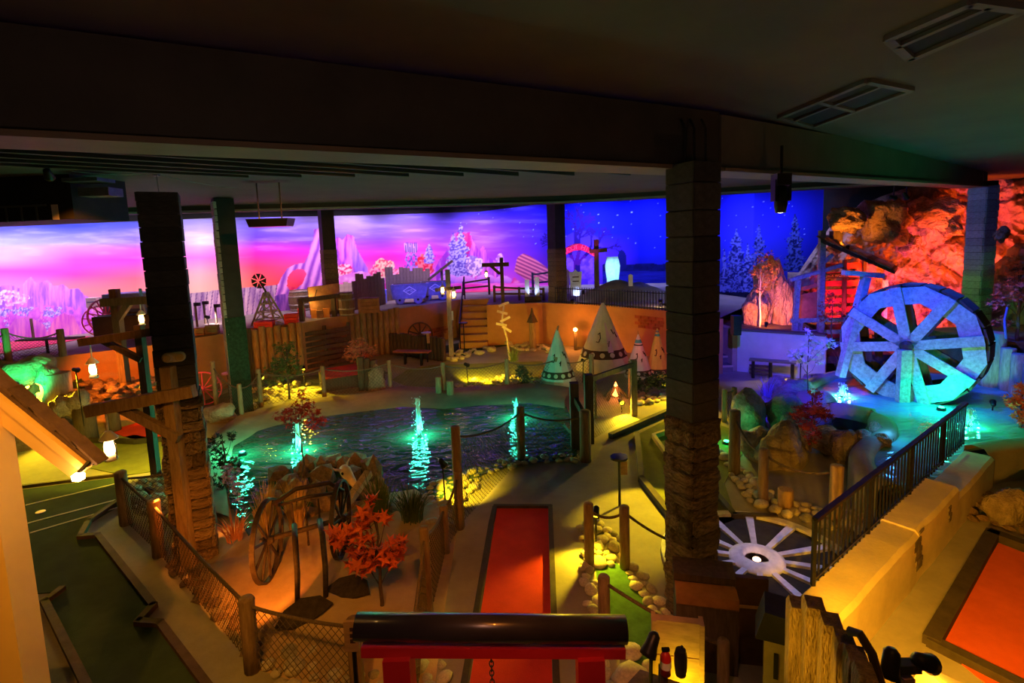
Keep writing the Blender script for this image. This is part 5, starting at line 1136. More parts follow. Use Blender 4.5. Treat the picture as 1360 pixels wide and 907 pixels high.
# log bench wall
row_world('short wall of dark upright logs behind the bench', [W2(519, 470), W2(543, 473), W2(592, 480)], 0.75, 0.17, dark_timber, 4, jit=0.03)
c = P(536, 483); t = thing('bench', 'small red brown bench in front of the log wall', 'bench', tuple(c)); e_ = P(563, 485) - c
MB().bar(Vector((-0.25, 0, 0.42)), e_ + Vector((0.2, 0, 0.42)), 0.3, 0.05).build('seat', M('red_brown_board', (0.35, 0.10, 0.06), 0.7, 0.2, 4, 0.2), t)
for f in (0.1, 0.9): MB().box(e_ * f + Vector((0, 0, 0.2)), (0.06, 0.2, 0.4)).build('leg', metal_m, t)
# red topped raised box
q4 = [P(*p) for p in ((432, 521), (512, 508), (478, 490), (418, 500))]; h_ = 0.33
q4[2] = q4[1] + Vector((-0.75, 1.35, 0)); q4[3] = q4[0] + Vector((-0.55, 1.1, 0))
t = thing('ramp_box', 'dark box with a red carpet top on the far shore', 'ramp', tuple(q4[0])); q = [(p.x - q4[0].x, p.y - q4[0].y) for p in q4]
MB().prism(q, 0, h_).build('box_side', dark_timber, t); MB().prism([(x * 0.97 + 0.02, y * 0.97 + 0.02) for x, y in q], h_, h_ + 0.02).build('carpet_top', red_felt, t)
row_world('cluster of upright logs holding the rust leafed bush', [W2(477, 518), W2(503, 518)], 0.85, 0.17, dark_timber, 6, 'log_tub', jit=0.05, cat='planter')
row_world('pair of short green lit posts beside the far rope fence', [W2(579, 528), W2(588, 528)], 0.55, 0.2, post_m, 7, 'short_post_pair', jit=0.08, cat='post')
row_world('pair of short posts right of the green post', [W2(594, 530), W2(603, 530)], 0.45, 0.16, post_m, 17, 'short_post_pair', jit=0.1, cat='post')
boulder(500, 520, 22, 34, 'orange lit boulder beside the log tub', 1); boulder(290, 562, 46, 24, 'flat rock slab on the left bank below the post', 2, deep=0.6)
tag(MB().box(P(478, 497) + Vector((0, 0.2, 0.42)), (0.22, 0.2, 0.84)).build('wooden_stand', sign_m), 'small orange wooden stand left of the log tub', 'stand')
# street post with lanterns, wall poster
b_ = P(600, 476); h_ = hgt(b_, 358); t = thing('lamp_post', 'tall grey timber post with two lanterns in front of the mine carts', 'post', tuple(b_))
MB().box((0, 0, h_ / 2), (0.14, 0.14, h_)).build('post', grey_timber, t); MB().bar(Vector((-0.42, -0.05, h_ * 0.78)), Vector((0.42, -0.05, h_ * 0.8)), 0.08, 0.1).build('cross_arm', dark_timber, t); MB().box((0.1, -0.09, h_ * 0.49), (0.06, 0.02, 0.3)).build('notice', white_paint, t)
lantern('left lantern on the tall grey post', 588, 378, 391, b_.y - 0.1, 374, power=4); lantern('right lantern on the tall grey post', 603, 383, 397, b_.y - 0.12, 378, power=4)
# crooked signpost of boards
b_ = P(677, 478); t = thing('signpost', 'crooked stack of pale direction boards on a leaning post', 'signpost', tuple(b_))
MB().tube([(0, 0, 0), (-0.06, 0, 0.7), (-0.2, 0, 1.25), (-0.12, 0, 1.75)], [0.035, 0.03, 0.03, 0.025], 8).build('post', bone_m, t, True)
for k, (px, py, a) in enumerate(((669, 404, 0.35), (667, 415, -0.3), (671, 424, 0.45), (666, 431, -0.2), (673, 437, -0.6))):
    q = PD(px, py, b_.y - 0.08) - b_; d_ = Vector((math.cos(a), 0, math.sin(a))) * 0.17; MB().bar(q - d_, q + d_, 0.03, 0.075).build('board', bone_m, t)
reeds('yellow green grass at the foot of the signpost', 683, 482, 60, 0.5, 0.3, 9, leaf_green)
# ================================================================== teepees
def strokes(parent, rad_at, polys, mat, w=0.022):
    for pts_ in polys:
        mb = MB(); q = []
        for a, z_ in pts_:
            r_ = rad_at(z_) + 0.012; q.append((r_ * math.cos(a), r_ * math.sin(a), z_))
        mb.tube(q, w, 5); mb.build('painted_mark', mat, parent, True)
def teepee(label, px, py, pyap, wpx, mat, seed, bands=((0.86, 0.06, teal_band),), lower=0.15, flap=None, pole=None, base_z=0.0, trunc=None):
    random.seed(seed); b_ = P(px, py, base_z); h = hgt(b_, pyap); r_ = wpx / 2 / F * b_.y; t_ = thing('teepee', label, 'teepee', tuple(b_ + Vector((0, r_ * 0.6, 0))))
    N_ = 12; ra = lambda z_: r_ * (1 - z_ / h * 0.97)
    MB().lathe([(r_, 0), (ra(h * 0.5) * 1.02, h * 0.5), (r_ * 0.05, h)], N_, rot=Matrix.Rotation(0.2, 3, 'Z')).build('canvas', mat, t_)
    for f0, fh, bm_ in bands: MB().lathe([(ra(h * f0) + 0.008, h * f0), (ra(h * (f0 + fh)) + 0.008, h * (f0 + fh))], N_, rot=Matrix.Rotation(0.2, 3, 'Z')).build('painted_band', bm_, t_)
    z0_, z1_ = h * lower, h * (lower + 0.12)
    MB().lathe([(ra(z0_) + 0.008, z0_), (ra(z1_) + 0.008, z1_)], N_, rot=Matrix.Rotation(0.2, 3, 'Z')).build('painted_band', band_m, t_)
    zm = (z0_ + z1_) / 2; slope_ = math.atan2(h, r_)
    for k in range(14):
        a = 2 * math.pi * k / 14; rr = ra(zm) + 0.012; MB().lathe([(0, 0), (h * 0.038, 0), (h * 0.036, 0.008), (0, 0.01)], 10, (rr * math.cos(a), rr * math.sin(a), zm), Matrix.Rotation(a, 3, 'Z') @ Matrix.Rotation(slope_, 3, 'Y')).build('painted_dot', canvas_m, t_)
    nv = 3 if pole is None else pole
    for k in range(nv):
        a = random.uniform(0, 6.28); MB().tube([(0, 0, h * 0.93), (0.1 * h * 0.5 * math.cos(a), 0.1 * h * 0.5 * math.sin(a), h * 1.07)], 0.012, 6).build('pole', post_m, t_)
    A_ = -math.pi / 2
    if flap: MB().add([(ra(h * u) * 1.02 * math.cos(A_ + da), ra(h * u) * 1.02 * math.sin(A_ + da) - 0.01, h * u) for u, da in ((0.3, 0.05), (0.3, 0.32), (0.72, 0.1), (0.72, -0.05))], [(0, 1, 2, 3)]).build('door_flap', flap, t_)
    strokes(t_, ra, [[(A_ + 0.5, h * 0.62), (A_ + 0.62, h * 0.55), (A_ + 0.75, h * 0.58), (A_ + 0.85, h * 0.5)], [(A_ - 0.55, h * 0.55), (A_ - 0.42, h * 0.58), (A_ - 0.35, h * 0.5), (A_ - 0.45, h * 0.44), (A_ - 0.6, h * 0.45)], [(A_ + 0.05, h * 0.42), (A_ + 0.18, h * 0.46), (A_ + 0.1, h * 0.38)]], band_m, 0.014)
    return t_
teepee('pale green lit teepee nearest the pond fence', 743, 514, 440, 54, canvas_w, 1)
teepee('largest canvas teepee with a brown dotted band', 806, 494, 405, 80, canvas_m, 2, bands=((0.80, 0.05, grey_band), (0.74, 0.02, band_m)), flap=M('lilac_flap', (0.6, 0.35, 0.5), 0.9, 0.1, 3, 0), lower=0.2)
teepee('slim white teepee with teal rings and a tall pole', 851, 502, 446, 40, canvas_w, 3, bands=((0.80, 0.08, teal_band), (0.74, 0.03, band_m)), pole=1, lower=0.06)
teepee('yellow teepee standing behind the slim white one', 876, 500, 438, 36, canvas_y, 4, bands=((0.84, 0.05, teal_band), (0.92, 0.04, grey_band)), pole=0, lower=0.04)
# campfire ring in front of big teepee
c = P(818, 530); t = thing('campfire', 'small glowing campfire with stacked logs behind the net', 'campfire', tuple(c))
for k in range(5):
    a = k * 1.25; MB().tube([(0.28 * math.cos(a), 0.28 * math.sin(a), 0.02), (0.03 * math.cos(a), 0.03 * math.sin(a), 0.3)], 0.035, 7).build('firewood', dark_timber, t)
MB().lathe([(0.0, 0.05), (0.09, 0.1), (0.06, 0.28), (0.0, 0.42)], 8).build('flame', glow('fire_flame', (1.0, 0.25, 0.04), 10), t, True)
point_light('campfire_light', c + Vector((0, -0.2, 0.4)), (1.0, 0.25, 0.05), 14, 0.06)
# torch on the wall behind teepees
c = PD(764, 438, 17.6); b_ = Vector((c.x, c.y, 0)); t = thing('torch_lamp', 'orange lamp on a short post against the terrace wall', 'lamp', tuple(b_))
MB().box((0, 0, c.z / 2 - 0.05), (0.1, 0.1, c.z - 0.1)).build('post', dark_timber, t); MB().lathe([(0.0, -0.06), (0.07, -0.02), (0.07, 0.04), (0, 0.08)], 12, (0, -0.02, c.z)).build('bulb', glow('torch_bulb', (1.0, 0.35, 0.08), 30), t, True)
point_light('torch_light', c + Vector((-0.1, -0.18, 0.0)), (1.0, 0.28, 0.04), 40, 0.05)
b_ = P(708, 464); t = thing('bollard', 'pale round post against the orange terrace wall', 'post', tuple(b_)); mb = MB(); post_mesh(mb, (0, 0, 0), hgt(b_, 428), 0.12); mb.build('shaft', post_m, t, True)
mb = MB(); mb.lathe([(0.2, 0), (0.06, 0.3), (0.02, 0.5)], 4, (0, 0, hgt(b_, 428))); mb.build('pointed_cap', dark_timber, t)
# ================================================================== yellow stucco wall with black railing
t = thing('stucco_wall', 'worn yellow stucco wall with a stepped top beside the orange lane', 'wall', tuple(w0)); HW = 0.56
random.seed(2)
def wall_seg(s0, s1, h0, h1, th=0.36, n=10):
    mb = MB(); vs_ = []
    for i in range(n + 1):
        s = s0 + (s1 - s0) * i / n; f = i / n; h = h0 + (h1 - h0) * f + 0.012 * mnoise.noise(Vector((s * 3, 0, 1))); p = dW * s
        w_ = 0.015 * mnoise.noise(Vector((s * 2.2, 4, 0)))
        for off, z in ((0.0 + w_, 0), (0.0 + w_, h - 0.04), (0.035 + w_, h), (th - 0.03, h), (th, h - 0.04), (th, 0)): vs_.append(p + nW * off + Vector((0, 0, z)))
    fs_ = [(i * 6 + j, (i + 1) * 6 + j, (i + 1) * 6 + j + 1, i * 6 + j + 1) for i in range(n) for j in range(5)] + [tuple(range(6)), tuple(n * 6 + j for j in range(6))]
    return mb.add(vs_, fs_)
s_br, s_st = 0.9 + 0.42 * (Lw - 2.25), 0.9 + 0.86 * (Lw - 2.25)
wall_seg(0, s_br, HW, HW).build('wall_section', stucco_pale, t); wall_seg(s_br, s_st, HW + 0.02, HW + 0.02).build('wall_section', stucco_pale, t); wall_seg(s_st, Lw, HW - 0.12, HW - 0.12).build('wall_section', stucco_pale, t)
# spots where the render has fallen away and brick shows
def brick_patch(s, z, w, h, n):
    random.seed(int(s * 100))
    for r_ in range(n):
        for k in range(2):
            c_ = dW * (s + (k - 0.5) * w * 0.5 + 0.03 * (r_ % 2) - 0.02 * r_) + nW * -0.004 + Vector((0, 0, z + r_ * h / n)); MB().bar(c_ - dW * w * 0.23, c_ + dW * w * 0.23, 0.012, h / n * 0.86).build('brick', M('exposed_brick', (0.14, 0.11, 0.08), 0.9, 0.4, 9, 0.6, rnd=0.3), t)
brick_patch(s_br + 0.03, 0.18, 0.2, 0.36, 6); brick_patch(s_br + 0.06, HW + 0.0, 0.14, 0.03, 1); brick_patch(s_st - 0.35, 0.3, 0.11, 0.2, 4)
# railing
a_ = P(1086, 788, HW) + dW * -0.1; a_ = w0 + nW * 0.33 + dW * 0.62 + Vector((0, 0, HW)); Lr = Lw - 0.62 - 0.1
t = thing('railing', 'black metal railing with thin balusters along the stucco wall', 'railing', tuple(a_)); hr = hgt(a_ + dW * 1.0, 700)
hr = 0.62
for s0, s1 in ((0.0, s_st - 0.62 + 0.02), (s_st - 0.62 + 0.02, Lr)):
    MB().bar(dW * s0 + Vector((0, 0, hr)), dW * s1 + Vector((0, 0, hr)), 0.05, 0.035).build('handrail', metal_m, t); MB().bar(dW * s0 + Vector((0, 0, 0.06)), dW * s1 + Vector((0, 0, 0.06)), 0.03, 0.02).build('bottom_rail', metal_m, t)
nb = int(Lr / 0.105)
for k in range(nb + 1):
    s = Lr * k / nb; thick = 0.032 if k % 12 == 0 else 0.014; MB().box(dW * s + Vector((0, 0, hr / 2)), (thick, thick, hr)).build('baluster', metal_m, t)
# ================================================================== near log posts at the bottom right
specs = [(1062, 800, 0.11), (1082, 800, 0.1), (1104, 822, 0.1), (1122, 846, 0.09), (1138, 868, 0.09), (1150, 890, 0.08)]
t = None
for k, (px, py, w_) in enumerate(specs):
    dpt = 2.95 - 0.13 * k; top = PD(px, py, dpt)
    if t is None: t = thing('timber_palisade', 'thick square weathered posts in a descending row at the bottom right', 'palisade', (top.x, top.y, 0)); o0 = t.location.copy()
    mb = MB(); mb.box((0, 0, top.z / 2 - 0.02), (w_ * 1.15, 0.15, top.z - 0.04)); mb.box((0, 0, top.z - 0.02), (w_ * 1.15, 0.15, 0.04), taper=0.8); o_ = mb.build('post', M('rough_gold_timber', (0.40, 0.25, 0.09), 0.85, 0.5, 6, 1.0, 26, stretch=(4, 4, 1), dist=0.03), t); o_.location = top - o0 - Vector((0, 0, top.z)); o_.rotation_euler = (0, 0, R(-20))
hs = [PD(1128, 838, 2.5), PD(1142, 842, 2.45), PD(1158, 868, 2.4), PD(1172, 915, 2.35)]
tag(MB().tube(hs, 0.022, 8).tube([p + Vector((0.02, 0.03, -0.02)) for p in hs], 0.02, 8).build('draped_hose', M('brown_hose', (0.08, 0.05, 0.035), 0.6, 0.2, 5, 0.1)), 'dark brown hose draped over the near timber posts', 'hose')
# black twin floodlight on a block
c = PD(1205, 880, 2.6); t = thing('twin_floodlight', 'black twin floodlight on a stub post at the bottom right', 'floodlight', (c.x, c.y, 0)); 
MB().box((0, 0, c.z / 2 - 0.04), (0.06, 0.05, c.z - 0.08)).build('stub_post', sign_m, t)
MB().box((0, 0, c.z - 0.02), (0.12, 0.06, 0.05)).build('bracket', steel_m, t)
for sx, dv in ((0.09, Vector((0.8, 0.35, -0.5))), (-0.09, Vector((-0.2, -0.2, -0.95)))):
    q = dv.normalized().to_track_quat('Z', 'Y').to_matrix(); MB().lathe([(0.02, -0.08), (0.04, -0.06), (0.045, 0.04), (0.055, 0.07), (0.048, 0.07), (0.035, 0.03)], 14, (sx, 0, c.z), q).build('lamp_head', black_gloss, t, True)
spot_light('twin_floodlight_lamp', c + Vector((0.16, 0.03, -0.03)), P(1365, 865), (1.0, 0.34, 0.015), 190, 80, 0.25, 0.02)
spot_light('twin_floodlight_lamp', c + Vector((0.0, 0.16, 0.05)), P(1225, 765) + Vector((0, 0, 0.1)), (1.0, 0.46, 0.015), 420, 62, 0.7, 0.03)
tag(MB().bar(PD(1225, 905, 2.75) - Vector((0, 0, 0.25)), PD(1400, 985, 2.75) - Vector((0, 0, 0.25)), 0.3, 0.5).build('concrete_block', concrete), 'low concrete block under the twin floodlight', 'block')
# ================================================================== crates and small builds at the foot of the centre pillar
c = P(935, 868); t = thing('wooden_chest', 'stepped wooden chest with an orange lit lid against the centre pillar', 'chest', (c.x, c.y, 0), R(-14))
MB().box((0, 0, 0.3), (0.5, 0.42, 0.6)).build('body', dark_timber, t)
MB().box((0, -0.12, 0.64), (0.5, 0.18, 0.1)).build('front_board', M('orange_brown_board', (0.4, 0.17, 0.06), 0.7, 0.3, 5, 0.3), t); MB().box((0, 0.08, 0.74), (0.52, 0.26, 0.06)).build('lid', dark_timber, t)
c = P(996, 880); t = thing('dark_screen', 'tall dark wooden screen beside the floor wheel', 'screen', (c.x, c.y, 0), R(-10)); h_ = hgt(Vector((c.x, c.y, 0)), 766)
MB().box((0, 0, h_ / 2), (0.26, 0.05, h_)).build('panel', M('dark_red_brown_panel', (0.09, 0.045, 0.025), 0.6, 0.4, 5, 0.3), t); MB().box((0, -0.03, h_ * 0.68), (0.27, 0.02, 0.02)).build('ledge', sign_m, t)
c = PD(1034, 862, 3.6); t = thing('bird_house', 'small dark roofed wooden box house behind the near posts', 'box', (c.x, c.y, 0), R(-25)); zt = PD(1034, 803, 3.6).z
MB().box((0, 0, zt / 2 - 0.1), (0.2, 0.2, zt - 0.2)).build('body', M('pale_board', (0.35, 0.27, 0.15), 0.8, 0.2, 5, 0.2), t); MB().plate([(-0.16, zt - 0.22), (0.16, zt - 0.22), (0.1, zt - 0.02), (-0.1, zt)], (0, 0.13, 0), (1, 0, 0), (0, 0, 1), 0.26).build('roof', black, t); MB().box((-0.02, -0.105, zt - 0.42), (0.03, 0.01, 0.2)).build('slot', black, t)
c = PD(912, 890, 3.2); t = thing('lit_box', 'glowing yellow wooden box behind the near rope', 'box', (c.x, c.y + 0.2, 0), R(-12)); zt = PD(912, 850, 3.2).z
for k in range(4): MB().box((0, 0, zt / 4 * (k + 0.5)), (0.3, 0.06, zt / 4 - 0.008)).build('board', sign_m, t)
for sx in (-1, 1): MB().box((0.16 * sx, 0.0, zt / 2), (0.03, 0.1, zt)).build('corner_trim', sign_m, t)
spot_light('post_uplight', PD(985, 915, 2.5), PD(1090, 850, 2.85), (1.0, 0.55, 0.03), 16, 70, 0.5, 0.03)
point_light('lit_box_lamp', Vector((c.x - 0.0, c.y + 0.02, PD(912, 905, 3.2).z - 0.12)), YEL, 5, 0.02)
c = PD(904, 880, 2.9); tag(MB().lathe([(0.0, -0.09), (0.03, -0.08), (0.038, -0.02), (0.038, 0.05), (0.03, 0.085), (0, 0.09)], 14, c).tube([c + Vector((0, 0, 0.08)), PD(906, 858, 2.9)], 0.008, 6).build('hanging_float', black_gloss), 'long black float hanging from the near rope', 'float')
c = PD(884, 880, 3.2); t = thing('fire_extinguisher', 'small red fire extinguisher beside the lit box', 'extinguisher', (c.x, c.y, c.z - 0.08)); MB().lathe([(0.0, 0), (0.035, 0.0), (0.037, 0.12), (0.02, 0.16), (0, 0.165)], 14).build('cylinder', red_paint, t, True); MB().lathe([(0.0365, 0.05), (0.0378, 0.05), (0.0378, 0.1), (0.0365, 0.1)], 14).build('label_band', white_paint, t); MB().box((0, 0, 0.175), (0.05, 0.02, 0.02)).build('valve', metal_m, t)
MB_ = MB().box((c.x, c.y + 0.06, c.z / 2 - 0.04), (0.05, 0.05, c.z - 0.08)); tag(MB_.build('extinguisher_post', dark_timber), 'dark short post carrying the fire extinguisher', 'post')
c = PD(862, 865, 3.0); spotlight('black spotlight can low beside the gate stones', c, c + Vector((-0.3, -0.2, -0.6)), YEL, 14, 100, 0.6, 0.05, 10)
tag(MB().bar(PD(830, 890, 3.3) - Vector((0, 0, 0.15)), PD(905, 925, 3.0) - Vector((0, 0, 0.1)), 0.4, 0.05).build('plank_slab', dark_timber), 'dark plank slab lying between the stones and the lit box', 'plank')
# ================================================================== big wagon wheel lying on the floor
c = P(1005, 745); t = thing('floor_wheel', 'large white wagon wheel lying flat on the floor behind the centre pillar', 'wheel', (c.x, c.y, 0.0)); RW = 1.05
N_ = 40; mb = MB(); pr = [(RW - 0.1, 0.0), (RW, 0.0), (RW, 0.05), (RW - 0.1, 0.05)]
mb.add([Vector((r_ * math.cos(2 * math.pi * i / N_), r_ * math.sin(2 * math.pi * i / N_), z_)) for i in range(N_) for r_, z_ in pr], [(i * 4 + j, ((i + 1) % N_) * 4 + j, ((i + 1) % N_) * 4 + (j + 1) % 4, i * 4 + (j + 1) % 4) for i in range(N_) for j in range(4)]); mb.build('rim', wheel_white, t)
mb = MB(); mb.lathe([(0.13, 0.0), (0.30, 0.0), (0.30, 0.04), (0.24, 0.07), (0.15, 0.08), (0.13, 0.02)], 28); mb.build('hub', wheel_white, t, True)
for k in range(12):
    a = 2 * math.pi * (k + 0.35) / 12; d_ = Vector((math.cos(a), math.sin(a), 0)); MB().add([d_ * r_ + Vector((-d_.y, d_.x, 0)) * s_ * w_ + Vector((0, 0, z_)) for r_, w_ in ((0.27, 0.03), (RW - 0.06, 0.05)) for s_ in (-1, 1) for z_ in (0, 0.045)], [(0, 2, 3, 1), (4, 5, 7, 6), (0, 1, 5, 4), (2, 6, 7, 3), (1, 3, 7, 5), (0, 4, 6, 2)]).build('spoke', wheel_white, t)
MB().lathe([(0, 0.0), (RW - 0.05, 0.0), (RW - 0.05, 0.012), (0, 0.012)], 40).build('dark_backing', M('dark_backing_carpet', (0.035, 0.03, 0.015), 0.95, 0.2, 6, 0.3), t)
MB().lathe([(0, 0.015), (0.13, 0.015), (0.13, 0.02), (0, 0.02)], 20).build('centre_cup', M('copper_cup', (0.5, 0.12, 0.05), 0.4, 0.2, 5, 0.1), t)
MB().lathe([(0, 0.02), (0.045, 0.02), (0.03, 0.035), (0, 0.04)], 12).build('lamp', glow('cup_lamp', (1.0, 0.5, 0.25), 14), t)
# projector hung on the beam, aimed at the wheel
q = PD(1037, 262, 5.6); t = thing('projector', 'black moving head projector hanging under the right beam', 'projector', tuple(q))
MB().box((0, 0, 0.18), (0.15, 0.14, 0.12)).build('base', black_gloss, t); MB().box((-0.075, 0, 0.07), (0.02, 0.1, 0.22)).build('yoke_arm', metal_m, t); MB().box((0.075, 0, 0.07), (0.02, 0.1, 0.22)).build('yoke_arm', metal_m, t)
MB().lathe([(0.03, 0.12), (0.06, 0.11), (0.065, -0.08), (0.05, -0.16), (0.04, -0.16)], 14).build('head', metal_m, t, True); MB().lathe([(0, -0.15), (0.04, -0.15), (0.03, -0.16), (0, -0.165)], 12).build('lens', glow('projector_lens', (0.7, 0.75, 1.0), 4), t)
MB().tube([(0, 0, 0.24), (0, 0, max(0.3, 4.6 - q.z))], 0.015, 6).build('drop_rod', metal_m, t)
spot_light('projector_beam', q + Vector((0, 0, -0.2)), P(1005, 742), (0.36, 0.40, 1.0), 190, 26, 0.15, 0.02)
# ================================================================== boulder island
for i, (px, py, w, h, lb, z_) in enumerate(((1045, 625, 70, 52, 'large tan boulder behind the rope fence', 0), (1012, 610, 60, 38, 'dark green tinted boulder at the pool edge', 0), (1000, 570, 62, 46, 'striped purple lit boulder on the island', 0.05), (1050, 570, 60, 44, 'blue lit boulder under the red maple', 0.1), (1065, 545, 60, 38, 'tall blue lit boulder behind the red maple', 0.1), (1100, 560, 54, 34, 'blue lit boulder on the right of the maple', 0.15), (1022, 552, 40, 22, 'yellow lit boulder at the back of the island', 0.0), (1130, 612, 50, 38, 'rounded brown boulder on the pond rim', 0.1), (1105, 600, 44, 30, 'dark brown boulder behind the rim', 0.1), (1150, 590, 34, 16, 'flat pale blue stone on the pond rim', 0.4), (1166, 578, 30, 14, 'small lilac stone on the pond rim', 0.4), (1176, 592, 24, 14, 'brown stone beside the rim lamp', 0.42), (1060, 600, 50, 44, 'shadowed boulder under the red maple', 0), (1088, 512, 40, 14, 'flat rock behind the pond', 0.3), (1036, 532, 44, 30, 'yellow edged boulder beside the small spotlight', 0.0))): boulder(px, py, w * 0.95, h, lb, i, z=z_, rz=i * 0.7)
stump('short tan log among the edging stones', 1043, 676, 650, 20, log_m)
reeds('green grass tuft among the boulders', 1032, 590, 40, 0.4, 0.25, 11, leaf_green); reeds('purple lit grass tuft behind the island', 1018, 538, 50, 0.6, 0.2, 12, leaf_purple); reeds('dry grass beside the waterwheel post', 1120, 505, 40, 0.7, 0.3, 13, reed_m)
# ================================================================== stair and white planter wall
def PZ(px, py, d_): q_ = PD(px, py, d_); return q_
k0 = P(980, 492); k1 = P(1096, 505); ZPl = hgt(k0, 438)
k1 = Vector((k1.x, k1.y, 0)); t = thing('planter_wall', 'white stucco planter wall lit violet below the mine hut', 'wall', tuple(k0)); d_ = k1 - k0
MB().bar(Vector((0, 0, ZPl / 2)), d_ + Vector((0, 0, ZPl / 2)), 0.2, ZPl).build('wall_face', stucco_white, t); MB().bar(Vector((-0.02, 0.03, ZPl + 0.02)), d_ + Vector((0, 0.03, ZPl + 0.02)), 0.28, 0.05).build('coping', M('dark_coping', (0.12, 0.09, 0.07), 0.8, 0.2, 4, 0.2), t)
back_l = Vector((k0.x - 0.25, k0.y + 3.2, 0)); e_ = back_l - k0
MB().bar(Vector((-0.06, 0, ZPl / 2)), e_ + Vector((0, 0, ZPl / 2)), 0.2, ZPl).build('wall_face', stucco_pale, t)
mb = MB(); dd = [Vector((0, 0.1, 0)), d_ + Vector((0, 0.1, 0)), d_ + Vector((1.6, 5.5, 0)), e_ + Vector((0, 0.4, 0))]; mb.prism([(q_.x, q_.y) for q_ in dd], ZPl - 0.25, ZPl - 0.02); mb.build('soil', M('planter_soil', (0.12, 0.08, 0.06), 0.95, 0.4, 5, 0.8), t)
st = thing('stair', 'yellow lit concrete stair beside the white planter wall', 'stair', (0, 0, 0)); sx1 = k0.x - 0.2; sx0 = sx1 - 1.0
for k in range(8):
    y0 = k0.y - 0.15 + k * 0.36; MB().box(((sx0 + sx1) / 2, (y0 + k0.y + 3.4) / 2, ZT / 8 * (k + 0.5)), (sx1 - sx0, k0.y + 3.4 - y0, ZT / 8)).build('step', conc_dark, st)
    MB().box(((sx0 + sx1) / 2, y0 - 0.005, ZT / 8 * (k + 1) - 0.02), (sx1 - sx0, 0.03, 0.05)).build('nosing', M('pale_nosing', (0.6, 0.52, 0.3), 0.8, 0.1, 4, 0), st)
b_ = P(1000, 502); t = thing('low_table', 'dark slatted low bench in front of the white planter wall', 'bench', tuple(b_)); e2 = P(1052, 508) - b_
MB().bar(Vector((-0.1, 0, 0.5)), e2 + Vector((0.1, 0, 0.5)), 0.25, 0.04).build('top', steel_m, t)
for f in (0.0, 0.45, 1.0): MB().box(e2 * f + Vector((0, 0, 0.25)), (0.06, 0.06, 0.5)).build('leg', metal_m, t)
for z_ in (0.12, 0.22, 0.32): MB().bar(Vector((-0.05, 0.1, z_)), e2 * 0.45 + Vector((0, 0.1, z_)), 0.03, 0.05).build('slat', dark_timber, t)
b_ = P(978, 447, ZPl); tag(MB().box((b_.x + 0.05, b_.y + 0.15, ZPl + 0.27), (0.2, 0.2, 0.5)).build('bollard_box', metal_m), 'dark square bollard on the planter corner', 'bollard')
c = P(1052, 503) + Vector((0.15, -0.1, 0.55)); spotlight('warm spotlight at the end of the slatted bench', c, c + Vector((-0.4, -0.5, -0.5)), YEL, 60, 120, 0.55, 0.06, 25)
# ================================================================== mine hut
HDp = 13.7
def hp_(px, py, d_=HDp): return PD(px, py, d_)
hb = hp_(1090, 480); t = thing('mine_hut', 'open timber mine hut with a sloping roof beside the waterwheel', 'hut', (hb.x, hb.y, 0)); o0 = t.location.copy()
def hbeam(a, b__, w_, h__, name, mat=plank_m, da=HDp, db=HDp): return MB().bar(PD(*a, da) - o0, PD(*b__, db) - o0, w_, h__).build(name, mat, t)
hbeam((1092, 306), (1089, 480), 0.13, 0.13, 'post'); hbeam((1060, 372), (1052, 486), 0.11, 0.11, 'post'); hbeam((1176, 372), (1172, 470), 0.1, 0.1, 'post', plank_m, HDp + 0.6, HDp + 0.6)
mb = MB(); r1, r2 = PD(1090, 322, HDp - 0.3) - o0, PD(1188, 364, HDp - 0.3) - o0; bk = Vector((1.25, 1.6, 0)); up_ = Vector((0, 0, 0.09))
mb.add([r1, r2, r2 + bk, r1 + bk, r1 + up_, r2 + up_, r2 + bk + up_, r1 + bk + up_], [(0, 1, 2, 3), (4, 7, 6, 5), (0, 4, 5, 1), (1, 5, 6, 2), (2, 6, 7, 3), (3, 7, 4, 0)]); mb.build('roof', dark_timber, t)
for k in range(9):
    f = k / 9; a0 = r1.lerp(r2, f) + up_ + Vector((0, 0, 0.012)); MB().bar(a0, a0 + bk, 0.235, 0.022, up=(bk.cross(r2 - r1) if bk.cross(r2 - r1).z > 0 else -bk.cross(r2 - r1)).normalized()).build('roof_board', grey_timber if k % 3 else dark_timber, t)
hbeam((1050, 372), (1118, 352), 0.1, 0.09, 'tie_beam'); hbeam((1092, 350), (1106, 338), 0.06, 0.08, 'brace')
for k in range(9):                                        # back boards with gaps, red lamp light put into their colour
    y_ = 352 + 11.5 * k; MB().bar(PD(1092, y_ + 2, HDp + 0.9) - o0, PD(1150, y_, HDp + 0.9) - o0, 0.03, 0.15).build('back_board', hut_red, t)
for px in (1094, 1122, 1148): MB().bar(PD(px, 345, HDp + 0.82) - o0, PD(px - 2, 455, HDp + 0.82) - o0, 0.08, 0.08).build('stud', dark_timber, t)
sg = PD(1112, 366, HDp + 0.75) - o0; sgn = MB().box(sg, (0.62, 0.03, 0.15)).build('name_board', dark_timber, t)
text_part('lettering', 'JACK WOMBLE', 0.095, M('tan_letter_paint', (0.7, 0.55, 0.3), 0.7, 0.05, 4, 0), sgn, sg + Vector((0, -0.022, 0)), (R(90), 0, 0), 0.003)
for y_ in (424, 440, 456): hbeam((1050, y_ + 2), (1130, y_), 0.05, 0.11, 'railing_board')
hbeam((1064, 424), (1060, 470), 0.08, 0.08, 'rail_post'); hbeam((1128, 424), (1126, 470), 0.08, 0.08, 'rail_post')
mb = MB().bar(PD(1062, 384, HDp + 0.6) - o0, PD(1088, 378, HDp + 0.6) - o0, 0.04, 0.1); mb.bar(PD(1058, 410, HDp + 0.6) - o0, PD(1088, 405, HDp + 0.6) - o0, 0.04, 0.75); mb.build('side_panel', M('purple_brown_panel', (0.22, 0.08, 0.10), 0.8, 0.4, 4, 0.3), t)
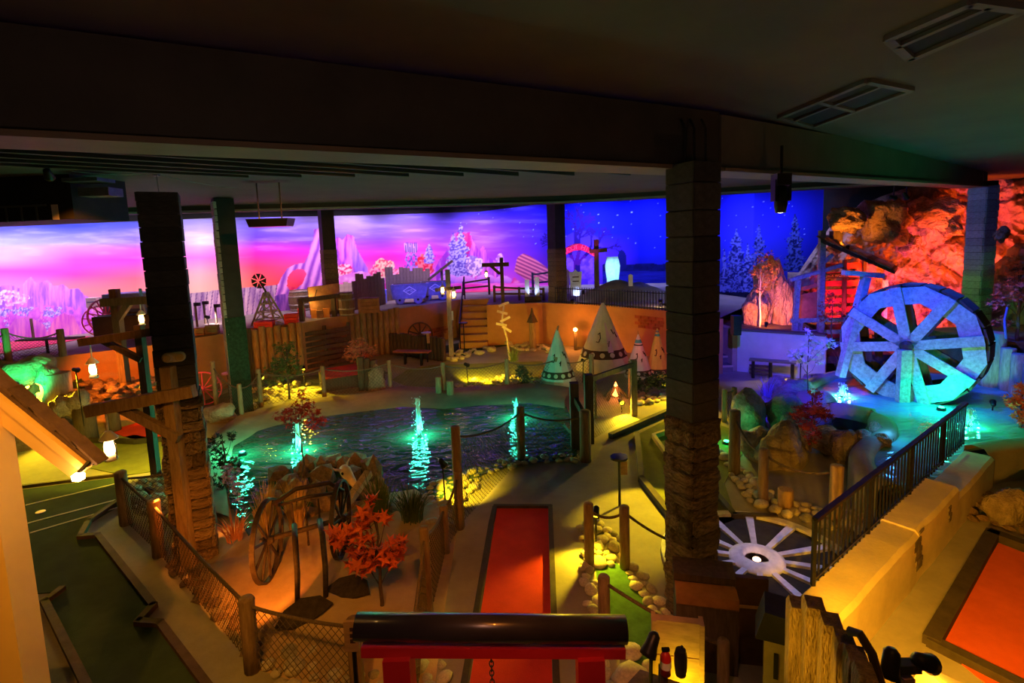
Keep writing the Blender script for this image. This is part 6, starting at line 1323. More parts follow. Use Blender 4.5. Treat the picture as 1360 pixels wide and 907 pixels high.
MB().prism([(PD(1040, 480, HDp).x - o0.x, -0.4), (PD(1170, 480, HDp).x - o0.x, -0.4), (PD(1170, 480, HDp).x - o0.x + 0.6, 1.6), (PD(1040, 480, HDp).x - o0.x + 0.3, 1.6)], 0.5, PD(1090, 478, HDp).z).build('deck', dark_timber, t)
# red drum, chair on roof
b_ = PD(1110, 318, 14.4); tag(MB().box(b_ + Vector((0, 0, 0.05)), (0.25, 0.2, 0.35)).box(b_ + Vector((0.12, 0.1, 0.3)), (0.03, 0.2, 0.4)).build('old_chair', dark_timber), 'small dark chair perched above the hut roof', 'chair')
# ================================================================== waterwheel
WC = PD(1206, 459, 9.9); t = thing('waterwheel', 'big weathered timber waterwheel lit blue over the teal pond', 'waterwheel', (WC.x, WC.y, ZR - 0.1)); cz = WC.z - (ZR - 0.1)
RR = 1.13; az = R(90 - 50); ax = Vector((math.cos(az), math.sin(az), 0)); ux = Vector((math.sin(az), -math.cos(az), 0)); uz = Vector((0, 0, 1)); ctr_ = Vector((0, 0, cz))
angs = [R(a) for a in (102, 57, 12, -30, -74, -121, 188, 148)]; angs = sorted(a % (2 * math.pi) for a in angs)
def wp(a, r_, off): return ctr_ + (ux * math.cos(a) + uz * math.sin(a)) * r_ + ax * off
for off, mt in ((-0.02, plank_m), (0.5, dark_timber)):
    for i, a in enumerate(angs):
        a2_ = angs[(i + 1) % 8] + (2 * math.pi if i == 7 else 0); am_ = (a + a2_) / 2
        pts2 = [(a - 0.06, RR * 1.0), (am_, RR * 1.03), (a2_ + 0.06, RR * 1.0), (a2_ + 0.06, RR * 0.70), (am_, RR * 0.74), (a - 0.06, RR * 0.70)]
        fr_ = [wp(q_[0], q_[1], off) for q_ in pts2]; bk_ = [p_ + ax * 0.05 for p_ in fr_]
        MB().add(fr_ + bk_, [tuple(range(6)), tuple(range(11, 5, -1))] + [(j, j + 6, (j + 1) % 6 + 6, (j + 1) % 6) for j in range(6)]).build('rim_plank', mt, t)
        sp_ = MB(); sp_.bar(wp(a, 0.0 if i % 2 == 0 else 0.08, off - 0.045), wp(a, RR * 1.0, off - 0.045), 0.05, 0.185, up=(ux * -math.sin(a) + uz * math.cos(a))); sp_.build('spoke', mt, t)
for k in range(24):                                       # paddles of the drum
    a = 2 * math.pi * k / 24; MB().bar(wp(a, RR * 1.02, 0.0), wp(a, RR * 1.02, 0.55), 0.27, 0.035, up=(ux * math.cos(a) + uz * math.sin(a))).build('paddle', dark_timber, t)
MB().tube([wp(0, 0, -0.16), wp(0, 0, 0.75)], 0.07, 10).build('axle', iron_m, t); MB().lathe([(0.05, -0.18), (0.11, -0.15), (0.11, -0.09), (0.05, -0.08)], 10, ctr_, ax.to_track_quat('Z', 'Y').to_matrix()).build('axle_cap', iron_m, t)
b_ = wp(0, 0, -0.2); MB().bar(Vector((b_.x, b_.y, -0.25)), Vector((b_.x, b_.y, cz - 0.05)), 0.2, 0.12).build('front_support', plank_m, t)
MB().bar(PD(1150, 368, 10.6) - t.location, PD(1116, 500, 10.6) - t.location, 0.13, 0.16).build('a_frame_post', plank_m, t); MB().bar(PD(1120, 362, 10.6) - t.location, PD(1172, 366, 10.6) - t.location, 0.13, 0.1).build('head_beam', plank_m, t); MB().bar(PD(1165, 405, 10.9) - t.location, PD(1168, 498, 10.9) - t.location, 0.1, 0.1).build('rear_post', dark_timber, t)
boulder(1107, 508, 24, 10, 'pale flat stone under the wheel post', 1, z=ZR - 0.1)
# ================================================================== rock mountain
MBOULD = [rock_proto(70 + k, 4, 0.5, mount_m, 1.5) for k in range(4)]
def mtop(px): return np.interp(px, [1060, 1085, 1100, 1120, 1165, 1200, 1250, 1310, 1345, 1420], [360, 322, 300, 282, 262, 250, 240, 232, 236, 240])
NU, NV = 230, 140; mb = MB(); idx_ = []
for i in range(NU + 1):
    u = i / NU; px = 1045 + u * (1430 - 1045); d0 = np.interp(px, [1045, 1150, 1270, 1330, 1430], [16.2, 15.7, 15.0, 14.4, 13.4]); base = PD(px, 400, d0); zt_ = PD(px, float(mtop(px)), d0 + 0.3).z
    for j in range(NV + 1):
        v = j / NV; z = zt_ * v; p = Vector((base.x, base.y, z)); prof2 = 1.1 * (1 - v) ** 1.3
        q = Vector((p.x, p.z, p.y * 0.3)); dsp = 0.0
        dsp += 0.75 * (0.5 - abs(mnoise.noise(q * 0.55))) + 0.4 * (0.4 - abs(mnoise.noise(q * 1.2 + Vector((5, 1, 0))))) + 0.18 * mnoise.noise(q * 2.6) + 0.26 * (0.3 - abs(mnoise.noise(Vector((q.x * 3.4 + q.y * 1.5, q.y * 2.4, 2))))) + 0.15 * (0.3 - abs(mnoise.noise(q * 6.5))) + 0.07 * mnoise.noise(q * 13)
        cell_ = mnoise.voronoi(Vector((q.x * 0.75, q.y * 0.95, 0)))[0]; dsp += 0.55 * (0.6 - min(cell_[0], 0.8)) - 0.16 * (1.0 if cell_[1] - cell_[0] < 0.07 else 0)
        edge = min(1.0, (1 - v) / 0.06)
        dirn = Vector((-base.x, -base.y, 0)).normalized(); p = p + dirn * (prof2 + dsp * (0.35 + 0.65 * edge)); mb.v.append(p)
mb.f = [(i * (NV + 1) + j, (i + 1) * (NV + 1) + j, (i + 1) * (NV + 1) + j + 1, i * (NV + 1) + j + 1) for i in range(NU) for j in range(NV)]
o_ = mb.build('rock_mountain', mount_m, None, True); tag(o_, 'tall artificial rock mountain lit orange behind the hut and waterwheel', 'rock')
for i, (px, py, w, h, dd, lb) in enumerate(((1125, 308, 46, 34, 14.2, 'round glowing boulder on a stand at the left of the mountain'), (1176, 325, 74, 60, 14.4, 'ribbed grey brown boulder on the mountain face'), (1110, 338, 20, 20, 14.0, 'small pale boulder left of the hut roof'), (1206, 340, 26, 30, 14.3, 'orange lit rock beside the ribbed boulder'), (1258, 318, 26, 40, 14.0, 'yellow lit ledge rock near the right pillar'), (1330, 320, 24, 16, 11.5, 'pale cup shaped rock at the right edge'), (1268, 252, 24, 26, 14.0, 'orange finger of rock near the top of the mountain'), (1240, 300, 50, 34, 14.2, 'rounded rock knob in the upper mountain'))):
    c = PD(px, py - h / 2, dd); s_ = dd / F; o_ = link('boulder', MBOULD[i % 4], None, c, (0.2 * i, 0.1, i * 0.8), (w / 2 * s_, w / 2 * s_ * 0.8, h / 2 * s_)); tag(o_, lb, 'rock')
for i, (px, py, w, h, lb) in enumerate(((1020, 436, 36, 90, 'tall narrow orange rock in the planter'), (1003, 440, 30, 50, 'low tan rock at the planter corner'), (1040, 440, 26, 70, 'golden carved rock beside the hut'))):
    b_ = P(px, py, ZPl - 0.1); d2 = b_.y + 0.7; c = PD(px, py - h / 2, d2); s_ = d2 / F; o_ = link('boulder', MBOULD[(i + 2) % 4], None, c, (0, 0, i), (w / 2 * s_, w / 2 * s_, h / 2 * s_ * 1.1)); tag(o_, lb, 'rock')
# ================================================================== log planter at the right edge
t = None
for k, (px, pt, pb, w_, d_) in enumerate(((1321, 441, 520, 27, 10.6), (1340, 462, 520, 16, 10.3), (1355, 470, 523, 18, 10.0), (1374, 476, 530, 20, 9.8), (1394, 480, 530, 20, 9.6), (1278, 492, 516, 16, 11.2), (1294, 488, 518, 16, 11.0))):
    top = PD(px, pt, d_)
    if t is None: t = thing('log_planter', 'planter of tall upright logs lit blue at the right edge', 'planter', (top.x, top.y, 0)); o0 = t.location.copy()
    mb = MB(); post_mesh(mb, (0, 0, 0), top.z, w_ / 2 / F * d_ * 1.08, 12); o_ = mb.build('log', grey_timber, t, True); o_.location = Vector((top.x, top.y, 0)) - o0
tp = PD(1350, 452, 10.6); MB().prism([(tp.x - 0.5 - o0.x, tp.y + 0.05 - o0.y), (tp.x + 1.6 - o0.x, tp.y - 0.5 - o0.y), (tp.x + 2 - o0.x, tp.y + 1.8 - o0.y), (tp.x - 0.5 - o0.x, tp.y + 1.8 - o0.y)], 0.6, 1.33).build('soil', MATS['planter_soil'], t)
for i, (px, py, w, h, lb) in enumerate(((1335, 420, 60, 100, 'tall dark violet rock behind the rust tree'), (1372, 400, 60, 120, 'dark rock mass cut by the right edge'))):
    d2 = 12.9; c = PD(px, py - h / 2 + 30, d2); s_ = d2 / F; tag(link('boulder', BOULD[i], None, c, (0, 0, i), (w / 2 * s_, w / 2 * s_, h / 2 * s_)), lb, 'rock')
hs = [PD(*q_) for q_ in ((1302, 420, 10.9), (1300, 450, 10.9), (1296, 480, 10.8), (1298, 505, 10.6))]; tag(MB().tube(hs, 0.02, 7).build('hose', hose_m), 'thin blue hose hanging beside the waterwheel', 'hose')
hs = [PD(*q_) for q_ in ((1338, 408, 10.4), (1334, 425, 10.4), (1336, 450, 10.3))]; tag(MB().tube(hs, 0.022, 7).build('hose', hose_m), 'short blue hose in front of the log planter', 'hose')
# ================================================================== things on the mural terrace
def barrel(label, px, py, pytop, wpx, z=ZT, lying=False):
    b_ = P(px, py, z); h = hgt(b_, pytop); r_ = wpx / 2 / F * b_.y; t_ = thing('barrel', label, 'barrel', tuple(b_)); prof_ = lambda f: r_ * (0.84 + 0.16 * math.sin(math.pi * f))
    N_ = 14
    for k in range(N_):
        a0, a1 = 2 * math.pi * k / N_, 2 * math.pi * (k + 0.96) / N_; vs_ = []
        for f in (0, 0.25, 0.5, 0.75, 1.0):
            for a in (a0, a1): vs_.append((prof_(f) * math.cos(a), prof_(f) * math.sin(a), h * f))
        MB().add(vs_, [(2 * i, 2 * i + 1, 2 * i + 3, 2 * i + 2) for i in range(4)]).build('stave', barrel_m, t_)
    for f in (0.06, 0.3, 0.7, 0.94): MB().lathe([(prof_(f - 0.03) + 0.006, h * (f - 0.035)), (prof_(f) + 0.014, h * f), (prof_(f + 0.03) + 0.006, h * (f + 0.035))], 18).build('hoop', hoop_m, t_, True)
    MB().lathe([(0, h * 0.97), (prof_(1) * 0.95, h * 0.97), (0, h * 0.975)], 16).build('lid', barrel_m, t_)
barrel('wide hooped barrel on the terrace behind the lit crates', 400, 412, 385, 30); barrel('upright hooped barrel at the palisade corner', 461, 419, 388, 22)
# open timber stall with crates and a lamp
b_ = T(400, 427); t = thing('timber_stall', 'open timber stall frame on the terrace between the barrels', 'stall', tuple(b_)); e_ = T(443, 421) - b_; hh = hgt(b_, 400)
for f in (0.0, 1.0): MB().box(e_ * f + Vector((0, 0.1, hh / 2)), (0.13, 0.13, hh)).build('post', dark_timber, t)
MB().bar(Vector((-0.1, 0.1, hh)), e_ + Vector((0.2, 0.1, hh + 0.05)), 0.14, 0.13).build('top_beam', dark_timber, t); MB().bar(Vector((0, 0.75, 0.55)), e_ + Vector((0, 0.75, 0.6)), 0.04, 0.9).build('back_board', crate_m, t)
def box_thing(name, label, px, py, wpx, hpx, mat, z=ZT, cat='crate', dy=0.0, rz=0.2, slats=0):
    q_ = P(px, py, z); s_ = q_.y / F; t_ = thing(name, label, cat, (q_.x, q_.y + dy, z), rz); w_, h_ = wpx * s_, hpx * s_
    if not slats: MB().box((0, 0, h_ / 2), (w_, w_ * 0.8, h_)).build('body', mat, t_); MB().box((0, 0, h_ * 0.99), (w_ * 1.03, w_ * 0.84, h_ * 0.06)).build('lid', mat, t_)
    for k in range(slats):
        MB().box((0, 0, h_ * (k + 0.5) / slats), (w_, w_ * 0.8, h_ / slats * 0.86)).build('board', mat, t_)
    if slats:
        for sx in (-1, 1): MB().box((sx * w_ * 0.47, -w_ * 0.41, h_ / 2), (w_ * 0.1, 0.03, h_)).build('corner_batten', mat, t_)
box_thing('carton', 'small orange carton under the stall lamp', 413, 424, 7, 11, orange_card, cat='box', dy=0.3); box_thing('carton', 'orange carton right of the stall lamp', 430, 423, 8, 12, orange_card, cat='box', dy=0.3); box_thing('carton', 'dark brown carton between two orange ones', 421, 424, 8, 10, crate_m, cat='box', dy=0.3)
c = T(416, 424) + Vector((0, 0.25, 0.62)); t = thing('stall_lamp', 'small yellow lamp glowing in the timber stall', 'lamp', tuple(c)); MB().lathe([(0, -0.05), (0.05, -0.02), (0.05, 0.03), (0, 0.06)], 10).build('bulb', glow('stall_bulb', (1.0, 0.7, 0.15), 30), t, True); MB().tube([(0, 0, 0.05), (0.1, 0, 0.3)], 0.012, 6).build('arm', metal_m, t)
point_light('stall_lamp_light', c + Vector((0.02, -0.12, 0.02)), (1.0, 0.6, 0.12), 11, 0.03)
box_thing('crate', 'red crate beside the derrick', 388, 430, 16, 14, red_card, slats=3); box_thing('crate', 'small red crate stacked behind the first', 393, 424, 9, 12, red_card, dy=0.5); box_thing('crate', 'flat red crate at the foot of the derrick', 352, 434, 22, 8, red_card, slats=2)
box_thing('crate', 'dark wooden ore box below the mine carts', 491, 415, 26, 20, crate_m, slats=4); box_thing('crate', 'brown crate on the terrace left of the tall pillar', 266, 445, 12, 10, crate_m, slats=3); box_thing('crate', 'second brown crate beside the tall pillar', 283, 443, 14, 12, crate_m, slats=3); 
box_thing('shop_box', 'glowing blue display box left of the mine carts', 507, 402, 14, 17, M('blue_box_panel', (0.2, 0.25, 0.9), 0.5, 0.2, 6, 0.2), cat='box')
# derrick
b_ = T(357, 430); h_ = hgt(b_, 388); t = thing('derrick', 'wooden derrick tower with a small wind wheel on the terrace', 'tower', tuple(b_)); bw_ = 0.36
for sx in (-1, 1):
    for sy in (-1, 1): MB().bar((sx * bw_, sy * bw_, 0), (sx * 0.04, sy * 0.04, h_), 0.05, 0.05).build('leg', grey_timber, t)
for z_ in (0.15, 0.4, 0.65, 0.85):
    s_ = bw_ * (1 - z_) + 0.04 * z_
    for k in range(4):
        p_ = [(-s_, -s_), (s_, -s_), (s_, s_), (-s_, s_)]; a_, c_ = p_[k], p_[(k + 1) % 4]; MB().bar((*a_, z_ * h_), (*c_, z_ * h_), 0.035, 0.035).build('brace', grey_timber, t); s2 = bw_ * (1 - z_ * 0.6) ; MB().bar((*a_, z_ * h_), (c_[0] * 1.12, c_[1] * 1.12, z_ * h_ - 0.22), 0.025, 0.025).build('brace', grey_timber, t)
hw = Vector((-0.15, -0.08, h_ + 0.35)); MB().tube([(0, 0, h_), hw + Vector((0, 0.06, 0))], 0.03, 6).build('mast', dark_timber, t)
for k in range(8):
    a = k * math.pi / 4; d_ = Vector((math.cos(a), 0, math.sin(a))); MB().add([hw + d_ * 0.05, hw + d_ * 0.22 + Vector((-d_.z, 0.2, d_.x)) * 0.08, hw + d_ * 0.22 - Vector((-d_.z, 0.2, d_.x)) * 0.08], [(0, 1, 2)]).build('vane', iron_m, t)
# back plank fences
def plank_fence(label, a_px, b_px, hs_, seed, mat=M('dark_fence_plank', (0.20, 0.13, 0.10), 0.85, 0.35, 4, 0.5, 12, stretch=(6, 6, 1)), wd=0.2, dy=0.0):
    random.seed(seed); a_, b2 = T(*a_px), T(*b_px); a_.y += dy; b2.y += dy; t_ = thing('plank_fence', label, 'fence', tuple(a_)); n_ = max(2, round((b2 - a_).length / wd)); rz_ = math.atan2(b2.y - a_.y, b2.x - a_.x)
    for k in range(n_):
        p_ = (b2 - a_) * ((k + 0.5) / n_); hx = hs_ * random.uniform(0.82, 1.12); o_ = MB().box((0, 0, hx / 2), (wd * 0.92, 0.05, hx)).build('plank', mat, t_); o_.location = p_; o_.rotation_euler = (0, 0, rz_)
    for f in (0.3, 0.75): MB().bar(Vector((0, 0.05, hs_ * f)), b2 - a_ + Vector((0, 0.05, hs_ * f)), 0.04, 0.09).build('rail', mat, t_)
plank_fence('ragged dark plank fence behind the barrels and ore box', (470, 412), (512, 404), 1.2, 1); plank_fence('ragged plank fence behind the blue mine carts', (514, 400), (575, 391), 1.25, 2)
plank_fence('pale plank fence right of the slim pillar', (452, 405), (470, 403), 0.9, 3, M('pale_fence_plank', (0.55, 0.38, 0.3), 0.85, 0.3, 4, 0.4, 12))
# mine carts
def mine_cart(label, px, py, wpx, pytop, group):
    b_ = T(px, py); s_ = b_.y / F; w_ = wpx * s_; h_ = hgt(b_, pytop); t_ = thing('mine_cart', label, 'mine cart', tuple(b_), R(8), group); wb = 0.24; dpt = 0.75
    fr = [(-w_ * 0.46, wb), (w_ * 0.40, wb), (w_ * 0.52, h_), (-w_ * 0.50, h_)]
    MB().plate(fr, (0, dpt, 0), (1, 0, 0), (0, 0, 1), dpt).build('tub', blue_steel, t_)
    for (x0_, z0_), (x1_, z1_) in zip(fr, fr[1:] + fr[:1]): MB().bar((x0_, -0.02, z0_), (x1_, -0.02, z1_), 0.04, 0.05).build('edge_strap', blue_steel, t_)
    MB().box((0, dpt / 2, h_ + 0.01), (w_ * 0.9, dpt * 0.85, 0.03)).build('dark_load', black, t_)
    for x_ in (-w_ * 0.28, w_ * 0.22):
        for y_ in (0.0, dpt):
            wl = MB().lathe([(0.05, -0.04), (0.17, -0.04), (0.17, 0.0), (0.13, 0.02), (0.05, 0.03)], 16, (x_, y_, 0.17), Matrix.Rotation(R(90), 3, 'X')).build('wheel', blue_steel, t_); MB().lathe([(0, 0.0), (0.05, 0.0), (0.04, 0.03), (0, 0.035)], 10, (x_, y_ - 0.02, 0.17), Matrix.Rotation(R(90), 3, 'X')).build('hub_cap', metal_m, wl)
    dm = [(-0.26, 0), (0, -0.17), (0.26, 0), (0, 0.17)]; em = MB().plate(dm, (0, -0.03, (wb + h_) / 2 + 0.03), (1, 0, 0), (0, 0, 1), 0.012).build('diamond_badge', white_paint, t_)
    MB().plate([(-0.2, 0), (0, -0.13), (0.2, 0), (0, 0.13)], (0, -0.036, (wb + h_) / 2 + 0.03), (1, 0, 0), (0, 0, 1), 0.01).build('badge_centre', blue_steel, em)
    for k, (x_, z_, l_) in enumerate(((-0.07, 0.0, 0.12), (0.03, 0.03, 0.14), (0.08, -0.02, 0.1))): MB().bar((x_ - l_ / 2, -0.05, (wb + h_) / 2 + 0.01 + z_), (x_ + l_ / 2, -0.05, (wb + h_) / 2 + 0.04 + z_), 0.008, 0.022).build('badge_script', white_paint, em)
mine_cart('left blue lit mine cart with a white diamond badge', 545, 404, 48, 378, 'mine carts'); mine_cart('right blue lit mine cart with a white diamond badge', 579, 399, 40, 375, 'mine carts')
# horse shape / lean-to behind the carts
c = T(592, 396); tag(MB().bar((c.x - 0.9, c.y + 1.4, ZT + 0.7), (c.x + 0.2, c.y + 1.4, ZT + 1.5), 0.3, 0.1).bar((c.x - 0.3, c.y + 1.4, ZT + 0.0), (c.x - 0.3, c.y + 1.4, ZT + 1.2), 0.1, 0.1).build('lean_to_frame', dark_timber), 'dark lean to timber frame behind the right mine cart', 'frame')
# wagon
b_ = T(160, 452); t = thing('covered_wagon', 'old wagon with a pink spoked wheel parked on the left terrace', 'wagon', tuple(b_), R(8)); 
MB().box((0.35, 0.75, 0.95), (1.75, 0.8, 0.5)).build('wagon_box', navy_wagon, t); MB().box((0.35, 0.75, 0.68), (1.8, 0.85, 0.06)).build('bed', dark_timber, t); MB().box((0.2, 0.0, 0.42), (1.35, 0.5, 0.5)).build('chest', black, t)
wheel(t, (-0.42, 0.28, 0.62), R(0), 0.48, pink_wheel, 14, 'wheel', 0.035, 0.08); wheel(t, (0.95, 0.35, 0.45), R(0), 0.36, pink_wheel, 12, 'wheel', 0.03, 0.07); wheel(t, (-0.75, 0.6, 0.48), R(35), 0.42, pink_wheel, 12, 'wheel', 0.03, 0.07)
for px, py, lb in ((124, 401, 'pale supply box standing on the wagon'), (142, 400, 'striped supply box standing on the wagon')):
    c = PD(px, py, b_.y + 0.75); o_ = thing('supply_box', lb, 'box', (c.x, c.y, c.z - 0.15), R(6)); MB().box((0, 0, 0.13), (0.26, 0.2, 0.28)).build('body', M('pale_card', (0.75, 0.6, 0.6), 0.8, 0.15, 6, 0.1), o_); MB().box((0, -0.102, 0.16), (0.2, 0.006, 0.06 if px > 130 else 0.02)).build('printed_panel', navy_wagon, o_)
tag(MB().tube([PD(186, 384, 13.2), T(200, 446)], 0.035, 6).build('wagon_pole', navy_wagon), 'blue pole leaning at the rear of the wagon', 'pole')
# terrace table, club sign
b_ = T(64, 469); t = thing('terrace_table', 'thin dark table on a single leg on the left terrace', 'table', tuple(b_)); MB().box((0.1, 0, 0.34), (1.4, 0.3, 0.03)).build('top', dark_timber, t); MB().tube([(0, 0, 0), (0, 0, 0.34)], 0.03, 8).build('leg', metal_m, t)
tag(MB().box(T(45, 452) + Vector((0, 0, 0.3)), (0.05, 0.04, 0.6)).build('marker_stake', dark_timber), 'thin dark stake standing on the left terrace', 'stake')
for px, py, pt, lb in ((262, 440, 402, 'signal lamp stand near the painted fence'), (273, 436, 400, 'pale golf stand near the painted fence'), (288, 436, 404, 'dark post near the painted fence')):
    b_ = T(px, py - 6); h_ = hgt(b_, pt); t = thing('slim_stand', lb, 'stand', tuple(b_)); MB().tube([(0, 0, 0), (0, 0, h_)], 0.035, 7).build('pole', dark_timber, t); MB().box((0.06, 0, h_ - 0.05), (0.16, 0.1, 0.1)).build('head', metal_m, t)
c = T(277, 432); spotlight('white floodlight on the terrace by the painted fence', c + Vector((0, 0, 0.25)), c + Vector((0.1, 0.6, 0.0)), (1.0, 0.75, 0.75), 60, 120, 0.25, 0.06, 6)
# terrace railing fence right of the carts
def rail_fence(label, pts_, py_top, z=ZT, mat=dark_timber, rails=(0.5, 0.9), w=0.09):
    B = [P(*p, z) for p in pts_]; t_ = thing('rail_fence', label, 'fence', tuple(B[0])); Hs = []
    for b2, pt in zip(B, py_top): h_ = hgt(b2, pt); Hs.append(h_); MB().box((0, 0, h_ / 2), (w, w, h_)).build('post', mat, t_).location = b2 - B[0]
    for i in range(len(B) - 1):
        for f in rails: MB().bar(B[i] - B[0] + Vector((0, -0.05, Hs[i] * f)), B[i + 1] - B[0] + Vector((0, -0.05, Hs[i + 1] * f)), 0.04, 0.07).build('rail', mat, t_)
rail_fence('dark rail fence on the terrace beside the pink carpet', [(616, 392), (650, 391)], [374, 368]); rail_fence('dark rail fence above the orange wall below the pillar', [(657, 401), (690, 399), (722, 399)], [379, 381, 382])
rail_fence('blue lit ramp railing beside the graveyard pillar', [(708, 390), (735, 388)], [362, 358], mat=navy_wagon)
gb = gallows('small dark lantern gallows above the orange wall', 668, 402, 342, (640, 352), (676, 351), 0, ((652, 353), (664, 364)), 0.13, dark_timber, ZT)
lantern('tiny lantern hanging on the dark gallows', 646, 359, 369, gb.y - 0.1, 352, power=3)
t = thing('light_planter', 'black trough with two glowing blue white slabs on the terrace edge', 'planter', tuple(T(708, 401))); MB().box((0, 0.15, 0.1), (0.62, 0.3, 0.2)).build('trough', metal_m, t)
for x_, h_ in ((-0.2, 0.62), (0.17, 0.7)): MB().box((x_, 0.15, 0.2 + h_ / 2), (0.16, 0.1, h_)).build('slab', tomb_m, t)
spot_light('slab_uplight', T(708, 401) + Vector((0, -0.08, 0.25)), T(708, 401) + Vector((0, 0.2, 0.7)), (0.45, 0.65, 1.0), 14, 120, 0.5, 0.03)
# graveyard fence, stones, arch sign
a_, c_ = T(738, 402), T(888, 413); t = thing('iron_fence', 'low black iron fence along the graveyard edge', 'fence', tuple(a_)); L_ = c_ - a_; nb = 44
for f in (0.06, 0.52): MB().bar(Vector((0, 0.06, f)), L_ + Vector((0, 0.06, f)), 0.03, 0.03).build('rail', metal_m, t)
for k in range(nb + 1): MB().box(L_ * (k / nb) + Vector((0, 0.06, 0.29)), (0.022, 0.022, 0.58)).build('picket', metal_m, t)
random.seed(8); mb = MB(); c0 = T(835, 402); 
g_ = 22; pts3 = []
for i in range(g_ + 1):
    for j in range(g_ + 1):
        x_ = c0.x - 1.6 + 3.6 * i / g_; y_ = c0.y + 0.45 + 2.6 * j / g_; u, v = i / g_ * 2 - 1, j / g_ * 2 - 1; z_ = ZT + 0.75 * max(0, 1 - u * u) * max(0, 1 - v * v) * (0.8 + 0.4 * mnoise.noise(Vector((x_, y_, 0)))); pts3.append((x_, y_, z_))
mb.v = [Vector(p) for p in pts3]; mb.f = [(i * (g_ + 1) + j, (i + 1) * (g_ + 1) + j, (i + 1) * (g_ + 1) + j + 1, i * (g_ + 1) + j + 1) for i in range(g_) for j in range(g_)]
tag(mb.build('grave_mound', conc_dark, None, True), 'low rounded earth mound in the graveyard', 'mound')
def tomb(label, px, py, pytop, wpx, shape, z=ZT + 0.1, mat=tomb_m, lines=0):
    b2 = P(px, py, z); h_ = hgt(b2, pytop); w_ = wpx / F * b2.y; t_ = thing('tombstone', label, 'tombstone', tuple(b2)); sh = {'coffin': [(-0.32, 0), (0.32, 0), (0.5, 0.72), (0.36, 1.0), (-0.36, 1.0), (-0.5, 0.72)], 'crown': [(-0.34, 0), (0.34, 0), (0.5, 0.92), (0.2, 0.9), (0, 1.0), (-0.2, 0.9), (-0.5, 0.92)], 'slab': [(-0.5, 0), (0.5, 0), (0.5, 0.9), (0, 1.0), (-0.5, 0.9)]}[shape]
    MB().plate([(x_ * w_, y_ * h_) for x_, y_ in sh], (0, 0.12, 0), (1, 0, 0), (0, 0, 1), 0.12).build('slab', mat, t_)
    if shape == 'coffin': MB().plate([(x_ * w_ * 0.86, y_ * h_ * 0.9 + h_ * 0.05) for x_, y_ in sh], (0, 0.0, 0), (1, 0, 0), (0, 0, 1), 0.02).build('inner_panel', mat, t_)
    for k in range(lines): MB().box((0, -0.006, h_ * (0.72 - 0.16 * k)), (w_ * 0.5, 0.012, h_ * 0.04)).build('inscription', band_m, t_)
    return b2
tomb('white crown topped tombstone with two lines of lettering', 765, 393, 358, 17, 'crown', lines=2); b2 = tomb('glowing pale blue coffin shaped gravestone', 814, 385, 341, 20, 'coffin', ZT + 0.25); tomb('small violet tombstone beside the pillar', 752, 390, 356, 9, 'slab', mat=M('violet_tomb', (0.5, 0.35, 0.7), 0.9, 0.1, 4, 0.3)); tomb('small blue slab right of the coffin stone', 838, 380, 364, 5, 'slab', ZT + 0.5)
spot_light('tomb_uplight', b2 + Vector((-0.15, -1.0, 0.75)), b2 + Vector((0, 0, 0.7)), (0.25, 0.7, 1.0), 110, 70, 0.6, 0.03); spot_light('tomb_uplight', T(765, 396) + Vector((0, -0.3, 0.1)), T(765, 393) + Vector((0, 0, 0.7)), (0.4, 0.5, 1.0), 16, 80, 0.6, 0.03)
spotlight('small white floodlight at the graveyard fence', T(761, 404) + Vector((0, 0.15, 0.12)), T(775, 398) + Vector((0.4, 0.3, 0.3)), (0.8, 0.75, 0.7), 14, 100, 0.12, 0.06, 10); spotlight('warm floodlight behind the graveyard mound', T(886, 411) + Vector((-0.15, 0.2, 0.25)), T(865, 404) + Vector((0, 0.6, 0)), (1.0, 0.75, 0.3), 40, 100, 0.2, 0.06, 16)
pa = T(793, 396); hp2 = hgt(pa, 318); t = thing('arch_sign', 'curved magenta graveyard sign on a tall cross post', 'sign', tuple(pa)); MB().box((0, 0, hp2 / 2), (0.16, 0.16, hp2)).build('post', dark_timber, t); MB().bar(PD(783, 334, pa.y - 0.1) - pa, PD(806, 332, pa.y - 0.1) - pa, 0.14, 0.14).build('cross_arm', dark_timber, t)
up_pts = []; lo_pts = []
for k in range(15):
    f = k / 14; px = 748 + 44 * f; yu = 331 - 9 * math.sin(math.pi * min(1, f * 1.05)) + 3 * f; up_pts.append(PD(px, yu, pa.y - 0.05) - pa); lo_pts.append(PD(px, yu + 10 - 2.5 * f, pa.y - 0.05) - pa)
mb = MB(); n_ = len(up_pts); vs_ = up_pts + lo_pts + [p + Vector((0, 0.06, 0)) for p in up_pts + lo_pts]; mb.add(vs_, [(i, i + 1, n_ + i + 1, n_ + i) for i in range(n_ - 1)] + [(2 * n_ + i, 3 * n_ + i, 3 * n_ + i + 1, 2 * n_ + i + 1) for i in range(n_ - 1)] + [(i, 2 * n_ + i, 2 * n_ + i + 1, i + 1) for i in range(n_ - 1)] + [(n_ + i, n_ + i + 1, 3 * n_ + i + 1, 3 * n_ + i) for i in range(n_ - 1)]); sb = mb.build('sign_panel', mag_sign, t)
for k, chh in enumerate('BOOT HILL'):
    if chh == ' ': continue
    f = 0.08 + 0.84 * k / 8; i = f * 14; j = min(13, int(i)); p_ = up_pts[j].lerp(up_pts[j + 1], i - j).lerp(lo_pts[j].lerp(lo_pts[j + 1], i - j), 0.5); d_ = up_pts[j + 1] - up_pts[j]
    text_part('letter', chh, 0.25, M('pink_letter_paint', (0.95, 0.5, 0.75), 0.6, 0.05, 4, 0), sb, p_ + Vector((0, -0.012, 0)), (R(90), -math.atan2(d_.z, d_.x), 0), 0.006)
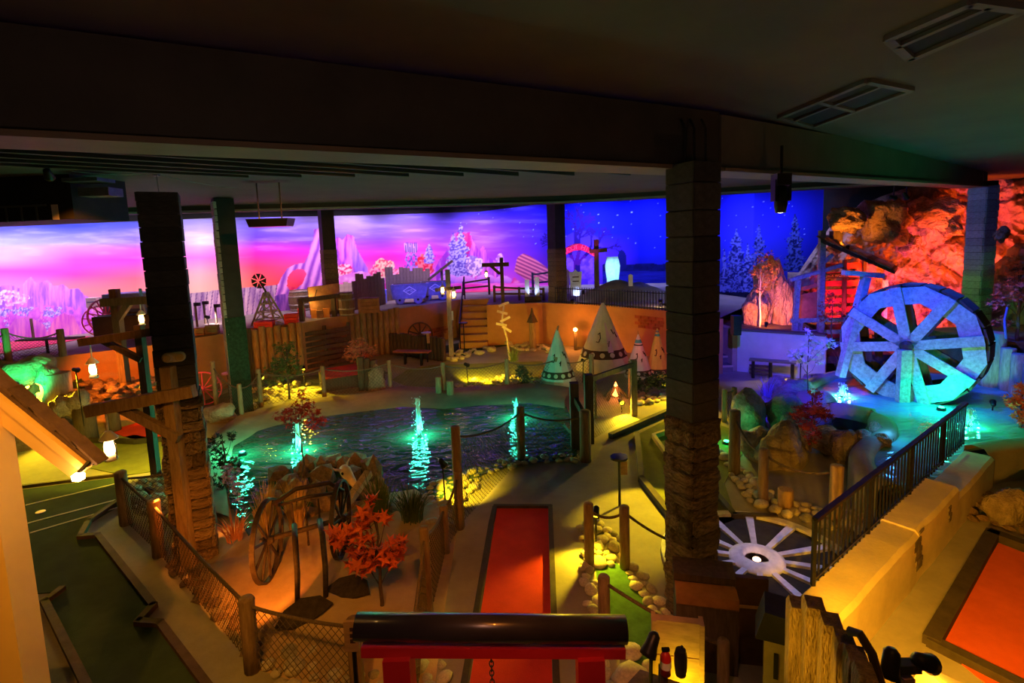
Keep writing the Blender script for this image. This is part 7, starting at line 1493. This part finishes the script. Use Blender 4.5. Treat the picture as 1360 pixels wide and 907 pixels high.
c = pa + Vector((-0.7, -1.3, 0.3)); spotlight('pink spotlight aimed at the graveyard sign', c + Vector((0, 0, 0.1)), PD(770, 328, pa.y), (1.0, 0.06, 0.45), 260, 50, 0.1, 0.05, 4)
# painted crack plaques on the orange wall
for px, py, d_, lb in ((579, 440, 0.35, 'patch of exposed red brick on the orange wall behind the bench'), (870, 428, 0.3, 'dark scribbled brick patch on the red lit wall')):
    k_ = [T(*p) for p in (FR + FR2)]; 
    seg = (T(530, 410), T(622, 396)) if px < 700 else (T(800, 405), T(880, 412)); f = (px - (530 if px < 700 else 800)) / (92 if px < 700 else 80); p_ = seg[0].lerp(seg[1], f); dr = (seg[1] - seg[0]).normalized(); n_ = Vector((dr.y, -dr.x, 0)); zz = PD(px, py, p_.y).z
    t = thing('brick_patch', lb, 'brick patch', (p_.x, p_.y, zz)); random.seed(px)
    for r_ in range(4):
        for k in range(5 - abs(r_ - 1)):
            q_ = dr * (-0.6 + 0.27 * k + 0.13 * (r_ % 2)) + n_ * 0.012 + Vector((0, 0, 0.12 - 0.1 * r_)); MB().bar(q_ - dr * 0.12, q_ + dr * 0.12, 0.03, 0.085).build('brick', M('red_wall_brick', (0.35, 0.10, 0.05), 0.9, 0.3, 6, 0.5, rnd=0.3), t)
c = P(559, 462); t = thing('leaning_wheel', 'dark half hidden wagon wheel behind the log bench wall', 'wheel', (c.x, c.y, 0)); wheel(t, (0, 0, 0.5), R(0), 0.46, dark_timber, 10, 'rim', 0.05)
# ================================================================== ceiling fittings
q = PD(360, 296, 9.5); tag(MB().box(q, (0.66, 0.3, 0.14), taper=1.12).tube([q + Vector((-0.2, 0, 0.05)), q + Vector((-0.2, 0, 4.9 - q.z))], 0.012, 6).tube([q + Vector((0.2, 0, 0.05)), q + Vector((0.2, 0, 4.9 - q.z))], 0.012, 6).build('ceiling_speaker', black_gloss), 'flat black speaker box hanging in front of the swirled arch', 'speaker')
q = P(207, 226, 4.93); t = thing('cable_box', 'small pale junction box with thin wires on the ceiling', 'junction box', tuple(q - Vector((0, 0, 0.05)))); MB().box((0, 0, 0.0), (0.07, 0.05, 0.07)).build('box', steel_m, t)
for e_ in (P(316, 246, 4.8), P(95, 222, 4.85), P(212, 262, 4.45)): MB().tube(sagline(Vector((0, 0, 0)), e_ - q, 0.03, 6), 0.004, 5).build('wire', steel_m, t)
q = P(118, 240, 4.8); tag(MB().box(q + Vector((0, 0, 0)), (0.5, 0.35, 0.05)).box(q + Vector((0, 0.2, -0.15)), (0.45, 0.3, 0.12)).build('ceiling_unit', steel_m), 'small grey air unit on the dark ceiling', 'air unit')
for px, r_ in ((910, 0), (922, 0), (937, 1)):
    a_ = PD(px, 163, A1.y - 0.25); 
    tag(MB().tube([PD(px - 6, 158, A1.y - 0.22), PD(px, 170, A1.y - 0.24), PD(px, 205, A1.y - 0.24), PD(px + 2, 222, A1.y - 0.22)], 0.012, 6).build('conduit', metal_m), ['left black conduit bent over the beam above the centre pillar', 'middle black conduit bent over the beam above the centre pillar', 'right black conduit bent over the beam above the centre pillar'][(910, 922, 937).index(px)], 'conduit')
cb = [PD(1190, 198, 9.0), PD(1250, 203, 10.2), PD(1300, 211, 11.6), PD(1306, 214, 11.8), PD(1306, 240, 11.85)]; tag(MB().tube(cb, 0.012, 6).build('cable', steel_m), 'thin pale cable along the right beam to the pillar', 'cable')
# ================================================================== show lights and added fill lamps around the hall (cans on the ceiling and behind the scenery)
BB = lambda f: A1.lerp(R1, f) + Vector((-0.25, 0.75, 4.62 - A1.lerp(R1, f).z))      # just behind the right beam
BA = lambda s, o=0.55: A0 + dA * s + nA * o + Vector((0, 0, 0.27))                     # just behind the near beam
BH = lambda px: P(px, 275, 4.75) + Vector((0, 0.75, 0.35))                            # just behind the header
def can(label, pos, target, color, power, angle=60, blend=0.6):
    t_ = spotlight(label, pos, target, color, power, angle, 0.0, 0.055, 3.0, blend); z_ = Vector(pos).z; zc = 4.93 if Vector(pos).y < 14.3 else 6.2
    if z_ > 4: MB().tube([(0, 0, 0), (0, 0, zc - z_)], 0.012, 6).build('hanger', metal_m, t_)
    return t_
O1, O2, Y1 = (1.0, 0.30, 0.02), (1.0, 0.38, 0.03), (1.0, 0.58, 0.02)
can('orange ceiling spotlight over the sand island', (-1.3, 1.0, 4.75), P(385, 765), O2, 260, 52)
can('orange ceiling spotlight over the left path', (-2.2, 1.0, 4.75), P(215, 800), O2, 260, 50)
spotlight('orange spotlight on the fence post aimed across the sand', P(336, 890) + Vector((0, 0.07, 0.62)), P(335, 735) + Vector((0, 0.2, 0)), (1.0, 0.24, 0.015), 95, 80, 0.0, 0.035, 3)
spotlight('added warm fill lamp behind the viewpoint on the left', (-1.6, -0.8, 2.9), (-1.4, 2.0, 4.9), (1.0, 0.62, 0.42), 26, 110, 0.3, 0.05, 2)  # unseen fill lamp, added to lift the dark ceiling and near beam
spotlight('added warm fill lamp behind the viewpoint on the right', (1.2, -0.8, 2.9), (1.4, 2.0, 4.9), (1.0, 0.62, 0.42), 26, 110, 0.3, 0.05, 2)  # its unseen right-hand twin, added for the same ceiling fill
spotlight('orange spotlight low on the left path aimed at the pillar', P(212, 738) + Vector((0, -0.02, 0.84)), P(262, 736) + Vector((-0.1, 0, 0.5)), (1.0, 0.24, 0.02), 120, 80, 0.0, 0.035, 3)
can('warm ceiling spotlight over the orange lane', (3.6, 1.6, 4.75), P(1340, 830), O1, 190, 55)
can('yellow ceiling spotlight over the stucco wall', (5.0, 2.0, 4.75), P(1190, 760) + Vector((0, 0, 0.4)), (1.0, 0.46, 0.03), 60, 46)
can('red ceiling spotlight over the red lane', (0.1, 1.0, 4.75), P(690, 830), (1.0, 0.26, 0.02), 280, 36)
can('added amber fill lamp aimed at the centre pillar', (0.4, 0.9, 4.75), P(918, 760) + Vector((0, 0, 0.6)), O2, 120, 26)  # lamp added to bring out the dark stone cladding
can('added warm fill lamp aimed at the red gate', (-0.5, 0.1, 4.75), (0.0, 2.3, 1.7), (1.0, 0.4, 0.25), 150, 34)  # lamp added to brighten the front of the gate
can('amber ceiling spotlight above the near timber posts', (1.5, 0.9, 4.75), PD(1095, 835, 2.8), O2, 50, 34)
can('blue spotlight aimed at the waterwheel', BB(0.32), WC + Vector((0, 0, -0.1)), (0.004, 0.04, 1.0), 1900, 42)
can('violet spotlight aimed at the planter wall', BB(0.2), P(1040, 490) + Vector((0, 0, 0.5)), (0.07, 0.035, 1.0), 2400, 34)
can('deep blue spotlight aimed at the boulder island', BB(0.26), P(1075, 545), (0.03, 0.015, 1.0), 2200, 28)
can('blue spotlight aimed at the log planter', BB(0.6), PD(1345, 480, 10.0), (0.02, 0.08, 1.0), 1100, 50)
can('added rose fill lamp aimed at the rust coloured tree', BB(0.7) + Vector((0.2, -0.3, 0)), PD(1350, 385, 10.8), (1.0, 0.30, 0.22), 230, 40)  # lamp added to brighten the dark tree
can('green spotlight aimed at the right pillar', BB(0.7) + Vector((0, -0.2, -0.3)), PD(1290, 430, 12.2), (0.10, 1.0, 0.18), 150, 36)
can('blue spotlight aimed at the hut', BB(0.28), PD(1090, 420, 13.6), (0.015, 0.03, 1.0), 900, 30)
can('green spotlight aimed at the right pond', BB(0.5), P(1255, 575, ZR), (0.02, 1.0, 0.35), 240, 40)
can('blue spotlight aimed at the mine carts', BH(560), T(560, 398) + Vector((0, 0, 0.4)), (0.04, 0.05, 1.0), 1700, 30)
can('orange spotlight aimed at the tall palisade', BA(2.2), T(410, 425) - Vector((0, 0, 0.7)), (1.0, 0.30, 0.02), 620, 42)
can('orange spotlight aimed at the far walk', BA(4.0), P(610, 472), O1, 700, 26)
can('orange spotlight aimed at the terrace wall', BB(0.02), P(720, 450) + Vector((0, 0, 0.8)), O1, 260, 24)
can('red spotlight aimed behind the yellow teepee', BB(0.06), T(885, 420) - Vector((0, 0, 0.5)), (1.0, 0.04, 0.01), 1300, 20)
can('orange spotlight aimed at the left terrace wall', (-5.6, 6.6, 4.7), P(190, 510, 0.8), O1, 260, 50)
can('red spotlight aimed at the red topped box', BA(2.8), P(470, 505), (1.0, 0.06, 0.03), 420, 16)
can('amber spotlight aimed at the pond bank', BA(2.5), P(430, 545), O1, 330, 36)
can('green spotlight aimed at the green pillar', BA(1.6), P(330, 520) + Vector((0, 0, 0.8)), (0.03, 1.0, 0.25), 28, 18)
can('green spotlight aimed at the teepee shore', BA(4.6), P(730, 505) + Vector((0, 0, 0.5)), (0.05, 1.0, 0.35), 240, 16)
spotlight('red spotlight beside the green lit teepee', P(774, 508) + Vector((0, 0, 0.6)), P(750, 508) + Vector((0, 0.4, 0.7)), (1.0, 0.04, 0.01), 90, 90, 0.6, 0.04, 4)
can('violet spotlight aimed at the slim white teepee', BB(0.1), P(852, 490) + Vector((0, 0, 0.5)), (0.35, 0.15, 1.0), 200, 14)
can('amber spotlight aimed at the large teepee', BB(0.05), P(805, 480) + Vector((0, 0, 0.8)), (1.0, 0.45, 0.05), 160, 22)
# floods low on the mountain, hidden behind the hut, wheel and planter
M1 = (1.0, 0.10, 0.004)
for lb, pos, tg, c_, pw, an in (('orange floodlight behind the waterwheel', PD(1222, 470, 12.8), PD(1222, 370, 15.0), M1, 420, 100), ('orange floodlight behind the hut', PD(1170, 395, 13.6), PD(1190, 310, 15.2), M1, 300, 110), ('amber floodlight behind the right pillar', PD(1292, 350, 13.1), PD(1262, 290, 14.8), M1, 260, 130), ('magenta floodlight behind the wheel', PD(1190, 440, 12.8), PD(1222, 370, 14.8), (1.0, 0.05, 0.4), 420, 70), ('amber floodlight under the round boulder', PD(1126, 328, 13.6), PD(1128, 292, 14.2), (1.0, 0.28, 0.02), 70, 110), ('orange floodlight in the planter', PD(1018, 430, 13.9), PD(1030, 385, 15.2), (1.0, 0.22, 0.02), 190, 120), ('red floodlight inside the hut', PD(1120, 420, 14.0), PD(1120, 380, 14.8), (1.0, 0.03, 0.03), 90, 130), ('orange floodlight at the right edge', PD(1350, 380, 12.9), PD(1345, 270, 14.0), M1, 420, 110)):
    spotlight(lb, pos, tg, c_, pw, an, 0.1, 0.05, 2.0)
can('added green fill lamp for pond light on the right ceiling', (8.2, 5.4, 0.75), (8.0, 5.6, 4.95), (0.02, 1.0, 0.30), 130, 110)  # unseen lamp, added in place of green light bouncing off the pond
can('added warm fill lamp under the near right ceiling', (5.6, 2.4, 0.75), (4.6, 3.0, 4.95), (1.0, 0.62, 0.3), 36, 100)  # unseen lamp, added to brighten the ceiling and beam at the right
spotlight('green floodlight in the pond aimed at the right pillar', P(1318, 545, ZR) + Vector((0, 0, 0.15)), PD(1291, 420, 12.2), (0.06, 1.0, 0.25), 75, 42, 0.15, 0.05, 3)
can('blue spotlight grazing the right pillar top', BB(0.7) + Vector((-0.25, -0.2, -0.3)), PD(1292, 292, 12.1), (0.02, 0.12, 1.0), 130, 40)
